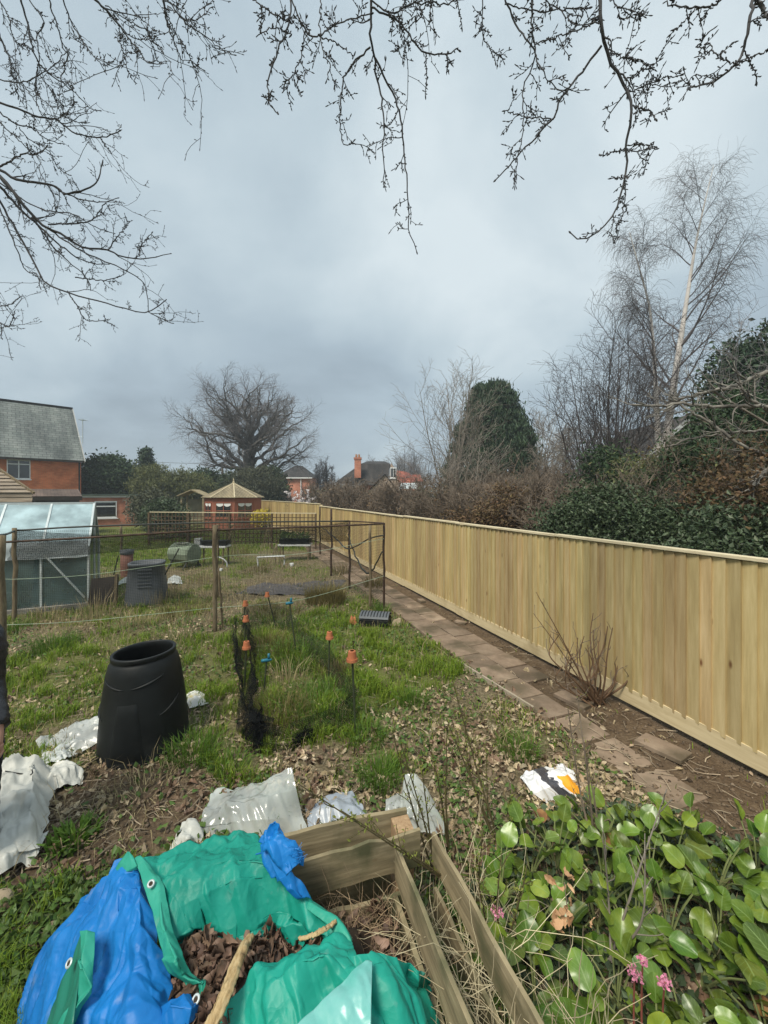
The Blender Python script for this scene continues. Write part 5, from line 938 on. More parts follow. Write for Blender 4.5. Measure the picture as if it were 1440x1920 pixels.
S5([(-20, 1592), (50, 1582), (97, 1545)], 4.8, 4.8, 4, 3); S5([(-20, 1662), (45, 1697), (76, 1622)], 4.8, 4.8, 4, 3); S5([(5, 1675), (8, 1720), (8, 1757)], 4.8, 4.8, 3, 3); S5([(390, 1440), (540, 1455), (622, 1435)], 4.7, 4.8, 5, 3); S5([(-20, 620), (100, 730), (180, 800), (260, 760)], 4.1, 4.1, 5, 3); S5([(-15, 1050), (70, 1250), (130, 1400), (190, 1420), (210, 1500)], 4.6, 4.7, 6, 3); S5([(-20, 900), (150, 1100), (260, 1260), (380, 1380), (450, 1440), (470, 1500)], 4.5, 4.7, 9, 3); S5([(0, 950), (200, 1080), (380, 1110), (460, 1160), (590, 1215)], 4.5, 4.6, 6, 3); S5([(100, 660), (150, 720), (250, 780), (300, 870), (365, 912)], 4.1, 4.2, 4, 3); S5([(-20, 160), (100, 400), (180, 520), (210, 590)], 4.0, 4.1, 4, 3); S5([(200, 380), (280, 490), (330, 600), (440, 640)], 3.9, 4.0, 4, 3); S5([(545, 30), (640, 90), (760, 150), (770, 40)], 3.2, 3.3, 4, 3); S5([(640, 150), (700, 200), (780, 210), (850, 270)], 3.2, 3.3, 4, 3); S5([(600, 190), (640, 260), (665, 390)], 3.2, 3.2, 3, 3); S5([(870, 30), (960, 100), (1040, 90), (1095, 40)], 3.0, 3.1, 4, 3)
SP = []; SR = []; conn = MB(); LIMS = np.concatenate([limA, limB, limC]); LR = np.concatenate([rA, rB, rC])
for L, d0, d1, w0, w1 in ST:
    n = len(L); P = []
    for i, (px, py) in enumerate(L):
        Y = d0 + (d1 - d0) * i / (n - 1) + rng.normal(0, .02); P.append(atY(px, py, Y))
    lf = .8 if d0 > 2.95 else 1.0; w0, w1 = w0 * lf, w1 * lf
    q, r = poly(P, [w0 / 2 / F * d0 * .54, (w0 * .45 + w1 * .55) / 2 / F * (d0 + d1) / 2 * .56, w1 / 2 / F * d1 * .52], 26)
    q[1:] += rng.normal(0, .004, q[1:].shape); SP.append(q); SR.append(r)
    if L[0][1] < 0 or L[0][0] < 0:
        S = P[0]; j = np.argmin(np.linalg.norm(LIMS - S - [0, 0, .4], axis=1)); E = LIMS[j]; out = unit(S - P[1]); Q, R = poly([S, S + out * .25, E * .6 + S * .4 + [0, 0, .1], E], [r[0], r[0] * 1.1, r[0] * 1.5, max(r[0] * 1.6, .03)], 16); conn.tube(Q, R, 6, False)
SP = np.stack(SP); SR = np.stack(SR)
cnt = np.linalg.norm(np.diff(SP, axis=1), axis=2).sum(1)
def sub(mask, n, *a, **k): return spawn(SP[mask], SR[mask], n, *a, **k)
T1 = [sub(cnt > .9, 7, .08, .98, lambda t, p: .08 + .15 * rng.random(len(t)) * (1.2 - t), (.6, 1.2), 8, .20, -.03, .6, .0025, rend=.002), sub((cnt > .35) & (cnt <= .9), 5, .1, .98, lambda t, p: .05 + .08 * rng.random(len(t)), (.6, 1.2), 8, .2, -.03, .6, .0024, rend=.002)]
T1.append(spawn(SP[-45:], SR[-45:], 2, .1, .95, lambda t, p: .2 + .4 * rng.random(len(t)), (.35, .8), 8, .16, -.02, .6, .0027, rend=.002))
A1 = np.concatenate([a for a, b in T1]); B1 = np.concatenate([b for a, b in T1])
A2, B2 = spawn(A1, B1, 3, .25, 1, lambda t, p: .025 + .3 * p, (.6, 1.2), 5, .2, 0, .7, .0021, rend=.0018)
allP = [(SP, SR, 15), (A1, B1, 4), (A2, B2, 2)]
mb = MB(); add_t(mb, SP, SR, 7); add_t(mb, A1, B1, 5); add_t(mb, A2, B2, 4)
for P, R, n in allP:                                          # short spurs that end in fat buds
    C, RC = spawn(P, R, n, .12, 1.0, lambda t, p: rng.uniform(.008, .025, len(t)), (.6, 1.3), 5, .2, .03, .7, .003, rend=.003)
    s = np.array([.8, .75, 1.25, 1.45, .3]); RC = np.clip(RC.mean(1), .0017, .0034)[:, None] * s; add_t(mb, C, RC, 4)
for P, R in ((SP, SR), (A1, B1), (A2, B2)):                   # end buds
    d = unit(P[:, -1] - P[:, -2]); C = P[:, -1][:, None] + d[:, None] * np.array([-.004, .006, .014, .022])[None, :, None]; r = np.clip(R[:, -1], .0019, .0036)[:, None] * np.array([.9, 1.7, 1.5, .3]); add_t(mb, C, r, 5)
build('twigs', mb, M_over, ov, smooth=True)
mb = conn; add_t(mb, np.stack([limA, limB, limC]), np.stack([rA, rB, rC]), 10); build('limb', mb, M_over, ov, smooth=True)
mb = MB(); mb.tube(tk, tr_, 14); build('trunk', mb, M_over, ov, smooth=True)
# --- bare branches reaching in from the right behind the fence
Z4 = lambda L: [(960 + x / 2.342, 240 + y / 2.342) for x, y in L]
rt = thing('leaning_tree', 'lichened bare branches reaching in over the fence from the right', 'tree', (7.6, 6.0, 0)); RP = []; RR = []
for L, w0, w1, Y0, Y1 in [([(1180, 1060), (1124, 1075), (1040, 1105), (960, 1135), (880, 1155), (780, 1180), (700, 1200)], 9, 4, 5.6, 5.9), ([(1180, 1228), (1124, 1225), (1000, 1222), (850, 1222), (740, 1210), (640, 1218), (530, 1215)], 8, 4, 5.5, 5.9), ([(1180, 1462), (1124, 1440), (1000, 1390), (880, 1300), (780, 1245), (720, 1205)], 7, 4, 5.4, 5.8),
                          ([(1180, 1450), (1124, 1500), (1040, 1590)], 8, 6, 5.3, 5.2), ([(1160, 1325), (1000, 1335), (880, 1350), (760, 1370), (690, 1400)], 5, 3, 5.6, 6), ([(1124, 1240), (1060, 1200), (1020, 1170), (1000, 1100)], 7, 4, 5.6, 5.6), ([(880, 1155), (820, 1170), (760, 1205), (690, 1190)], 4, 3, 5.8, 5.9)]:
    L = Z4(L); n = len(L); q, r = poly([atY(px, py, Y0 + (Y1 - Y0) * i / (n - 1)) for i, (px, py) in enumerate(L)], [w0 / 2 / F * Y0, w1 / 2 / F * Y1], 26); RP.append(q + rng.normal(0, .008, q.shape)); RR.append(r)
RP = np.stack(RP); RR = np.stack(RR); mb = MB(); tk, r = poly([[7.6, 6.0, -.1], [7.4, 5.9, 1.2], [7.2, 5.8, 2.2], [7.0, 5.7, 3.6]], [.13, .11, .09, .05], 12); mb.tube(tk, r, 10)
for q, r in zip(RP, RR): P, R = poly([q[0], q[0] * .4 + tk[7] * .6, tk[6]], [r[0], r[0] * 1.3, .05], 8); mb.tube(P, R, 6, False)
build('trunk', mb, M_paletwig, rt, smooth=True)
a1, q1 = spawn(RP, RR, 10, .15, 1, lambda t, p: .2 + .3 * rng.random(len(t)), (.5, 1.1), 9, .12, .03, .6, .006, rend=.004); a2, q2 = spawn(a1, q1, 4, .2, 1, lambda t, p: .08 + .1 * rng.random(len(t)), (.5, 1.1), 6, .15, .03, .7, .004, rend=.003)
mb = MB(); add_t(mb, RP, RR, 7); add_t(mb, a1, q1, 5); add_t(mb, a2, q2, 4); build('branch', mb, surf('lichen_bark', [(.05, .045, .04), (.17, .155, .135), (.33, .32, .28)], 5, rough=.9), rt, smooth=True)
# ================================================================== things on the plot
G = lambda px, py: (lambda p: np.array([p[0], p[1], float(gz(p[0], p[1]))]))(at(px, py))
M_black = surf('black_plastic', [(.005, .006, .006), (.012, .014, .014)], 5, rough=.5, bump=.12, dist=.004, spec=.28, stain=((.035, .035, .028), 2.2, .60))
M_greyplas = surf('grey_plastic', [(.075, .085, .095), (.12, .13, .14)], 3, rough=.55, stain=((.17, .18, .18), 2.5, .6))
# --- the black compost bin
b = G(272, 1384); b[2] -= .02; H = .90
cb_ = thing('compost_bin', 'large black plastic compost bin without lid on the grass', 'compost bin', b)
prof = [(.420, 0), (.418, .03), (.406, .05), (.396, .2), (.376, .40), (.350, .58), (.328, .70), (.306, .765), (.290, .785), (.283, .795), (.283, .80), (.290, .805), (.292, .835), (.288, .842), (.268, .842), (.262, .835), (.262, .79), (.30, .70), (.345, .52), (.37, .3), (.385, .02)]
tiltm = lambda v: np.c_[v[:, 0] * .88 - .01 * v[:, 2], v[:, 1] * .88, v[:, 2] * 1.0 + .035 * v[:, 0]] + b
mb = MB(); mb.lathe(prof, (0, 0, 0), 64); mb.move(tiltm); build('body', mb, M_black, cb_, smooth=True)
pr_ = np.array(prof[:10]); rad_at = lambda z: float(np.interp(z, pr_[:, 1], pr_[:, 0]))
for sgn in (-1, 1):          # swept ribs and the two shallow side buttresses round the hatch
    for z0, z1, a0, a1 in [(.62, .68, .10, .95), (.36, .46, .75, 1.35)]:
        t = np.linspace(0, 1, 14); a = -PI / 2 + sgn * (a0 + (a1 - a0) * t) + .12; z = z0 + (z1 - z0) * t ** 1.6
        pts = np.array([[(rad_at(zz) + .002) * math.cos(aa), (rad_at(zz) + .002) * math.sin(aa), zz] for aa, zz in zip(a, z)]); mb = MB(); mb.tube(pts, .010 * np.sin(PI * np.clip(t, .05, .95)) + .002, 6); mb.move(tiltm); build('rib', mb, M_black, cb_, smooth=True)
mb = MB(); aa = np.linspace(-.34, .34, 13); G_ = np.array([[[(rad_at(z) + .012 * (1 if 0 < i < 12 and 0 < j < 9 else -.6)) * math.cos(-PI / 2 + .14 + a), (rad_at(z) + .012 * (1 if 0 < i < 12 and 0 < j < 9 else -.6)) * math.sin(-PI / 2 + .14 + a), z] for i, a in enumerate(aa * (.75 + .5 * j / 9))] for j, z in enumerate(np.linspace(.52, .04, 10))])
mb.grid(G_); mb.move(tiltm); build('hatch', mb, M_black, cb_, smooth=True)
# --- the grey louvred compost bin behind
b = G(276, 1128); g2 = thing('compost_bin', 'grey plastic compost bin with louvred side standing further back', 'compost bin', b); H2 = .84; W2 = .375
mb = MB(); k = 40; rings = []
for z, s in [(0, 1), (.1, .99), (.5, .90), (.76, .82), (.77, .87), (.81, .87), (.82, .80), (.6, .78), (.3, .9)]:
    a = np.arange(k) / k * 2 * PI; n_ = 3.2; c, s_ = np.cos(a), np.sin(a); r = (np.abs(c) ** n_ + np.abs(s_) ** n_) ** (-1 / n_) * W2 * s; ra = .35; x = r * c; y = r * s_
    rings.append(np.c_[x * math.cos(ra) - y * math.sin(ra), x * math.sin(ra) + y * math.cos(ra), np.full(k, z)] + b)
R_ = np.stack(rings); R_ = np.concatenate([R_, R_[:, :1]], 1); mb.grid(R_[:, ::-1]); build('body', mb, M_greyplas, g2, smooth=True)
c, s_ = math.cos(.35), math.sin(.35)
for j in range(6):
    z = .36 + j * .068; w = W2 * (1 - .2 * z) + .004; o = np.array([s_ * w, -c * w, 0]); u = np.array([c, s_, 0]); mb = MB(); mb.beam(b + o + u * (-.10) + [0, 0, z], b + o + u * .14 + [0, 0, z], .03, .022); build('louvre', mb, M_greyplas, g2)
# --- tumbling composter
c0_ = atY(346, 1046, 12.0); c0_[2] = .43; ax = unit(np.array([.93, -.36, 0])); tb = thing('tumbling_composter', 'pale green barrel composter lying on its side on a stand', 'compost tumbler', (c0_[0], c0_[1], 0))
M_green = surf('faded_green_plastic', [(.13, .165, .115), (.22, .265, .19)], 3, rough=.6, stain=((.38, .42, .34), 2.0, .56)); s1 = np.array([-ax[1], ax[0], 0])
mb = MB(); k = 12; pts = []
for t, r in [(-.40, .0), (-.40, .27), (-.36, .31), (.36, .31), (.40, .27), (.40, 0)]:
    pts.append([c0_ + ax * t + (s1 * math.cos(q) + np.array([0, 0, 1]) * math.sin(q)) * r for q in np.linspace(0, 2 * PI, k + 1)])
mb.grid(np.array(pts)); build('drum', mb, M_green, tb)
mb = MB(); mb.beam(c0_ - ax * .16 + [0, 0, .312] - s1 * .06, c0_ + ax * .2 + [0, 0, .312] - s1 * .06, .22, .03); build('hatch', mb, surf('pale_hatch', [(.36, .4, .32), (.5, .53, .45)], 4), tb); mb = MB(); mb.beam(c0_ - ax * .14 + [0, 0, .325] - s1 * .12, c0_ + ax * .18 + [0, 0, .325] - s1 * .12, .025, .03); build('handle', mb, M_black, tb)
for t in (-.3, .3):
    for s in (-1, 1): mb = MB(); mb.beam(c0_ + ax * t, c0_ * [1, 1, 0] + ax * t + s1 * s * .33, .04, .04); build('leg', mb, M_tube, tb)
# --- clay chimney pot / drum, dark boards, bags near the bins
p = G(238, 1082); mb = MB(); mb.lathe([(.14, 0), (.145, .3), (.15, .62), (.12, .62), (.12, .2)], p, 20); ck = build('drum', mb, surf('brown_clay', [(.13, .06, .045), (.20, .10, .075)], 4, rough=.8), smooth=True); tag(ck, 'brown drum with grey lid standing behind the grey compost bin', 'drum')
mb = MB(); mb.lathe([(.0, .74), (.16, .735), (.17, .70), (.165, .63), (.15, .62)], p, 20); build('lid', mb, M_greyplas, ck, smooth=True)
p = G(188, 1140); mb = MB(); a_, b_ = G(163, 1141), G(215, 1136); mb.quad(a_, b_, b_ + [0, .12, .56], a_ + [0, .12, .56]); tag(build('dark_board', mb, surf('dark_board', [(.025, .02, .017), (.05, .04, .034)], 3, rough=.8), solid=.03), 'dark brown board propped upright beside the greenhouse', 'board')
mb = MB(); a_ = G(216, 1138); mb.beam(a_ - [0, 0, .05], a_ + [0, .05, .62], .05, .05); tag(build('timber_stake', mb, M_bark), 'short weathered stake at the right end of the dark board', 'stake')
for A_, B_, lab in [((213, 1078, 7.7), (222, 1042, 7.7), 'thin dark cane leaning left of the grey compost bin'), ((309, 1078, 8.2), (336, 1028, 8.2), 'thin dark cane leaning in front of the barrel composter')]:
    mb = MB(); mb.tube([atY(*A_), atY(*B_)], .012, 6); tag(build('cane', mb, M_tube), lab, 'cane')
def facet(x, y, seed):
    s = (x + y) * .366; X, Y = x + s, y + s; ix, iy = np.floor(X).astype(np.int64), np.floor(Y).astype(np.int64); fx, fy = X - ix, Y - iy; h = lambda a, b: _hash(ix + a, iy + b, seed) - .5; up = fx > fy
    return h(0, 0) * (1 - np.maximum(fx, fy)) + np.where(up, h(1, 0) * (fx - fy), h(0, 1) * (fy - fx)) + h(1, 1) * np.minimum(fx, fy)
def cloth(name, lab, cat, ctrl, m, sub=9, amp=.02, fr=7, seed=0, solid=.0, parent=None, lift=0.0, rel=True, smooth=True, ridge=True, lin=.65):
    """crumpled sheet from a control net of (px, py, height)"""
    n, k = len(ctrl), len(ctrl[0]); C = np.array([[at(*c) + [0, 0, 0] for c in row] for row in ctrl])
    def cat_(A, axis):
        A = np.moveaxis(A, axis, 0); N_ = len(A); t = np.linspace(0, N_ - 1, (N_ - 1) * sub + 1); i = np.minimum(t.astype(int), N_ - 2); u = (t - i)[:, None, None]; p = np.concatenate([2 * A[:1] - A[1:2], A, 2 * A[-1:] - A[-2:-1]]); a, b, c, d = p[i], p[i + 1], p[i + 2], p[i + 3]
        return np.moveaxis(.5 * (2 * b + (c - a) * u + (2 * a - 5 * b + 4 * c - d) * u ** 2 + (3 * b - a - 3 * c + d) * u ** 3), 0, axis)
    rj = np.random.default_rng(seed + 2); C[1:-1, 1:-1] += rj.normal(0, 1, C[1:-1, 1:-1].shape) * np.array([.012, .012, .016]) * (1 if parent is not None else .5)
    def lin_(A, axis):
        A = np.moveaxis(A, axis, 0); t = np.linspace(0, len(A) - 1, (len(A) - 1) * sub + 1); i = np.minimum(t.astype(int), len(A) - 2); u = (t - i)[:, None, None]; return np.moveaxis(A[i] * (1 - u) + A[i + 1] * u, 0, axis)
    S = cat_(cat_(C, 0), 1) * (1 - lin) + lin_(lin_(C, 0), 1) * lin; du = np.gradient(S, axis=0); dv = np.gradient(S, axis=1); nn = unit(np.cross(dv, du)); nn = np.where(nn[..., 2:3] < -.2, -nn, nn)
    x = S[..., 0] + S[..., 2] * .7; y = S[..., 1] - S[..., 2] * .6; rr = np.random.default_rng(seed + 1); D = 0 * x
    for wl, wt in ((1.5 / fr, .40), (.62 / fr, .85), (.26 / fr, .85)):    # flat facets meeting in sharp creases
        a_ = rr.uniform(0, PI); X_ = (x * math.cos(a_) + y * math.sin(a_)) / wl + (fbm(x / wl * .5, y / wl * .5, seed + 4, 2) - .5) * 1.5; Y_ = (y * math.cos(a_) - x * math.sin(a_)) / wl * .7 + (fbm(x / wl * .5, y / wl * .5, seed + 6, 2) - .5) * 1.5
        D = D + facet(X_, Y_, seed + int(wl * 1000)) * wl * wt * 2.2
    D = D + (fbm(x * fr * .45, y * fr * .45, seed + 3, 2) - .5) * .35 / fr * 2
    S = S + nn * (D * amp * 5.5)[..., None]
    if rel: S[..., 2] = np.maximum(S[..., 2], gz(S[..., 0], S[..., 1]) + .006)
    mb = MB(); mb.grid(S, uvscale=1); o = build(name, mb, m, parent, smooth=smooth, solid=solid)
    if lab: tag(o, lab, cat)
    return o
M_poly = glass('pale_polythene', (.85, .9, .88), .3, .22, (.50, .52, .50), .35); M_clear = glass('clear_polythene', (.88, .92, .9), .18, .38, (.52, .55, .52), .5); M_greypoly = surf('grey_polythene', [(.24, .27, .31), (.38, .42, .46)], 3, rough=.35, bump=.2, spec=.5)
M_whiteplas = surf('dirty_white_plastic', [(.30, .30, .265), (.48, .48, .435), (.58, .58, .53)], 2.5, rough=.45, bump=.15, stain=((.30, .28, .22), 1.6, .6), spec=.4)
cloth('plastic_sheet', 'large crumpled dirty white plastic sheet at the left edge', 'plastic sheet', [[(-60, 1440, .10), (10, 1425, .15), (65, 1415, .20), (95, 1450, .04)], [(-60, 1500, .16), (5, 1485, .22), (60, 1480, .20), (95, 1510, .05)], [(-60, 1560, .12), (5, 1550, .16), (50, 1545, .15), (75, 1570, .03)], [(-60, 1640, .05), (-10, 1625, .08), (30, 1600, .07), (68, 1600, .02)]], M_whiteplas, 26, .075, 8, 3, lin=.9)
cloth('plastic_sheet', 'smaller fold of white plastic sheet below the large white sheet', 'plastic sheet', [[(-60, 1610, .03), (0, 1590, .06), (45, 1565, .08), (90, 1560, .02)], [(-50, 1640, .06), (0, 1615, .10), (45, 1590, .08), (70, 1600, .02)], [(-50, 1680, .02), (0, 1640, .05), (40, 1615, .04), (60, 1622, .01)]], M_whiteplas, 20, .09, 9, 13)
cloth('plastic_sheet', 'thin greenish white polythene trailing from the black bin', 'plastic sheet', [[(70, 1395, .02), (105, 1370, .06), (150, 1358, .05), (196, 1345, .10)], [(80, 1420, .05), (120, 1395, .10), (160, 1380, .09), (195, 1370, .08)], [(60, 1440, .02), (110, 1425, .05), (150, 1405, .05), (190, 1395, .02)]], M_poly, 20, .09, 8, 23)
cloth('plastic_sheet', 'narrow strip of white polythene below the greenish sheet', 'plastic sheet', [[(65, 1440, .04), (100, 1430, .07), (140, 1425, .06), (155, 1440, .02)], [(70, 1465, .06), (105, 1455, .08), (135, 1445, .05), (158, 1462, .01)], [(85, 1485, .02), (110, 1475, .03), (135, 1468, .02), (150, 1470, .01)]], M_whiteplas, 20, .09, 10, 33)
cloth('plastic_sheet', 'clear polythene sheet drawn up to a corner behind the green tarpaulin', 'plastic sheet', [[(405, 1487, .04), (450, 1470, .12), (500, 1455, .20), (546, 1438, .28)], [(385, 1515, .08), (440, 1500, .17), (500, 1490, .22), (556, 1480, .20)], [(372, 1550, .06), (430, 1540, .12), (500, 1535, .14), (568, 1530, .08)], [(410, 1585, .01), (450, 1585, .03), (510, 1570, .04), (580, 1560, .02)]], M_clear, 24, .055, 7, 43)
cloth('plastic_rag', 'grey white plastic rag lying left of the clear polythene', 'plastic rag', [[(345, 1545, .03), (365, 1540, .06), (385, 1550, .02)], [(330, 1570, .05), (355, 1565, .09), (375, 1572, .03)], [(315, 1600, .01), (345, 1590, .04), (372, 1590, .01)]], M_whiteplas, 14, .06, 11, 53)
cloth('grey_sheet', 'smooth grey plastic sheet on the ground behind the wooden bay', 'plastic sheet', [[(570, 1505, .02), (620, 1488, .03), (660, 1485, .03), (695, 1525, .02)], [(575, 1530, .05), (620, 1510, .08), (660, 1505, .07), (695, 1535, .03)], [(578, 1560, .02), (620, 1545, .04), (660, 1535, .04), (695, 1550, .02)]], M_greypoly, 20, .04, 6, 63)
cloth('plastic_sheet', 'clear polythene strip standing up at the back corner of the bay', 'plastic sheet', [[(762, 1455, .22), (770, 1452, .25), (780, 1452, .24)], [(752, 1500, .16), (785, 1485, .22), (805, 1490, .14)], [(738, 1530, .10), (785, 1525, .16), (828, 1530, .08)], [(745, 1560, .02), (795, 1560, .06), (835, 1565, .02)]], M_clear, 22, .08, 9, 73)
cloth('plastic_scrap', 'crumpled pale polythene scrap by the bay corner', 'plastic scrap', [[(725, 1500, .03), (745, 1490, .05), (770, 1492, .03)], [(722, 1518, .05), (745, 1508, .08), (772, 1510, .04)], [(728, 1535, .02), (748, 1530, .03), (770, 1530, .01)]], M_poly, 14, .05, 11, 83)
cloth('paper_scrap', 'white and yellow scrap of packaging right of the black bin', 'scrap', [[(350, 1300, .05), (366, 1293, .08), (384, 1297, .04)], [(350, 1315, .05), (368, 1310, .07), (386, 1312, .02)], [(355, 1328, .01), (370, 1324, .02), (392, 1318, .01)]], surf('scrap_print', [(.7, .68, .6), (.72, .70, .66), (.62, .5, .18)], 9, rough=.6), 12, .04, 10, 93)
cloth('plastic_rag', 'white plastic rag caught beside the grey compost bin', 'plastic rag', [[(222, 1092, .10), (232, 1084, .18), (243, 1080, .20)], [(218, 1098, .05), (230, 1094, .08), (242, 1092, .06)]], M_whiteplas, 14, .03, 9, 95)
cloth('plastic_rag', 'pale torn plastic rag in the grass right of the grey bin', 'plastic rag', [[(316, 1085, .10), (328, 1078, .16), (338, 1084, .08)], [(314, 1095, .02), (326, 1094, .06), (342, 1095, .01)]], M_poly, 14, .05, 9, 97)
# soil bag
m, N, L = new_mat('bag_print'); out = N.new('ShaderNodeOutputMaterial'); bs = N.new('ShaderNodeBsdfPrincipled'); bs.inputs['Roughness'].default_value = .35
uvn = N.new('ShaderNodeUVMap'); nz = N.new('ShaderNodeTexNoise'); nz.inputs['Scale'].default_value = 9; nz.inputs['Detail'].default_value = 4; L.new(uvn.outputs[0], nz.inputs['Vector'])
ad = N.new('ShaderNodeVectorMath'); ad.operation = 'MULTIPLY_ADD'; ad.inputs[1].default_value = (.04, .04, 0); L.new(nz.outputs['Color'], ad.inputs[0]); L.new(uvn.outputs[0], ad.inputs[2]); sp = N.new('ShaderNodeSeparateXYZ'); L.new(ad.outputs[0], sp.inputs[0])
r1_ = ramp(N, [(0, (.68, .68, .68)), (.16, (.06, .06, .07)), (.25, (.05, .05, .06)), (.27, (.70, .70, .70))], 'CONSTANT'); L.new(sp.outputs['X'], r1_.inputs[0]); r2_ = ramp(N, [(0, (0, 0, 0)), (.30, (1, 1, 1)), (.46, (0, 0, 0))], 'CONSTANT'); L.new(sp.outputs['X'], r2_.inputs[0]); r3_ = ramp(N, [(0, (0, 0, 0)), (.27, (1, 1, 1))], 'CONSTANT'); L.new(sp.outputs['Y'], r3_.inputs[0])
mu = N.new('ShaderNodeMath'); mu.operation = 'MULTIPLY'; L.new(r2_.outputs[0], mu.inputs[0]); L.new(r3_.outputs[0], mu.inputs[1]); mx = N.new('ShaderNodeMix'); mx.data_type = 'RGBA'; L.new(mu.outputs[0], mx.inputs['Factor']); L.new(r1_.outputs[0], mx.inputs['A']); mx.inputs['B'].default_value = (.85, .36, .02, 1); L.new(mx.outputs['Result'], bs.inputs['Base Color']); L.new(bs.outputs[0], out.inputs[0])
cloth('compost_bag', 'flat white plastic compost bag with black band and orange print', 'bag', [[(975, 1458, .02), (1010, 1440, .05), (1045, 1428, .05), (1065, 1432, .02)], [(985, 1472, .05), (1020, 1458, .10), (1060, 1448, .10), (1082, 1455, .04)], [(1000, 1488, .05), (1035, 1478, .10), (1070, 1472, .09), (1095, 1475, .03)], [(1025, 1506, .01), (1050, 1500, .03), (1080, 1495, .02), (1105, 1490, .01)]], m, 22, .07, 9, 103)
# --- crate, clay pieces, stone by the path
p = G(704, 1168); ra = -.18; cr_ = thing('slatted_crate', 'black plastic crate with arched slatted grey top beside the path', 'crate', p); u = np.array([math.cos(ra), math.sin(ra), 0]); w = np.array([-u[1], u[0], 0])
mb = MB(); prof_ = [(math.cos(t) * .17, math.sin(t) * .10 + .10) for t in np.linspace(PI * .92, PI * .08, 9)]; Gd = np.array([[p + u * s + w * a + [0, 0, z] for s in np.linspace(-.25, .25, 2)] for a, z in prof_]); mb.grid(Gd); build('top', mb, M_greyplas, cr_, solid=.012)
mb = MB(); mb.beam(p + [0, 0, .05] - u * .25, p + [0, 0, .05] + u * .25, .34, .12); build('base', mb, M_black, cr_, bevel=.01)
for s in np.linspace(-.21, .21, 9): mb = MB(); mb.grid(np.array([[p + u * (s + d) + w * a * 1.03 + [0, 0, z + .006] for d in (-.008, .008)] for a, z in prof_[1:6]])); build('slat', mb, M_black, cr_, solid=.01)
M_terra = surf('terracotta', [(.33, .105, .045), (.46, .165, .075)], 7, rough=.85, stain=((.52, .33, .22), 6, .64))
def shard(px, py, s, m, lab, nm='pot_shard', cat='shard', z=.03):
    p = G(px, py); mb = MB(); mb.grid(np.array([[p + [math.cos(a) * s * (1 - .2 * j), math.sin(a) * s * .6 + .5 * j * s, z + j * s * .35 + .25 * s * math.sin(a * 2)] for a in np.linspace(-2.2, .3, 8)] for j in range(4)])); tag(build(nm, mb, m, smooth=True, solid=.014), lab, cat)
shard(660, 1168, .085, M_terra, 'broken orange terracotta piece on the grass left of the crate')
M_stone = surf('buff_stone', [(.30, .23, .15), (.45, .37, .26)], 6, rough=.9)
p = G(742, 1168); mb = MB(); mb.add(p + rng.normal(0, .012, (8, 3)) + np.array([[-.11, -.06, 0], [.11, -.08, 0], [.12, .06, 0], [-.09, .07, 0], [-.04, -.05, .10], [.08, -.05, .13], [.08, .03, .12], [-.02, .04, .07]]), [[0, 3, 2, 1], [4, 5, 6, 7], [0, 1, 5, 4], [1, 2, 6, 5], [2, 3, 7, 6], [3, 0, 4, 7]]); tag(build('stone', mb, M_stone, bevel=.012), 'angular buff stone between the black crate and the path', 'stone')
p = at(4, 1690); mb = MB(); mb.lathe([(0, .055), (.03, .05), (.05, .025), (.045, 0)], p, 12, 1.2, .8); tag(build('stone', mb, M_stone, smooth=True), 'rounded pale stone in the weeds left of the blue tarpaulin', 'stone')
# --- canes capped with pots
M_cane = surf('green_cane', [(.03, .04, .022), (.06, .07, .04)], 4, rough=.5)
M_teal = surf('teal_plastic', [(.008, .08, .13), (.02, .15, .21)], 4, rough=.3)
for k, (px, py, bx_, by_, sc, lab) in enumerate([(660, 1220, 667, 1375, 1.05, 'upturned terracotta pot with a hole on the nearest cane of the netted plot'), (618, 1184, 616, 1275, .95, 'upturned terracotta pot on the cane behind the nearest one'), (462, 1202, 458, 1290, .95, 'brightest orange upturned pot on the left side of the netted plot'),
                                              (461, 1154, 457, 1225, .9, 'pinkish upturned pot on a cane behind the bright orange one'), (460, 1126, 456, 1180, .95, 'furthest left upturned pot above the pinkish one'), (501, 1110, 520, 1178, .85, 'small dark upturned pot on the leaning cane')]):
    base = G(bx_, by_); t = atY(px, py, base[1]); h = .092 * sc; r = .044 * sc
    mb = MB(); mb.tube([base - [0, 0, .05], t - [0, 0, .02]], .010, 6); tag(build('cane', mb, M_cane), 'dark garden cane carrying the ' + lab.split(' on ')[0].replace('upturned ', '') if k != 5 else 'leaning dark garden cane carrying the small dark pot', 'cane', 'canes round the netted plot')
    mb = MB(); mb.lathe([(.018 * sc, 0), (r * .72, -.002), (r * .76, -.006), (r * .93, -h * .72), (r * 1.1, -h * .72), (r * 1.12, -h), (r * .98, -h), (r * .66, -.012)], t, 20, 1, 1); o = build('flower_pot', mb, M_terra, smooth=False); tag(o, lab, 'flower pot', 'upturned pots on canes')
for px, py, bx_, by_, lab, lab2 in [(500, 1238, 494, 1300, 'teal plastic bottle lying across the cane top by the net clump', 'short cane under the teal bottle'), (543, 1131, 556, 1228, 'small green cap on the leaning cane at the back of the plot', 'leaning cane under the small green cap')]:
    base = G(bx_, by_); t = atY(px, py, base[1]); mb = MB(); mb.tube([base - [0, 0, .05], t], .010, 6); tag(build('cane', mb, M_cane), lab2, 'cane', 'canes round the netted plot')
    mb = MB(); d = np.array([1, .25, .05]) * (.055 if py > 1200 else .05); mb.tube([t - d, t - d * .5, t + d * .5, t + d * .8, t + d], [.016, .019, .019, .011, .010], 10); mb.tube([t + d * .4, t + d * .4 + [0, 0, .07]], .014, 6); tag(build('bottle', mb, M_teal, smooth=True), lab, 'bottle')
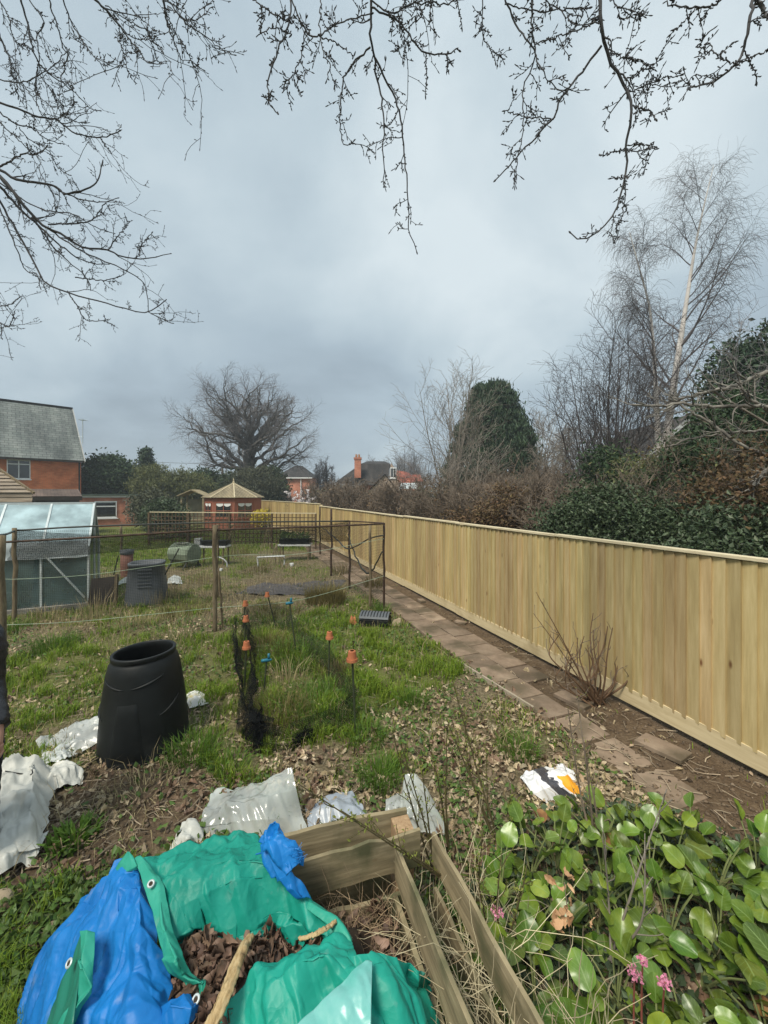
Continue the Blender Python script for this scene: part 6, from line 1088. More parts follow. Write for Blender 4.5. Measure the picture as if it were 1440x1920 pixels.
M_netdense = net_mat('net_dense', .012, .30, (.010, .011, .012)); M_nethaze = net_mat('net_haze', .016, .21, (.02, .022, .022)); M_netblk = net_mat('net_black', .016, .30, (.012, .013, .013)); M_netclump = surf('bunched_net', [(.008, .009, .010), (.03, .032, .034)], 30, rough=.8, bump=.8, dist=.02)
nt = thing('plot_netting', 'black garden netting slumped round the capped canes', 'netting', G(560, 1330))
gg = lambda px, py, zt_, zb=.0: (*G(px, py)[:2], zt_, zb)
curtain([gg(462, 1190, .45), gg(470, 1250, .40), gg(478, 1330, .36), gg(490, 1400, .26)], M_netblk, nt, wob=.14, nz_=10); curtain([gg(480, 1400, .22), gg(530, 1395, .16), gg(580, 1385, .20), gg(640, 1370, .24), gg(672, 1355, .34)], M_nethaze, nt, wob=.06, nz_=10)
curtain([gg(668, 1355, .36), gg(640, 1310, .34), (gg(618, 1270, .38)), gg(575, 1225, .36), gg(540, 1195, .40)], M_nethaze, nt, wob=.04, nz_=10); curtain([gg(455, 1190, .42), gg(500, 1178, .46), gg(545, 1192, .40)], M_nethaze, nt, wob=.04, nz_=10); curtain([gg(440, 1205, .40), gg(446, 1300, .36), gg(462, 1385, .30)], M_netblk, nt, wob=.12, nz_=10)
for k in range(6):
    a_, b_ = G(rng.uniform(462, 486), rng.uniform(1375, 1412)), G(rng.uniform(470, 494), rng.uniform(1385, 1425)); h_ = rng.uniform(.16, .36); curtain([(*a_[:2], h_, .0), (*((a_ + b_) / 2 + [.03, .02, 0])[:2], h_ * rng.uniform(.8, 1.1), 0), (*b_[:2], h_ * .8, 0)], M_netdense, nt, 'bunched_net', 24, 12, .07)
for k in range(5):
    a_, b_ = G(rng.uniform(545, 560), rng.uniform(1385, 1410)), G(rng.uniform(575, 592), rng.uniform(1380, 1400)); h_ = rng.uniform(.10, .2); curtain([(*a_[:2], h_ * .6, .0), (*b_[:2], h_, 0)], M_netdense, nt, 'bunched_net', 24, 10, .06)
curtain([gg(478, 1408, .10), gg(515, 1412, .08), gg(550, 1408, .07)], M_netdense, nt, 'bunched_net', 24, 8, .05)
# --- far plot bits: trays on a stand, raised trough, hoop, wigwams
M_trough = surf('trough_white', [(.45, .46, .45), (.6, .61, .6)], 4, rough=.5)
def table(nm, lab, cat, pa, pb, Y, H, D, mt):
    a_, b_ = atY(*pa, Y), atY(*pb, Y); o = thing(nm, lab, cat, ((a_[0] + b_[0]) / 2, Y, 0)); mb = MB(); mb.beam(a_ * [1, 1, 0] + [0, 0, a_[2]], b_, D, .05); build('top', mb, mt, o)
    for q in (a_, b_):
        for s in (-1, 1): x = q[0] + (.08 if q is a_ else -.08); mb = MB(); mb.beam([x, Y + s * D * .4, 0], [x, Y + s * D * .4, a_[2]], .04, .04, (0, 1, 0)); build('leg', mb, M_bark, o)
    return o
table('potting_bench', 'low bench with white edge carrying dark trays behind the cage post', 'bench', (372, 1024), (428, 1024), 12.5, .6, .5, M_trough)
for k, (px, w, lab, mt) in enumerate([(372, .17, 'small white pot at the left end of the potting bench', M_trough), (392, .34, 'black seed tray on the potting bench left of the cage post', M_black), (418, .30, 'black seed tray on the potting bench right of the cage post', M_black)]):
    p = atY(px, 1023, 12.5); mb = MB(); h = .2 if k == 0 else .14; mb.box(p + [0, 0, h / 2 + .03], [w, .3 if k else .17, h], 0, 1.12); tag(build('seed_tray' if k else 'white_pot', mb, mt), lab, 'tray' if k else 'pot')
tt = table('planter_trough', 'long white edged trough with green plants beside the fence', 'planter', (524, 1021), (584, 1021), 13.5, .5, .45, M_trough)
p = atY(554, 1014, 13.5); mb = MB(); mb.box(p, [1.02, .4, .16]); build('soil_box', mb, M_black, tt)
n = 260; C = p + np.c_[rng.uniform(-.48, .48, n), rng.uniform(-.18, .18, n), rng.uniform(.08, .30, n)]; V, f = cards(C, rng.uniform(.05, .12, n), .6); mb = MB(); mb.add(V, f); build('foliage', mb, M_weed, tt)
hp = [atY(484, 1062, 10.6), atY(483, 1046, 10.6), atY(487, 1045, 10.55), atY(530, 1043, 10.5), atY(533, 1045, 10.5), atY(533, 1060, 10.5)]; P, R = poly(hp, [.02, .02], 30); mb = MB(); mb.tube(P, R, 8); tag(build('pipe_hoop', mb, M_trough, smooth=True), 'white plastic pipe hoop standing in the cage plot', 'hoop')
P, R = poly([atY(405, 1043, 10.5), atY(418, 1048, 10.5), atY(425, 1055, 10.5), atY(426, 1064, 10.5)], [.018, .018], 14); mb = MB(); mb.tube(P, R, 7); tag(build('bent_pipe', mb, M_trough, smooth=True), 'short bent white pipe right of the cage post', 'pipe')
for (px, Y, H, s, lab) in [(500, 12.6, 1.35, .35, 'bundle of tall canes tied as a wigwam behind the white hoop'), (432, 13.2, 1.2, .35, 'open wigwam of brown canes behind the middle cage post'), (515, 11.6, .85, .25, 'small cane wigwam right of the tall one')]:
    c = g0(px, Y); wg = thing('cane_wigwam', lab, 'wigwam', c); top = c + [.05, 0, H * .9]
    for k in range(7): a = k / 7 * 2 * PI; mb = MB(); q = c + [math.cos(a) * s, math.sin(a) * s, -.05]; mb.tube([q, top + (top - q) * .12], .010, 5); build('cane', mb, M_arb, wg)
for px, py, w, lab in [(414, 1071, .12, 'small white pot lying in the cage plot'), (547, 1062, .16, 'white scrap of paper on the dark soil in the cage')]:
    p = G(px, py); mb = MB(); mb.lathe([(w * .3, 0), (w * .42, w * .6), (w * .36, w * .6), (w * .26, .02)], p, 10); tag(build('white_pot', mb, M_trough, smooth=True), lab, 'pot')
# dark mulch sheet inside the cage
cloth('mulch_sheet', 'flat faded purple grey mulch sheet on the soil inside the cage', 'mulch sheet', [[(470, 1098, .01), (540, 1093, .02), (610, 1090, .02), (650, 1088, .01)], [(455, 1106, .03), (530, 1104, .05), (590, 1103, .05), (640, 1098, .02)], [(440, 1112, .01), (520, 1114, .02), (570, 1114, .02), (610, 1108, .01)]], surf('mulch', [(.055, .05, .05), (.11, .098, .092)], 4, rough=.7), 10, .04, 4, 111)
# plants in the scrubby plot: tall dry stems, olive sedge clump, green tufts
def tuft(px, py, n, h, s, m, lab, nm='grass_tuft', cat='grass tuft', lean=.9, group=None, w=.006):
    p = G(px, py); a = rng.uniform(0, 2 * PI, n); r = s * np.sqrt(rng.random(n)) * .5; C = np.c_[p[0] + np.cos(a) * r, p[1] + np.sin(a) * r, np.full(n, p[2] - .01)]
    V, f1, f2_ = blades(C, rng.uniform(.5, 1, n) * h, w * rng.uniform(.7, 1.2, n), lean, a + rng.normal(0, .5, n)); mb = MB(); mb.add(V, f1, f2_); tag(build(nm, mb, m), lab, cat, group)
M_tuft = surf('tuft_blade', [(.05, .11, .014), (.10, .19, .022), (.15, .24, .04)], 3, rough=.5, bump=0, island=.3, trans=.3)
for a_ in [(362, 1415, 420, .24, .42, 'bright grass tuft against the right foot of the black bin'), (520, 1530, 260, .20, .22, 'grass tuft growing through the clear polythene'), (712, 1470, 300, .26, .3, 'grass tuft behind the grey plastic sheet'), (775, 1322, 260, .22, .3, 'dark green tuft on the lawn left of the path edging'), (972, 1415, 320, .2, .34, 'grass tuft in the leaf litter above the white compost bag'),
           (100, 1220, 420, .30, .55, 'large dark grass tuft at the left below the greenhouse'), (30, 1180, 200, .25, .4, 'grass tuft at the foot of the cage post on the left edge'), (430, 1445, 200, .16, .3, 'low grass tuft above the clear polythene corner'), (600, 1330, 560, .34, .8, 'tall grass clump inside the netted plot'), (560, 1240, 520, .34, .9, 'grass clump at the back of the netted plot'), (690, 1390, 220, .2, .35, 'grass tuft right of the nearest capped cane')]: tuft(*a_[:5], M_tuft, a_[5])
M_sedge = surf('sedge_blade', [(.11, .095, .03), (.2, .165, .06)], 3, rough=.7, bump=0, island=.3, trans=.2)
tuft(610, 1130, 900, .48, .8, M_sedge, 'olive brown clump of stiff stems by the cage door', 'sedge_clump', 'plant', .5, w=.009); tuft(300, 1128, 300, .45, .8, M_straw, 'dry upright stems in front of the grey compost bin', 'dry_stems', 'plant', .4, w=.007); tuft(180, 1160, 90, .7, .5, M_straw, 'tall dry stems leaning in front of the dark board', 'dry_stems', 'plant', .5, w=.007); tuft(700, 1100, 200, .4, .5, M_sedge, 'brown stems beside the path inside the cage', 'sedge_clump', 'plant', .5, w=.008); tuft(715, 1150, 220, .3, .3, M_tuft, 'dark green tuft at the foot of the cage corner post', w=.007)
tuft(520, 1350, 380, .32, .6, M_sedge, 'yellowish clump in the front corner of the netted plot', w=.006); tuft(630, 1265, 240, .24, .5, M_sedge, 'yellowish clump along the right side of the netted plot', w=.007); tuft(500, 1225, 320, .34, .8, M_sedge, 'yellowish clump at the back left of the netted plot', w=.008); tuft(540, 1290, 70, .42, .4, M_straw, 'dead pale stalks standing inside the netted plot', 'dry_stems', 'plant', .7)
tuft(140, 1575, 170, .13, .25, M_tuft, 'fresh green leafy clump in the bare soil', w=.022); tuft(270, 1500, 260, .07, .7, M_straw, 'heap of old straw on the bare soil below the black bin', 'straw_heap', 'straw', 3.2, w=.006)
for k, (px, py, n, h, s, mt, lab) in enumerate([(350, 1150, 160, .4, .9, M_sedge, 'scruffy brown weeds behind the front rail left of the cage posts'), (520, 1150, 200, .28, .9, M_sedge, 'low yellowish weeds in the middle of the cage front'), (250, 1175, 160, .25, .8, M_straw, 'pale dry weeds in front of the cage left of its middle post'), (480, 1075, 130, .5, .8, M_sedge, 'tall brown stalks by the white hoop'), (380, 1090, 140, .4, .8, M_straw, 'pale dry stalks right of the barrel composter'), (560, 1175, 180, .2, .7, M_tuft, 'green weeds between the cage and the netted plot'), (90, 1165, 140, .35, .7, M_straw, 'dry grass along the greenhouse plinth'), (450, 1040, 120, .6, .7, M_sedge, 'brown stalks behind the hoop'), (640, 1075, 120, .5, .6, M_sedge, 'brown stalks against the cage side'), (330, 1200, 150, .16, .6, M_tuft, 'green weeds behind the black bin')]):
    tuft(px, py, n, h, s, mt, lab, 'weed_clump', 'weeds', .6, w=.0075)
# --- pruned shrub by the fence
p = G(1117, 1318); ps = thing('pruned_shrub', 'hard pruned shrub with rusty bare stems by the fence foot', 'shrub', p); S = []; R = []
for k in range(20):
    a = rng.uniform(0, 2 * PI); s = rng.uniform(.12, .42); h = rng.uniform(.45, .92); e = p + [math.cos(a) * s * 1.15, math.sin(a) * s * .6, h]; m1 = p + [math.cos(a) * s * .75 + rng.normal(0, .05), math.sin(a) * s * .4, h * .35]; m2 = p + [math.cos(a) * s * 1.1 + rng.normal(0, .06), math.sin(a) * s * .6, h * .7]; P, Q = poly([p + rng.normal(0, .03, 3) * [1, 1, 0], m1, m2, e], [.012, .008, .0045], 16); S.append(P); R.append(Q)
for e in [(1005, 1110, 4.1), (1000, 1150, 4.3), (1040, 1180, 4.2)]: e = atY(*e); P, Q = poly([p, p * .5 + e * .5 + [-.02, 0, .06], e], [.009, .006, .003], 16); S.append(P); R.append(Q)
S = np.stack(S); R = np.stack(R); a1, q1 = spawn(S, R, 4, .4, 1, lambda t, p_: .08 + .12 * rng.random(len(t)), (.4, 1), 7, .2, .08, .7, .003, rend=.0022); mb = MB(); add_t(mb, S, R, 6); build('stem', mb, surf('rusty_stem', [(.085, .05, .028), (.19, .115, .065)], 8, rough=.7), ps, smooth=True); mb = MB(); add_t(mb, a1, q1, 4); build('crown', mb, M_browntwig, ps)
# --- thin young shrubs with opening buds
M_sap = surf('sapling_stem', [(.06, .05, .022), (.13, .105, .05)], 6, rough=.6); M_bud = surf('bud_leaf', [(.14, .17, .03), (.25, .27, .06)], 4, rough=.5, bump=0, trans=.3, island=.25)
def sapling(base, tips, lab, r=.007, leaf=.022, nl=26, m=None, tw=6):
    o = thing('sapling', lab, 'sapling', base); S = []; R = []
    for tpt in tips: m1 = base * .55 + tpt * .45 + rng.normal(0, .02, 3); P, Q = poly([base + rng.normal(0, .012, 3) * [1, 1, 0], m1, tpt], [r, r * .7, r * .35], 20); S.append(P); R.append(Q)
    S = np.stack(S); R = np.stack(R); a1, q1 = spawn(S, R, tw, .3, .97, lambda t, p_: .05 + .10 * rng.random(len(t)), (.4, .8), 7, .12, .06, .6, .0022, rend=.0017)
    mb = MB(); add_t(mb, S, R, 6); add_t(mb, a1, q1, 4); build('stem', mb, m or M_sap, o, smooth=True)
    C = np.concatenate([S[:, 6:].reshape(-1, 3)[rng.integers(0, S.shape[0] * 14, nl * len(tips))], a1[:, 1:].reshape(-1, 3)]); C = C + rng.normal(0, .006, C.shape); V, f = cards(C, rng.uniform(.5, 1.2, len(C)) * leaf, .45, -.2, -.8); mb = MB(); mb.add(V, f); build('foliage', mb, M_bud, o); return o
bz = lambda px, py: G(px, py)
sapling(bz(925, 1575), [atY(848, 1275, 2.55), atY(870, 1330, 2.6), atY(838, 1350, 2.5)], 'tallest budding sapling in the leaf litter behind the bay'); sapling(bz(842, 1600), [atY(838, 1370, 2.4), atY(808, 1400, 2.4)], 'straight budding shoots just right of the bay corner'); sapling(bz(918, 1560), [atY(912, 1400, 2.6)], 'single thin straight shoot left of the compost bag', .005)
sapling(bz(815, 1640), [atY(735, 1370, 2.1), atY(752, 1395, 2.1), atY(788, 1420, 2.15)], 'budding shoots rising over the back corner of the wooden bay', .006); sapling(at(900, 1690, .15), [atY(560, 1470, 1.7), atY(640, 1520, 1.72)], 'long budding twig arching left across the wooden bay', .0055, tw=9); sapling(bz(960, 1590), [atY(955, 1490, 2.4), atY(975, 1500, 2.4)], 'short budding shoots beside the large round leaves', .005)
sapling(bz(1120, 1620), [atY(1080, 1290, 2.35), atY(1065, 1330, 2.4), atY(1095, 1400, 2.35)], 'bare brown sapling in front of the white compost bag', .008, .012, 8, M_browntwig, 10); sapling(at(1150, 1800, .1), [atY(1250, 1480, 1.75), atY(1210, 1600, 1.7), atY(1130, 1560, 1.7)], 'pale bare twigs standing up through the large round leaves', .006, .01, 4, M_paletwig, 8); sapling(at(930, 1800, .1), [atY(905, 1560, 1.7), atY(940, 1600, 1.7), atY(985, 1640, 1.7)], 'thin green stems between the bay and the round leaves', .005, .02, 20)
# ================================================================== wooden bay
M_plank = surf('old_plank', [(.15, .125, .075), (.27, .22, .13), (.42, .35, .22)], 1.6, (2, 2, 22), rough=.85, bump=.35, dist=.006, island=.12, stain=((.10, .10, .05), 4.5, .47), knots=(5, 5, 9))
M_block = surf('chipboard_block', [(.24, .15, .08), (.42, .29, .17)], 60, rough=.95, bump=.4, dist=.004)
O0 = np.array([.045, 1.985, 0]); eb = np.array([-.962, -.272, 0]); er = np.array([.311, -.950, 0])
bay = thing('compost_bay', 'low open bay of old pallet planks at the back of the tarpaulin', 'compost bay', (0, 1.7, 0)); Pb = lambda a, c, z: O0 + eb * a + er * c + np.array([0, 0, z])
def plank(a0, c0, a1, c1, z0, z1, t=.022, z2=None):
    A_, B_ = Pb(a0, c0, (z0 + z1) / 2), Pb(a1, c1, (z0 + z1) / 2); mb = MB(); L_ = 10; d = unit(B_ - A_); nr = np.array([-d[1], d[0], 0]); V = []
    for i in range(L_ + 1):
        q = A_ + (B_ - A_) * i / L_; e1_, e2_ = rng.normal(0, .007, 2); h = (z1 - z0) / 2
        for s, zz in ((-1, -h + e1_), (1, -h + e1_), (1, h + e2_), (-1, h + e2_)): V.append(q + nr * s * t / 2 + [0, 0, zz])
    f = [[i * 4 + k, i * 4 + (k + 1) % 4, i * 4 + 4 + (k + 1) % 4, i * 4 + 4 + k] for i in range(L_) for k in range(4)] + [[0, 3, 2, 1], [L_ * 4, L_ * 4 + 1, L_ * 4 + 2, L_ * 4 + 3]]
    mb.add(V, f); build('plank', mb, M_plank, bay, bevel=.002)
plank(-.14, .012, .75, .012, .315, .495, .018); plank(-.05, .012, .78, .012, .03, .20)                # back wall, inner skin
plank(-.12, -.125, .85, -.125, .32, .51); plank(-.12, -.125, .85, -.125, .05, .22)             # back wall, outer skin
plank(.0, .05, .0, 1.15, .32, .495, .018); plank(.0, .03, .0, 1.15, .04, .23)                          # right wall, inner skin
plank(-.205, .03, -.235, 1.25, .33, .48, .018); plank(-.215, .03, -.22, 1.25, .05, .20, .018)              # right wall, outer skin
for a, c in [(-.07, -.055), (.60, -.055), (-.108, 1.15)]:
    mb = MB(); q = Pb(a, c, .26); mb.box(q, [.095, .10, .46] if c < 0 else [.16, .09, .40], math.atan2(eb[1], eb[0])); build('block', mb, M_block, bay, bevel=.004)
# heap of dead grass and soil inside, leaves on it
M_heap = surf('heap_soil', [(.025, .017, .012), (.06, .042, .028)], 12, rough=1)
mb = MB(); Hx, Hy = np.meshgrid(np.linspace(-1.3, .4, 60), np.linspace(.75, 2.0, 50), indexing='ij'); hz_ = .40 * np.exp(-(((Hx + .35) / .60) ** 4 + ((Hy - 1.35) / .55) ** 4)) + (fbm(Hx * 9, Hy * 9, 77) - .5) * .05 - .03
inb = (Hx - O0[0]) * eb[0] + (Hy - O0[1]) * eb[1]; cc = (Hx - O0[0]) * er[0] + (Hy - O0[1]) * er[1]; hz_ = np.where((inb < .22) & (inb > -.02), np.minimum(hz_, .18 + (fbm(Hx * 9, Hy * 9, 79) - .5) * .08), hz_); hz_ = np.where((inb < .015) | (cc < .03), -.08, hz_)
Hg = np.stack([Hx, Hy, hz_], -1)[:, ::-1]; mb.grid(Hg); kind(build('soil_heap', mb, M_heap, smooth=True), 'stuff', 'dark compost heap in the wooden bay')
# deep brown oak leaves in the open fold
LP = [(330, 1745), (400, 1745), (440, 1775), (505, 1735), (580, 1700), (650, 1780), (560, 1775), (480, 1820), (420, 1925), (330, 1925), (300, 1840)]
n = 5200; px = rng.uniform(290, 660, n); py = rng.uniform(1690, 1935, n); k = inpoly(px, py, LP); C = np.array([at(a, b_, .42 + .03 * math.sin(a * .02)) for a, b_ in zip(px[k], py[k])]); C[:, 2] -= rng.uniform(0, .09, len(C))
M_oldleaf = surf('old_oak_leaf', [(.075, .045, .03), (.15, .095, .066), (.27, .19, .14)], 9, rough=.6, bump=.25, dist=.01, island=.45, hue=.01, trans=.08, spec=.3)
sel = rng.permutation(len(C))[:1700]; V, f = leaf_batch(C[sel], rng.uniform(.042, .08, len(sel)), .6, .55); mb = MB(); mb.add(V, f); kind(build('leaf_pile', mb, M_oldleaf, smooth=True), 'stuff', 'pile of brown oak leaves inside the folded tarpaulin')
C = np.array([Pb(rng.uniform(.02, .6), rng.uniform(.03, 1.0), 0) for _ in range(420)]); C[:, 2] = rng.uniform(.14, .24, len(C)); V, f = leaf_batch(C, rng.uniform(.04, .08, len(C)), .6, .5); mb = MB(); mb.add(V, f); kind(build('leaf_pile', mb, M_oldleaf, smooth=True), 'stuff', 'brown leaves in the bottom of the wooden bay')
def stems(n, fn, L0, L1, r, lab, nm, m, droop=-.05):
    P0 = np.array([fn() for _ in range(n)]); d = unit(rng.normal(size=(n, 3)) * [1, 1, .5] + [0, 0, .35]); ln = rng.uniform(L0, L1, n) / 7; P = [P0]
    for i in range(7): d = unit(d + rng.normal(size=(n, 3)) * .16 + [0, 0, droop]); P.append(P[-1] + d * ln[:, None])
    P = np.stack(P, 1); P[..., 2] = np.maximum(P[..., 2], .03); v, f = tubes(P, np.linspace(1, .5, 8)[None] * rng.uniform(.6, 1.2, (n, 1)) * r, 4); mb = MB(); mb.add(v, f); kind(build(nm, mb, m), 'stuff', lab)
stems(420, lambda: Pb(rng.uniform(.03, .55), rng.uniform(.04, .5), rng.uniform(.12, .22)), .1, .35, .0016, 'dead grass stems in the wooden bay', 'dead_stems', surf('dead_stem', [(.15, .10, .06), (.32, .24, .15)], 3, bump=0, island=.4))
stems(380, lambda: Pb(rng.uniform(-.42, .0), rng.uniform(.1, 1.3), rng.uniform(.02, .3)), .2, .62, .0019, 'long pale dead grass stems between the right hand planks', 'dead_stems', surf('pale_dead_stem', [(.32, .27, .16), (.56, .50, .34)], 3, bump=0, island=.3), -.10)
stems(260, lambda: Pb(rng.uniform(-.40, .04), rng.uniform(.75, 1.25), rng.uniform(.05, .42)), .2, .5, .0017, 'tangled dead stems lying over the near ends of the planks', 'dead_stems', surf('grey_dead_stem', [(.24, .19, .11), (.46, .39, .26)], 3, bump=0, island=.35), -.08)
# the two sticks
M_stick = surf('split_wood', [(.16, .10, .05), (.33, .23, .11), (.46, .35, .19), (.12, .08, .045)], 34, (1.4, .5, 1), rough=.85, bump=.6, dist=.006, island=0)
for pts, r, lab in [([(385, 1945, .52), (420, 1870, .53), (450, 1790, .52), (470, 1755, .50)], [.024, .022, .020, .015], 'thick split stick lying on the oak leaves'), ([(560, 1762, .50), (600, 1747, .52), (630, 1728, .51)], [.008, .010, .008], 'short yellow stick lying on the tarpaulin edge')]:
    P, R = poly([at(*q) for q in pts], r, 40); P = P + rng.normal(0, .0012, P.shape); v, f = tubes(P[None], R[None], 28); c_ = np.repeat(P, 28, 0); an = np.tile(np.arange(28), 40) / 28 * 2 * PI; ln_ = np.repeat(np.arange(40), 28) / 40
    k_ = .82 + .16 * np.sin(an * 2 + 1) + .5 * (fbm(np.cos(an) * 4 + 9, np.sin(an) * 4 + ln_ * 2.5, 5, 3) - .5) - .38 * np.exp(-((an - 2.2 - .5 * np.sin(ln_ * 5)) / .22) ** 2) - .3 * np.exp(-((an - 4.4 + .4 * np.sin(ln_ * 4)) / .18) ** 2); v = c_ + (v - c_) * k_[:, None]
    mb = MB(); mb.add(v, f); mb.f.append(np.array([list(range(28))[::-1]])); mb.f.append(np.array([[39 * 28 + i for i in range(28)]])); tag(build('stick', mb, M_stick, smooth=True), lab, 'stick')
# ================================================================== the tarpaulin: green on one side, blue on the other
def tarp_mat(nm, c1, c2):
    m = surf(nm, [c1, c2], 4, detail=4, rough=.5, bump=0, spec=.35, trans=.08, stain=(tuple(c * .6 + .13 for c in c2), 13, .62)); N, L = m.node_tree.nodes, m.node_tree.links; b = [n for n in N if n.type == 'BSDF_PRINCIPLED'][0]
    tc = N.new('ShaderNodeTexCoord'); nz = N.new('ShaderNodeTexNoise'); nz.inputs['Scale'].default_value = 6; L.new(tc.outputs['Object'], nz.inputs['Vector']); mm = N.new('ShaderNodeVectorMath'); mm.operation = 'MULTIPLY_ADD'; mm.inputs[1].default_value = (.14, .14, .14); L.new(nz.outputs['Color'], mm.inputs[0]); L.new(tc.outputs['Object'], mm.inputs[2]); last = None
    for sc, st in ((13, .35), (40, .25)):
        v = N.new('ShaderNodeTexVoronoi'); v.inputs['Scale'].default_value = sc; L.new(mm.outputs[0], v.inputs['Vector']); bp = N.new('ShaderNodeBump'); bp.inputs['Strength'].default_value = st; bp.inputs['Distance'].default_value = .25 / sc; L.new(v.outputs['Distance'], bp.inputs['Height'])
        if last: L.new(last.outputs[0], bp.inputs['Normal'])
        last = bp
    L.new(last.outputs[0], b.inputs['Normal']); return m
M_tg = tarp_mat('green_tarp', (.005, .225, .165), (.014, .325, .245)); M_tbl = tarp_mat('blue_tarp', (.003, .125, .40), (.010, .205, .58)); M_tgd = tarp_mat('green_tarp_hem', (.012, .25, .17), (.04, .36, .26)); M_tpale = surf('scuffed_tarp', [(.06, .33, .28), (.20, .44, .42)], 7, rough=.3, bump=.15, spec=.5); M_thread = surf('frayed_thread', [(.45, .55, .6), (.6, .68, .7)], 4, bump=0)
ta = thing('tarpaulin', 'crumpled two sided green and blue tarpaulin folded over the leaf heap', 'tarpaulin', (-.6, 1.5, 0))
def tp(nm, ctrl, m, sub, amp, fr, seed): return cloth(nm, None, None, ctrl, m, sub, amp, fr, seed, .003, ta)
tp('blue_side', [[(205, 1640, .42), (222, 1622, .48), (240, 1606, .52), (256, 1612, .55), (268, 1622, .52)], [(150, 1695, .22), (185, 1685, .42), (225, 1672, .50), (255, 1668, .54), (280, 1675, .50)], [(85, 1765, .12), (145, 1752, .34), (205, 1745, .46), (255, 1745, .52), (297, 1748, .47)], [(48, 1840, .05), (120, 1835, .28), (190, 1828, .42), (255, 1825, .49), (312, 1825, .43)], [(32, 1920, .02), (100, 1925, .22), (185, 1925, .38), (260, 1920, .46), (325, 1900, .41)], [(20, 2030, .0), (85, 2040, .18), (180, 2040, .34), (260, 2040, .40), (335, 2010, .36)]], M_tbl, 40, .055, 8, 200)
tp('green_side', [[(258, 1614, .53), (300, 1602, .51), (345, 1588, .50), (420, 1570, .50), (485, 1562, .53), (528, 1598, .53)], [(285, 1665, .53), (318, 1650, .55), (355, 1632, .56), (430, 1610, .59), (500, 1602, .60), (555, 1650, .52)], [(300, 1720, .51), (330, 1705, .52), (370, 1685, .53), (445, 1662, .54), (520, 1660, .53), (605, 1715, .47)], [(318, 1770, .46), (350, 1752, .45), (390, 1740, .43), (445, 1762, .41), (515, 1722, .43), (645, 1768, .44)], [(330, 1810, .34), (358, 1795, .33), (398, 1790, .33), (450, 1805, .32), (525, 1770, .34), (660, 1812, .36)]], M_tg, 40, .055, 8, 240)
tp('hem', [[(252, 1610, .55), (262, 1606, .56), (276, 1618, .56)], [(272, 1668, .55), (290, 1665, .57), (308, 1664, .56)], [(288, 1735, .53), (308, 1735, .55), (326, 1735, .53)], [(305, 1795, .51), (325, 1795, .53), (344, 1790, .51)], [(318, 1822, .48), (340, 1826, .50), (360, 1822, .47)], [(345, 1840, .45), (366, 1838, .47), (378, 1834, .44)], [(360, 1872, .43), (374, 1868, .45), (385, 1866, .42)], [(352, 1915, .41), (364, 1912, .43), (374, 1910, .40)]], M_tgd, 16, .02, 6, 260)
tp('blue_fold', [[(295, 1890, .46), (318, 1872, .49), (345, 1858, .50), (362, 1858, .48)], [(290, 1925, .45), (318, 1900, .50), (348, 1888, .51), (366, 1880, .47)], [(300, 1960, .42), (325, 1940, .46), (350, 1920, .47), (370, 1905, .42)]], M_tbl, 24, .03, 9, 270)
tp('open_fold', [[(150, 1748, .50), (154, 1746, .51), (158, 1748, .50)], [(118, 1830, .40), (135, 1830, .44), (150, 1826, .46)], [(78, 1920, .26), (105, 1922, .33), (138, 1915, .42)], [(60, 1990, .2), (95, 1990, .28), (125, 1980, .36)]], surf('green_tarp_lining', [(.008, .12, .085), (.02, .2, .14)], 4, rough=.4, bump_scale=26, bump=.2, dist=.006), 10, .02, 7, 280)
tp('hem', [[(147, 1745, .525), (163, 1743, .535), (179, 1746, .52)], [(148, 1790, .50), (163, 1790, .51), (177, 1790, .495)], [(146, 1832, .47), (160, 1832, .48), (173, 1830, .465)], [(144, 1868, .44), (157, 1866, .45), (171, 1862, .44)], [(118, 1900, .40), (135, 1896, .42), (150, 1890, .41)], [(92, 1950, .33), (112, 1948, .35), (130, 1945, .33)]], M_tgd, 16, .02, 7, 290)
tp('corner_flap', [[(238, 1596, .56), (243, 1598, .57), (249, 1604, .56)], [(222, 1618, .53), (240, 1622, .56), (256, 1622, .56)], [(214, 1632, .50), (236, 1634, .53), (258, 1630, .54)]], M_tgd, 10, .01, 8, 295)
tp('green_fold', [[(380, 1960, .40), (425, 1885, .46), (482, 1818, .49), (555, 1776, .49), (622, 1756, .49), (648, 1778, .45)], [(420, 1970, .43), (465, 1895, .49), (520, 1845, .53), (590, 1808, .56), (648, 1796, .57), (672, 1800, .54)], [(450, 2010, .44), (505, 1935, .49), (560, 1890, .52), (615, 1858, .54), (662, 1840, .55), (690, 1842, .53)], [(470, 2070, .42), (540, 2010, .46), (600, 1960, .49), (650, 1930, .51), (690, 1910, .52), (715, 1910, .50)], [(480, 2200, .35), (560, 2150, .4), (620, 2100, .43), (670, 2060, .45), (705, 2030, .46), (735, 2030, .45)]], M_tg, 36, .055, 8, 300)
tp('green_fold', [[(648, 1795, .58), (690, 1792, .57), (735, 1797, .52), (790, 1818, .42), (805, 1840, .28)], [(672, 1822, .56), (712, 1822, .55), (755, 1835, .48), (800, 1855, .36), (818, 1880, .2)], [(690, 1862, .53), (728, 1870, .51), (770, 1885, .44), (812, 1905, .30), (828, 1930, .14)], [(700, 1930, .48), (742, 1940, .46), (785, 1955, .38), (825, 1970, .24), (840, 1990, .1)], [(705, 2050, .42), (750, 2060, .40), (800, 2070, .32), (840, 2080, .2), (860, 2090, .06)]], M_tg, 36, .055, 8, 320)
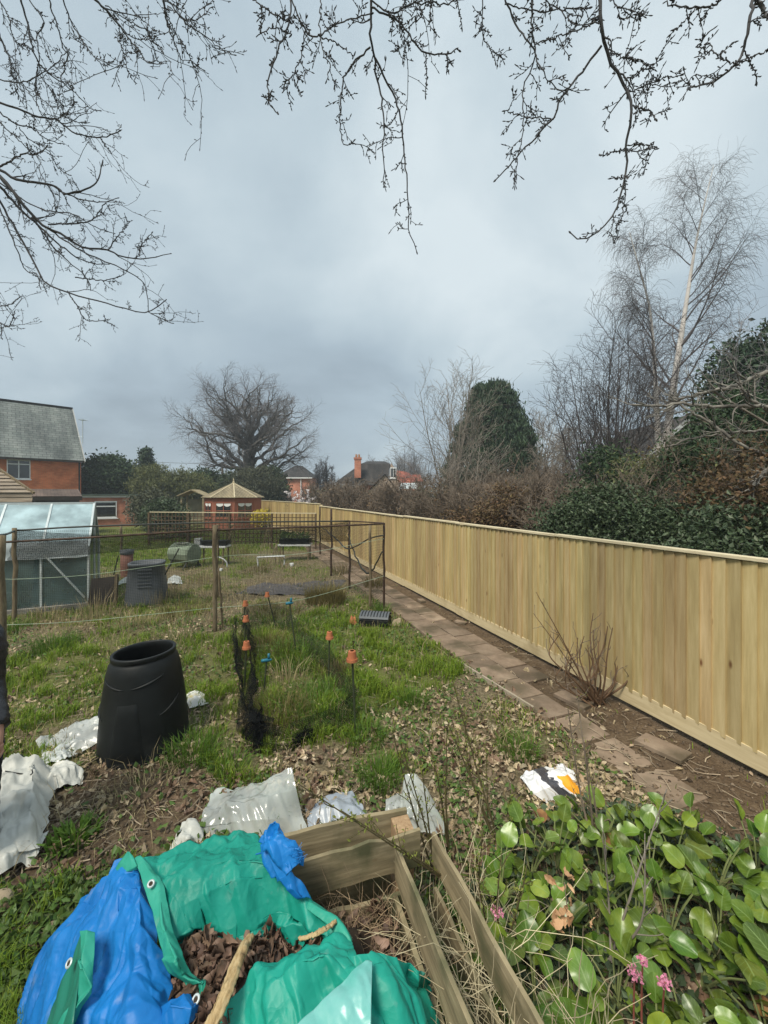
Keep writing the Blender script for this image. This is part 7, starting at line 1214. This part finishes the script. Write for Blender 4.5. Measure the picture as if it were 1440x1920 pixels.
tp('scuffed_flap', [[(686, 1800, .62), (692, 1800, .62), (698, 1802, .615)], [(620, 1862, .60), (658, 1868, .61), (696, 1872, .60)], [(555, 1925, .58), (625, 1935, .59), (696, 1940, .58)], [(500, 2010, .55), (600, 2020, .56), (700, 2020, .55)]], M_tpale, 24, .025, 9, 330)
tp('edge_fold', [[(560, 1690, .50), (572, 1686, .50), (585, 1688, .48)], [(615, 1735, .49), (628, 1728, .50), (640, 1730, .46)], [(640, 1765, .48), (650, 1758, .48), (658, 1765, .43)], [(645, 1795, .46), (655, 1795, .45), (660, 1800, .38)]], M_tgd, 10, .015, 9, 340)
# knotted blue corner
kp = lambda px, py, z: at(px, py, z)
kn = tp('blue_knot', [[(488, 1600, .60), (492, 1568, .66), (515, 1548, .70), (524, 1545, .70)], [(495, 1622, .60), (508, 1590, .68), (532, 1575, .69), (545, 1590, .66)], [(508, 1640, .58), (525, 1612, .66), (548, 1600, .66), (570, 1605, .62)], [(520, 1655, .57), (538, 1635, .61), (552, 1622, .62), (566, 1622, .59)]], M_tbl, 26, .08, 14, 350)
tp('blue_strip', [[(506, 1612, .64), (520, 1600, .66), (534, 1612, .64)], [(520, 1645, .60), (538, 1640, .62), (552, 1640, .60)], [(538, 1668, .57), (556, 1664, .58), (570, 1662, .55)], [(558, 1685, .53), (570, 1684, .53), (579, 1688, .50)]], M_tbl, 10, .03, 9, 360); tp('blue_strip', [[(499, 1575, .66), (506, 1570, .67), (514, 1572, .66)], [(501, 1555, .70), (512, 1550, .71), (522, 1556, .70)], [(506, 1545, .72), (516, 1541, .73), (524, 1544, .72)]], M_tbl, 10, .02, 12, 370)
q = kp(552, 1606, .66); mb = MB()
for k in range(46): a = rng.uniform(-.9, 1.6); s = q + np.array([rng.uniform(-.03, .03), rng.uniform(-.02, .02), rng.uniform(-.03, .04)]); mb.tube([s, s + np.array([math.cos(a), rng.normal(0, .4), math.sin(a)]) * rng.uniform(.01, .035)], .0008, 3)
build('frayed_edge', mb, M_tbl, ta)
for px, py, z, n_ in [(283, 1657, .585, (.2, -.5, .85)), (129, 1806, .475, (-.4, -.6, .7)), (367, 1874, .475, (-.2, -.5, .8))]:       # eyelets
    c = at(px, py, z); n_ = unit(np.array(n_)); a_ = unit(np.cross(n_, [0, 1, .3])); b_ = np.cross(n_, a_); t = np.linspace(0, 2 * PI, 17); mb = MB(); rings = [[c + (a_ * math.cos(x) + b_ * math.sin(x)) * r + n_ * h for x in t] for r, h in ((.007, 0), (.009, .003), (.012, .003), (.0145, 0))]; mb.grid(np.array(rings)); o = build('eyelet', mb, M_alu, ta, smooth=True)
    mb = MB(); mb.add([c + (a_ * math.cos(x) + b_ * math.sin(x)) * .0075 + n_ * .0005 for x in t[:-1]], [list(range(16))]); build('hole', mb, M_heap, o)

# ================================================================== large round leaved plants in the right corner
M_berg = surf('bergenia_leaf', [(.036, .078, .009), (.098, .165, .017), (.215, .28, .036)], 5, rough=.33, bump=.2, dist=.006, island=.42, hue=.025, trans=.14, spec=.5, stain=((.19, .20, .05), 2.2, .6)); M_petiole = surf('petiole', [(.10, .13, .04), (.18, .2, .08)], 4, bump=0); M_deadberg = surf('withered_bergenia', [(.10, .045, .018), (.22, .11, .04), (.34, .22, .08)], 9, rough=.6, bump=.3, dist=.01); M_pink = surf('pink_petal', [(.55, .16, .28), (.75, .34, .46)], 8, rough=.5, bump=0, trans=.25, island=.3)
_nt = M_berg.node_tree; _b = [n for n in _nt.nodes if n.type == 'BSDF_PRINCIPLED'][0]; _src = _b.inputs['Base Color'].links[0].from_socket          # paler midrib and side veins
_uv = _nt.nodes.new('ShaderNodeUVMap'); _sp = _nt.nodes.new('ShaderNodeSeparateXYZ'); _nt.links.new(_uv.outputs[0], _sp.inputs[0])
def _m(op, a, b=None, c=None):
    n = _nt.nodes.new('ShaderNodeMath'); n.operation = op
    for i_, v_ in enumerate((a, b, c)):
        if v_ is None: continue
        if isinstance(v_, (int, float)): n.inputs[i_].default_value = v_
        else: _nt.links.new(v_, n.inputs[i_])
    return n.outputs[0]
_u = _m('ABSOLUTE', _m('SUBTRACT', _sp.outputs[0], 2.0)); _t = _m('SUBTRACT', _sp.outputs[1], 2.0)
_mid = _m('LESS_THAN', _u, .055); _side = _m('LESS_THAN', _m('FRACT', _m('MULTIPLY', _m('SUBTRACT', _t, _m('MULTIPLY', _u, .38)), 6.0)), .09)
_v = _m('MULTIPLY', _m('MAXIMUM', _mid, _m('MULTIPLY', _side, .6)), .5); _mx = _nt.nodes.new('ShaderNodeMix'); _mx.data_type = 'RGBA'; _nt.links.new(_v, _mx.inputs['Factor']); _nt.links.new(_src, _mx.inputs['A']); _mx.inputs['B'].default_value = (.24, .34, .12, 1); _nt.links.new(_mx.outputs['Result'], _b.inputs['Base Color'])
LT, LS = 9, 7
def big_leaf(mb, ms, base, tip, size, roll, cup):
    """one leaf: stalk from base to tip, blade carrying on beyond it"""
    d = tip - base; P, R = poly([base, base + d * .5 + [0, 0, .03], tip], [.006, .0045, .004], 8); ms.tube(P, R, 5, False)
    fw = unit(unit(d) * [1, 1, .25] + np.array([0, 0, rng.uniform(-.25, .5)])); up = unit(np.array([0, 0, 1.]) - fw * fw[2]); sd = np.cross(fw, up); c, s = math.cos(roll), math.sin(roll); sd, up = sd * c + up * s, up * c - sd * s
    t = np.linspace(0, 1, LT)[:, None]; w = .47 * np.sin(PI * np.clip(t * .88 + .06, 0, 1)) ** .62 * (1 - .12 * t); w[0] = .06; w[-1] = .10; u = np.linspace(-1, 1, LS)[None]
    X = t * 1.05 + 0 * u; Y = w * u; ph = rng.uniform(0, 6); Z = cup * (u ** 2) * w * .9 - .45 * (t - .25) ** 2 * rng.uniform(.1, 1) + .035 * np.sin(t * 11 + ph + u * 1.2) * np.abs(u) - .03 * (1 - np.abs(u)) ** 3
    mb.grid(tip + (X[..., None] * fw + Y[..., None] * sd + Z[..., None] * up) * size); mb.uv[-1] = np.stack([u + 0 * t, t + 0 * u], -1).reshape(-1, 2) + 2
pos = []
for _ in range(4000):
    x = rng.uniform(.40, 2.7); y = rng.uniform(.95, 2.75); px = CX + F * x / y; py = HY + F * (CAMH - .12) / y
    if px < 905 + max(0, (py - 1600)) * .35 or px > 1640: continue
    top = np.interp(px, [880, 960, 1080, 1250, 1440, 1600], [1640, 1560, 1545, 1530, 1600, 1650])
    if py < top + 22 or y < 1.02 or (px < 1130 and py < 1590): continue
    if all((x - a) ** 2 + (y - b_) ** 2 > .185 ** 2 for a, b_ in pos): pos.append((x, y))
pos = pos[:58]; order = sorted(pos, key=lambda q: -q[1])
def where(i, x, y):
    px = CX + F * x / y; py = HY + F * (CAMH - .15) / y
    return px, py
for i, (x, y) in enumerate(order):
    px, py = where(i, x, y)
    o = thing('bergenia', 'leafy evergreen plant with large round glossy leaves in the corner bed', 'plant', (x, y, 0), 'large round leaved plants in the corner bed'); mb = MB(); ms = MB()
    for k in range(int(rng.integers(11, 16))):
        a = rng.uniform(0, 2 * PI); ln = rng.uniform(.05, .19); b0 = np.array([x, y, .02]); t_ = b0 + [math.cos(a) * ln, math.sin(a) * ln, rng.uniform(.05, .26)]; big_leaf(mb, ms, b0, t_, rng.uniform(.062, .128), rng.normal(0, .5), rng.uniform(-.3, .5))
    build('foliage', mb, M_berg, o, smooth=True)
    if i % 3 == 0:
        md = MB(); a = rng.uniform(0, 2 * PI); b0 = np.array([x, y, .02]); big_leaf(md, ms, b0, b0 + [math.cos(a) * .16, math.sin(a) * .16, rng.uniform(.04, .16)], rng.uniform(.06, .10), rng.normal(0, .6), .6); build('withered_leaf', md, M_deadberg, o, smooth=True)
    build('stem', ms, M_petiole, o)
for px, py, z, s, lab in [(1190, 1826, .42, .030, 'larger pink flower head on a red stalk in the corner bed'), (1246, 1842, .40, .022, 'small pink flower head right of the larger one'), (1205, 1800, .46, .016, 'tiny pink flower cluster above the larger pink head'), (932, 1710, .36, .026, 'reddish pink flower head beside the wooden plank')]:
    c = at(px, py, z); o = thing('pink_blossom', lab, 'flower', (c[0], c[1], 0)); b0 = np.array([c[0] + .03, c[1] + .05, .05]); P, R = poly([b0, b0 * .5 + c * .5 + [.01, .02, 0], c], [.004, .0035, .003], 10); mb = MB(); mb.tube(P, R, 6); build('stem', mb, surf('flower_stalk', [(.25, .06, .06), (.35, .12, .08)], 4, bump=0), o); n = 70; C = c + unit(rng.normal(size=(n, 3))) * [1.2, 1, .8] * s * rng.uniform(.3, 1, (n, 1)); V, f = cards(C, rng.uniform(.008, .015, n), .8); mb = MB(); mb.add(V, f); build('petals', mb, M_pink, o)
# withered oak leaves hanging on a twig among the plants
q = at(1058, 1690, .45); o = thing('withered_sprig', 'sprig of withered orange brown oak leaves above the round leaves', 'sprig', (q[0], q[1], 0)); C = q + rng.normal(0, 1, (16, 3)) * [.035, .03, .055]; V, f = leaf_batch(C, rng.uniform(.035, .06, 16), 1.0, .5); mb = MB(); mb.add(V, f); build('foliage', mb, surf('orange_leaf', [(.42, .22, .10), (.60, .38, .22)], 6, bump=.1, trans=.25, island=.25), o); P, R = poly([[q[0] + .06, q[1] + .03, 0], q + [.02, 0, -.1], q + [0, 0, .08]], [.004, .003, .002], 12); mb = MB(); mb.tube(P, R, 5); build('stem', mb, M_browntwig, o)
# ivy and low leaves under and between the plants
n = 9000; x = rng.uniform(.2, 2.8, n); y = rng.uniform(.9, 2.9, n); px = CX + F * x / y; py = HY + F * CAMH / y; k = (py > np.interp(px, [860, 960, 1080, 1250, 1440, 1600], [1700, 1570, 1520, 1540, 1600, 1680])) & (px > 870 + np.maximum(0, py - 1650) * .3); x, y = x[k], y[k]
V, f = cards(np.c_[x, y, gz(x, y) + rng.uniform(.01, .13, len(x))], rng.uniform(.025, .055, len(x)), .8, 1.2); mb = MB(); mb.add(V, f); kind(build('ivy_cover', mb, M_ivy, origin=(0, 0, 0)), 'stuff', 'low dark ivy under the round leaved plants')

# ================================================================== the person at the left edge
pe = np.array([-2.455, 2.30, 0]); M_skin = surf('skin', [(.42, .22, .15), (.52, .29, .21)], 9, rough=.5, bump=.05); M_coat = surf('black_coat', [(.010, .010, .012), (.022, .022, .026)], 5, rough=.4, bump=.5, bump_scale=14, dist=.03, spec=.5); M_trous = surf('dark_trousers', [(.012, .013, .017), (.025, .027, .033)], 8, rough=.8)
def skin(nm, chains, m, parent=None, lab=None, sub=2):
    """chains: lists of (x, y, z, radius); joined where a point is given twice"""
    V = []; E = []; R = []; ix = {}
    for ch in chains:
        last = None
        for x, y, z, r in ch:
            k = (round(x, 4), round(y, 4), round(z, 4))
            if k not in ix: ix[k] = len(V); V.append((x, y, z)); R.append(r)
            if last is not None and last != ix[k]: E.append((last, ix[k]))
            last = ix[k]
    me = bpy.data.meshes.new(nm); base = pe if parent is None else origin_of(parent); me.from_pydata([tuple(np.array(v) + pe - base) for v in V], E, []); o = bpy.data.objects.new(nm, me); COL.objects.link(o)
    if parent is not None: o.parent = parent
    else: o.location = pe
    ORIG[o.name] = np.array(base, float); sm = o.modifiers.new('skin', 'SKIN'); sv = me.skin_vertices[0].data
    for i, r in enumerate(R): sv[i].radius = (r, r) if not isinstance(r, tuple) else r
    sv[0].use_root = True; sm.use_smooth_shade = True; sm.branch_smoothing = .6; ss = o.modifiers.new('sub', 'SUBSURF'); ss.levels = sub; ss.render_levels = sub; me.materials.append(m)
    if lab: tag(o, lab, 'person')
    return o
sh_r = (.12, .0, 1.37); el = (.15, -.02, 1.12); wr = (.345, -.14, .90)
hand = [[(*wr, .030), (.246, -.115, .86, .036), (.248, -.125, .82, .034)]]
for k, (dx_, ln_f) in enumerate([(-.026, .062), (-.009, .072), (.009, .068), (.026, .052)]):
    hand.append([(.248, -.125, .82, .034), (.248 + dx_ * .6, -.125 + dx_ * .8, .805, .0098), (.242 + dx_ * .6, -.140 + dx_ * .8, .805 - ln_f * .45, .0092), (.224 + dx_ * .6, -.132 + dx_ * .8, .805 - ln_f * .8, .008)])
hand.append([(.246, -.115, .86, .036), (.252, -.150, .84, .012), (.250, -.168, .815, .010), (.240, -.172, .792, .009)])
hand = [[hand[0][0]] + [(x + .11, y - .04, z, r) for x, y, z, r in hand[0][1:]]] + [[(x + .11, y - .04, z, r) for x, y, z, r in h_] for h_ in hand[1:]]
body = [[(0, 0, .95, .125), (0, 0, 1.15, .12), (0, 0, 1.32, .135), (0, 0, 1.45, .075), (0, .0, 1.52, .055), (0, -.01, 1.60, .085), (0, -.015, 1.68, .095), (0, -.01, 1.75, .075)], [(0, -.01, 1.60, .085), (.0, -.115, 1.645, .018)]]
for s in (-1, 1): body.append([(0, 0, .95, .125), (s * .095, 0, .88, .09), (s * .10, -.01, .50, .058), (s * .10, .01, .10, .042), (s * .105, -.13, .035, .035)])
body.append([(0, 0, 1.32, .135), (*sh_r, .06), (*el, .045), (*wr, .030)]); body.append([(0, 0, 1.32, .135), (-.12, 0, 1.37, .06), (-.22, 0, 1.12, .045), (-.22, -.08, .87, .03), (-.215, -.11, .78, .028)])
per = skin('person', body + hand, M_skin, None, 'person in a black coat at the left edge, one hand showing')
skin('coat', [[(0, 0, .78, .165), (0, 0, .98, .165), (0, 0, 1.18, .16), (0, 0, 1.34, .165), (0, 0, 1.46, .09)]], M_coat, per)
for pts, rr_ in (([(.06, 0, 1.43), (.14, -.005, 1.33), (.175, -.02, 1.12), (.255, -.08, 1.0), (.325, -.13, .92)], [.09, .092, .070, .066, .058]), ([(-.06, 0, 1.43), (-.17, -.005, 1.30), (-.23, -.02, 1.12), (-.225, -.06, .98), (-.222, -.08, .90)], [.075, .085, .070, .062, .05])):
    P, Q = poly(np.array(pts) + pe, rr_, 30); v, f = tubes(P[None], (Q * (1 + .05 * np.sin(np.arange(30) * 1.9 + np.sin(np.arange(30) * .7) * 2)))[None], 18); mb = MB(); mb.add(v, f); mb.f.append(np.array([[29 * 18 + q for q in range(18)]])); mb.f.append(np.array([[q for q in range(18)][::-1]])); build('sleeve', mb, M_coat, per, smooth=True)
mb = MB()
for s in (-1, 1):
    P, Q = poly(np.array([(s * .085, 0, .98), (s * .095, 0, .84), (s * .10, -.01, .50), (s * .10, .01, .07)]) + pe, [.115, .108, .088, .076], 30); v, f = tubes(P[None], (Q * (1 + .03 * np.sin(np.arange(30) * 2.3)))[None], 18); mb.add(v, f)
build('trousers', mb, M_trous, per, smooth=True)
for s in (-1, 1): skin('boot', [[(s * .10, .02, .16, .06), (s * .10, .02, .06, .06), (s * .105, -.14, .045, .05)]], M_black, per)
skin('hair', [[(0, .03, 1.62, .085), (0, .03, 1.70, .10), (0, .0, 1.78, .08)]], surf('hair', [(.02, .014, .01), (.05, .035, .025)], 20), per)
for s in (-1, 1): mb = MB(); mb.lathe([(0, .012), (.010, .008), (.012, 0)], pe + [s * .035, -.105, 1.675], 8); build('eye', mb, M_white, per, smooth=True)
P, R = poly([at(10, 1446, .20), at(34, 1450, .20), at(58, 1453, .19), at(61, 1448, .20), at(60, 1443, .205)], [.004, .004], 16); mb = MB(); mb.tube(P, R, 6); tag(build('bent_rod', mb, M_black, smooth=True), 'thin black hooked rod lying on the large white plastic sheet', 'rod')
mb = MB(); P, R = poly([at(33, 1416, .16), at(41, 1418, .17), at(46, 1427, .15)], [.008, .010, .005], 10); mb.tube(P, R, 6); tag(build('bent_rod', mb, M_black, smooth=True), 'short black curved strap end above the hooked rod', 'strap')
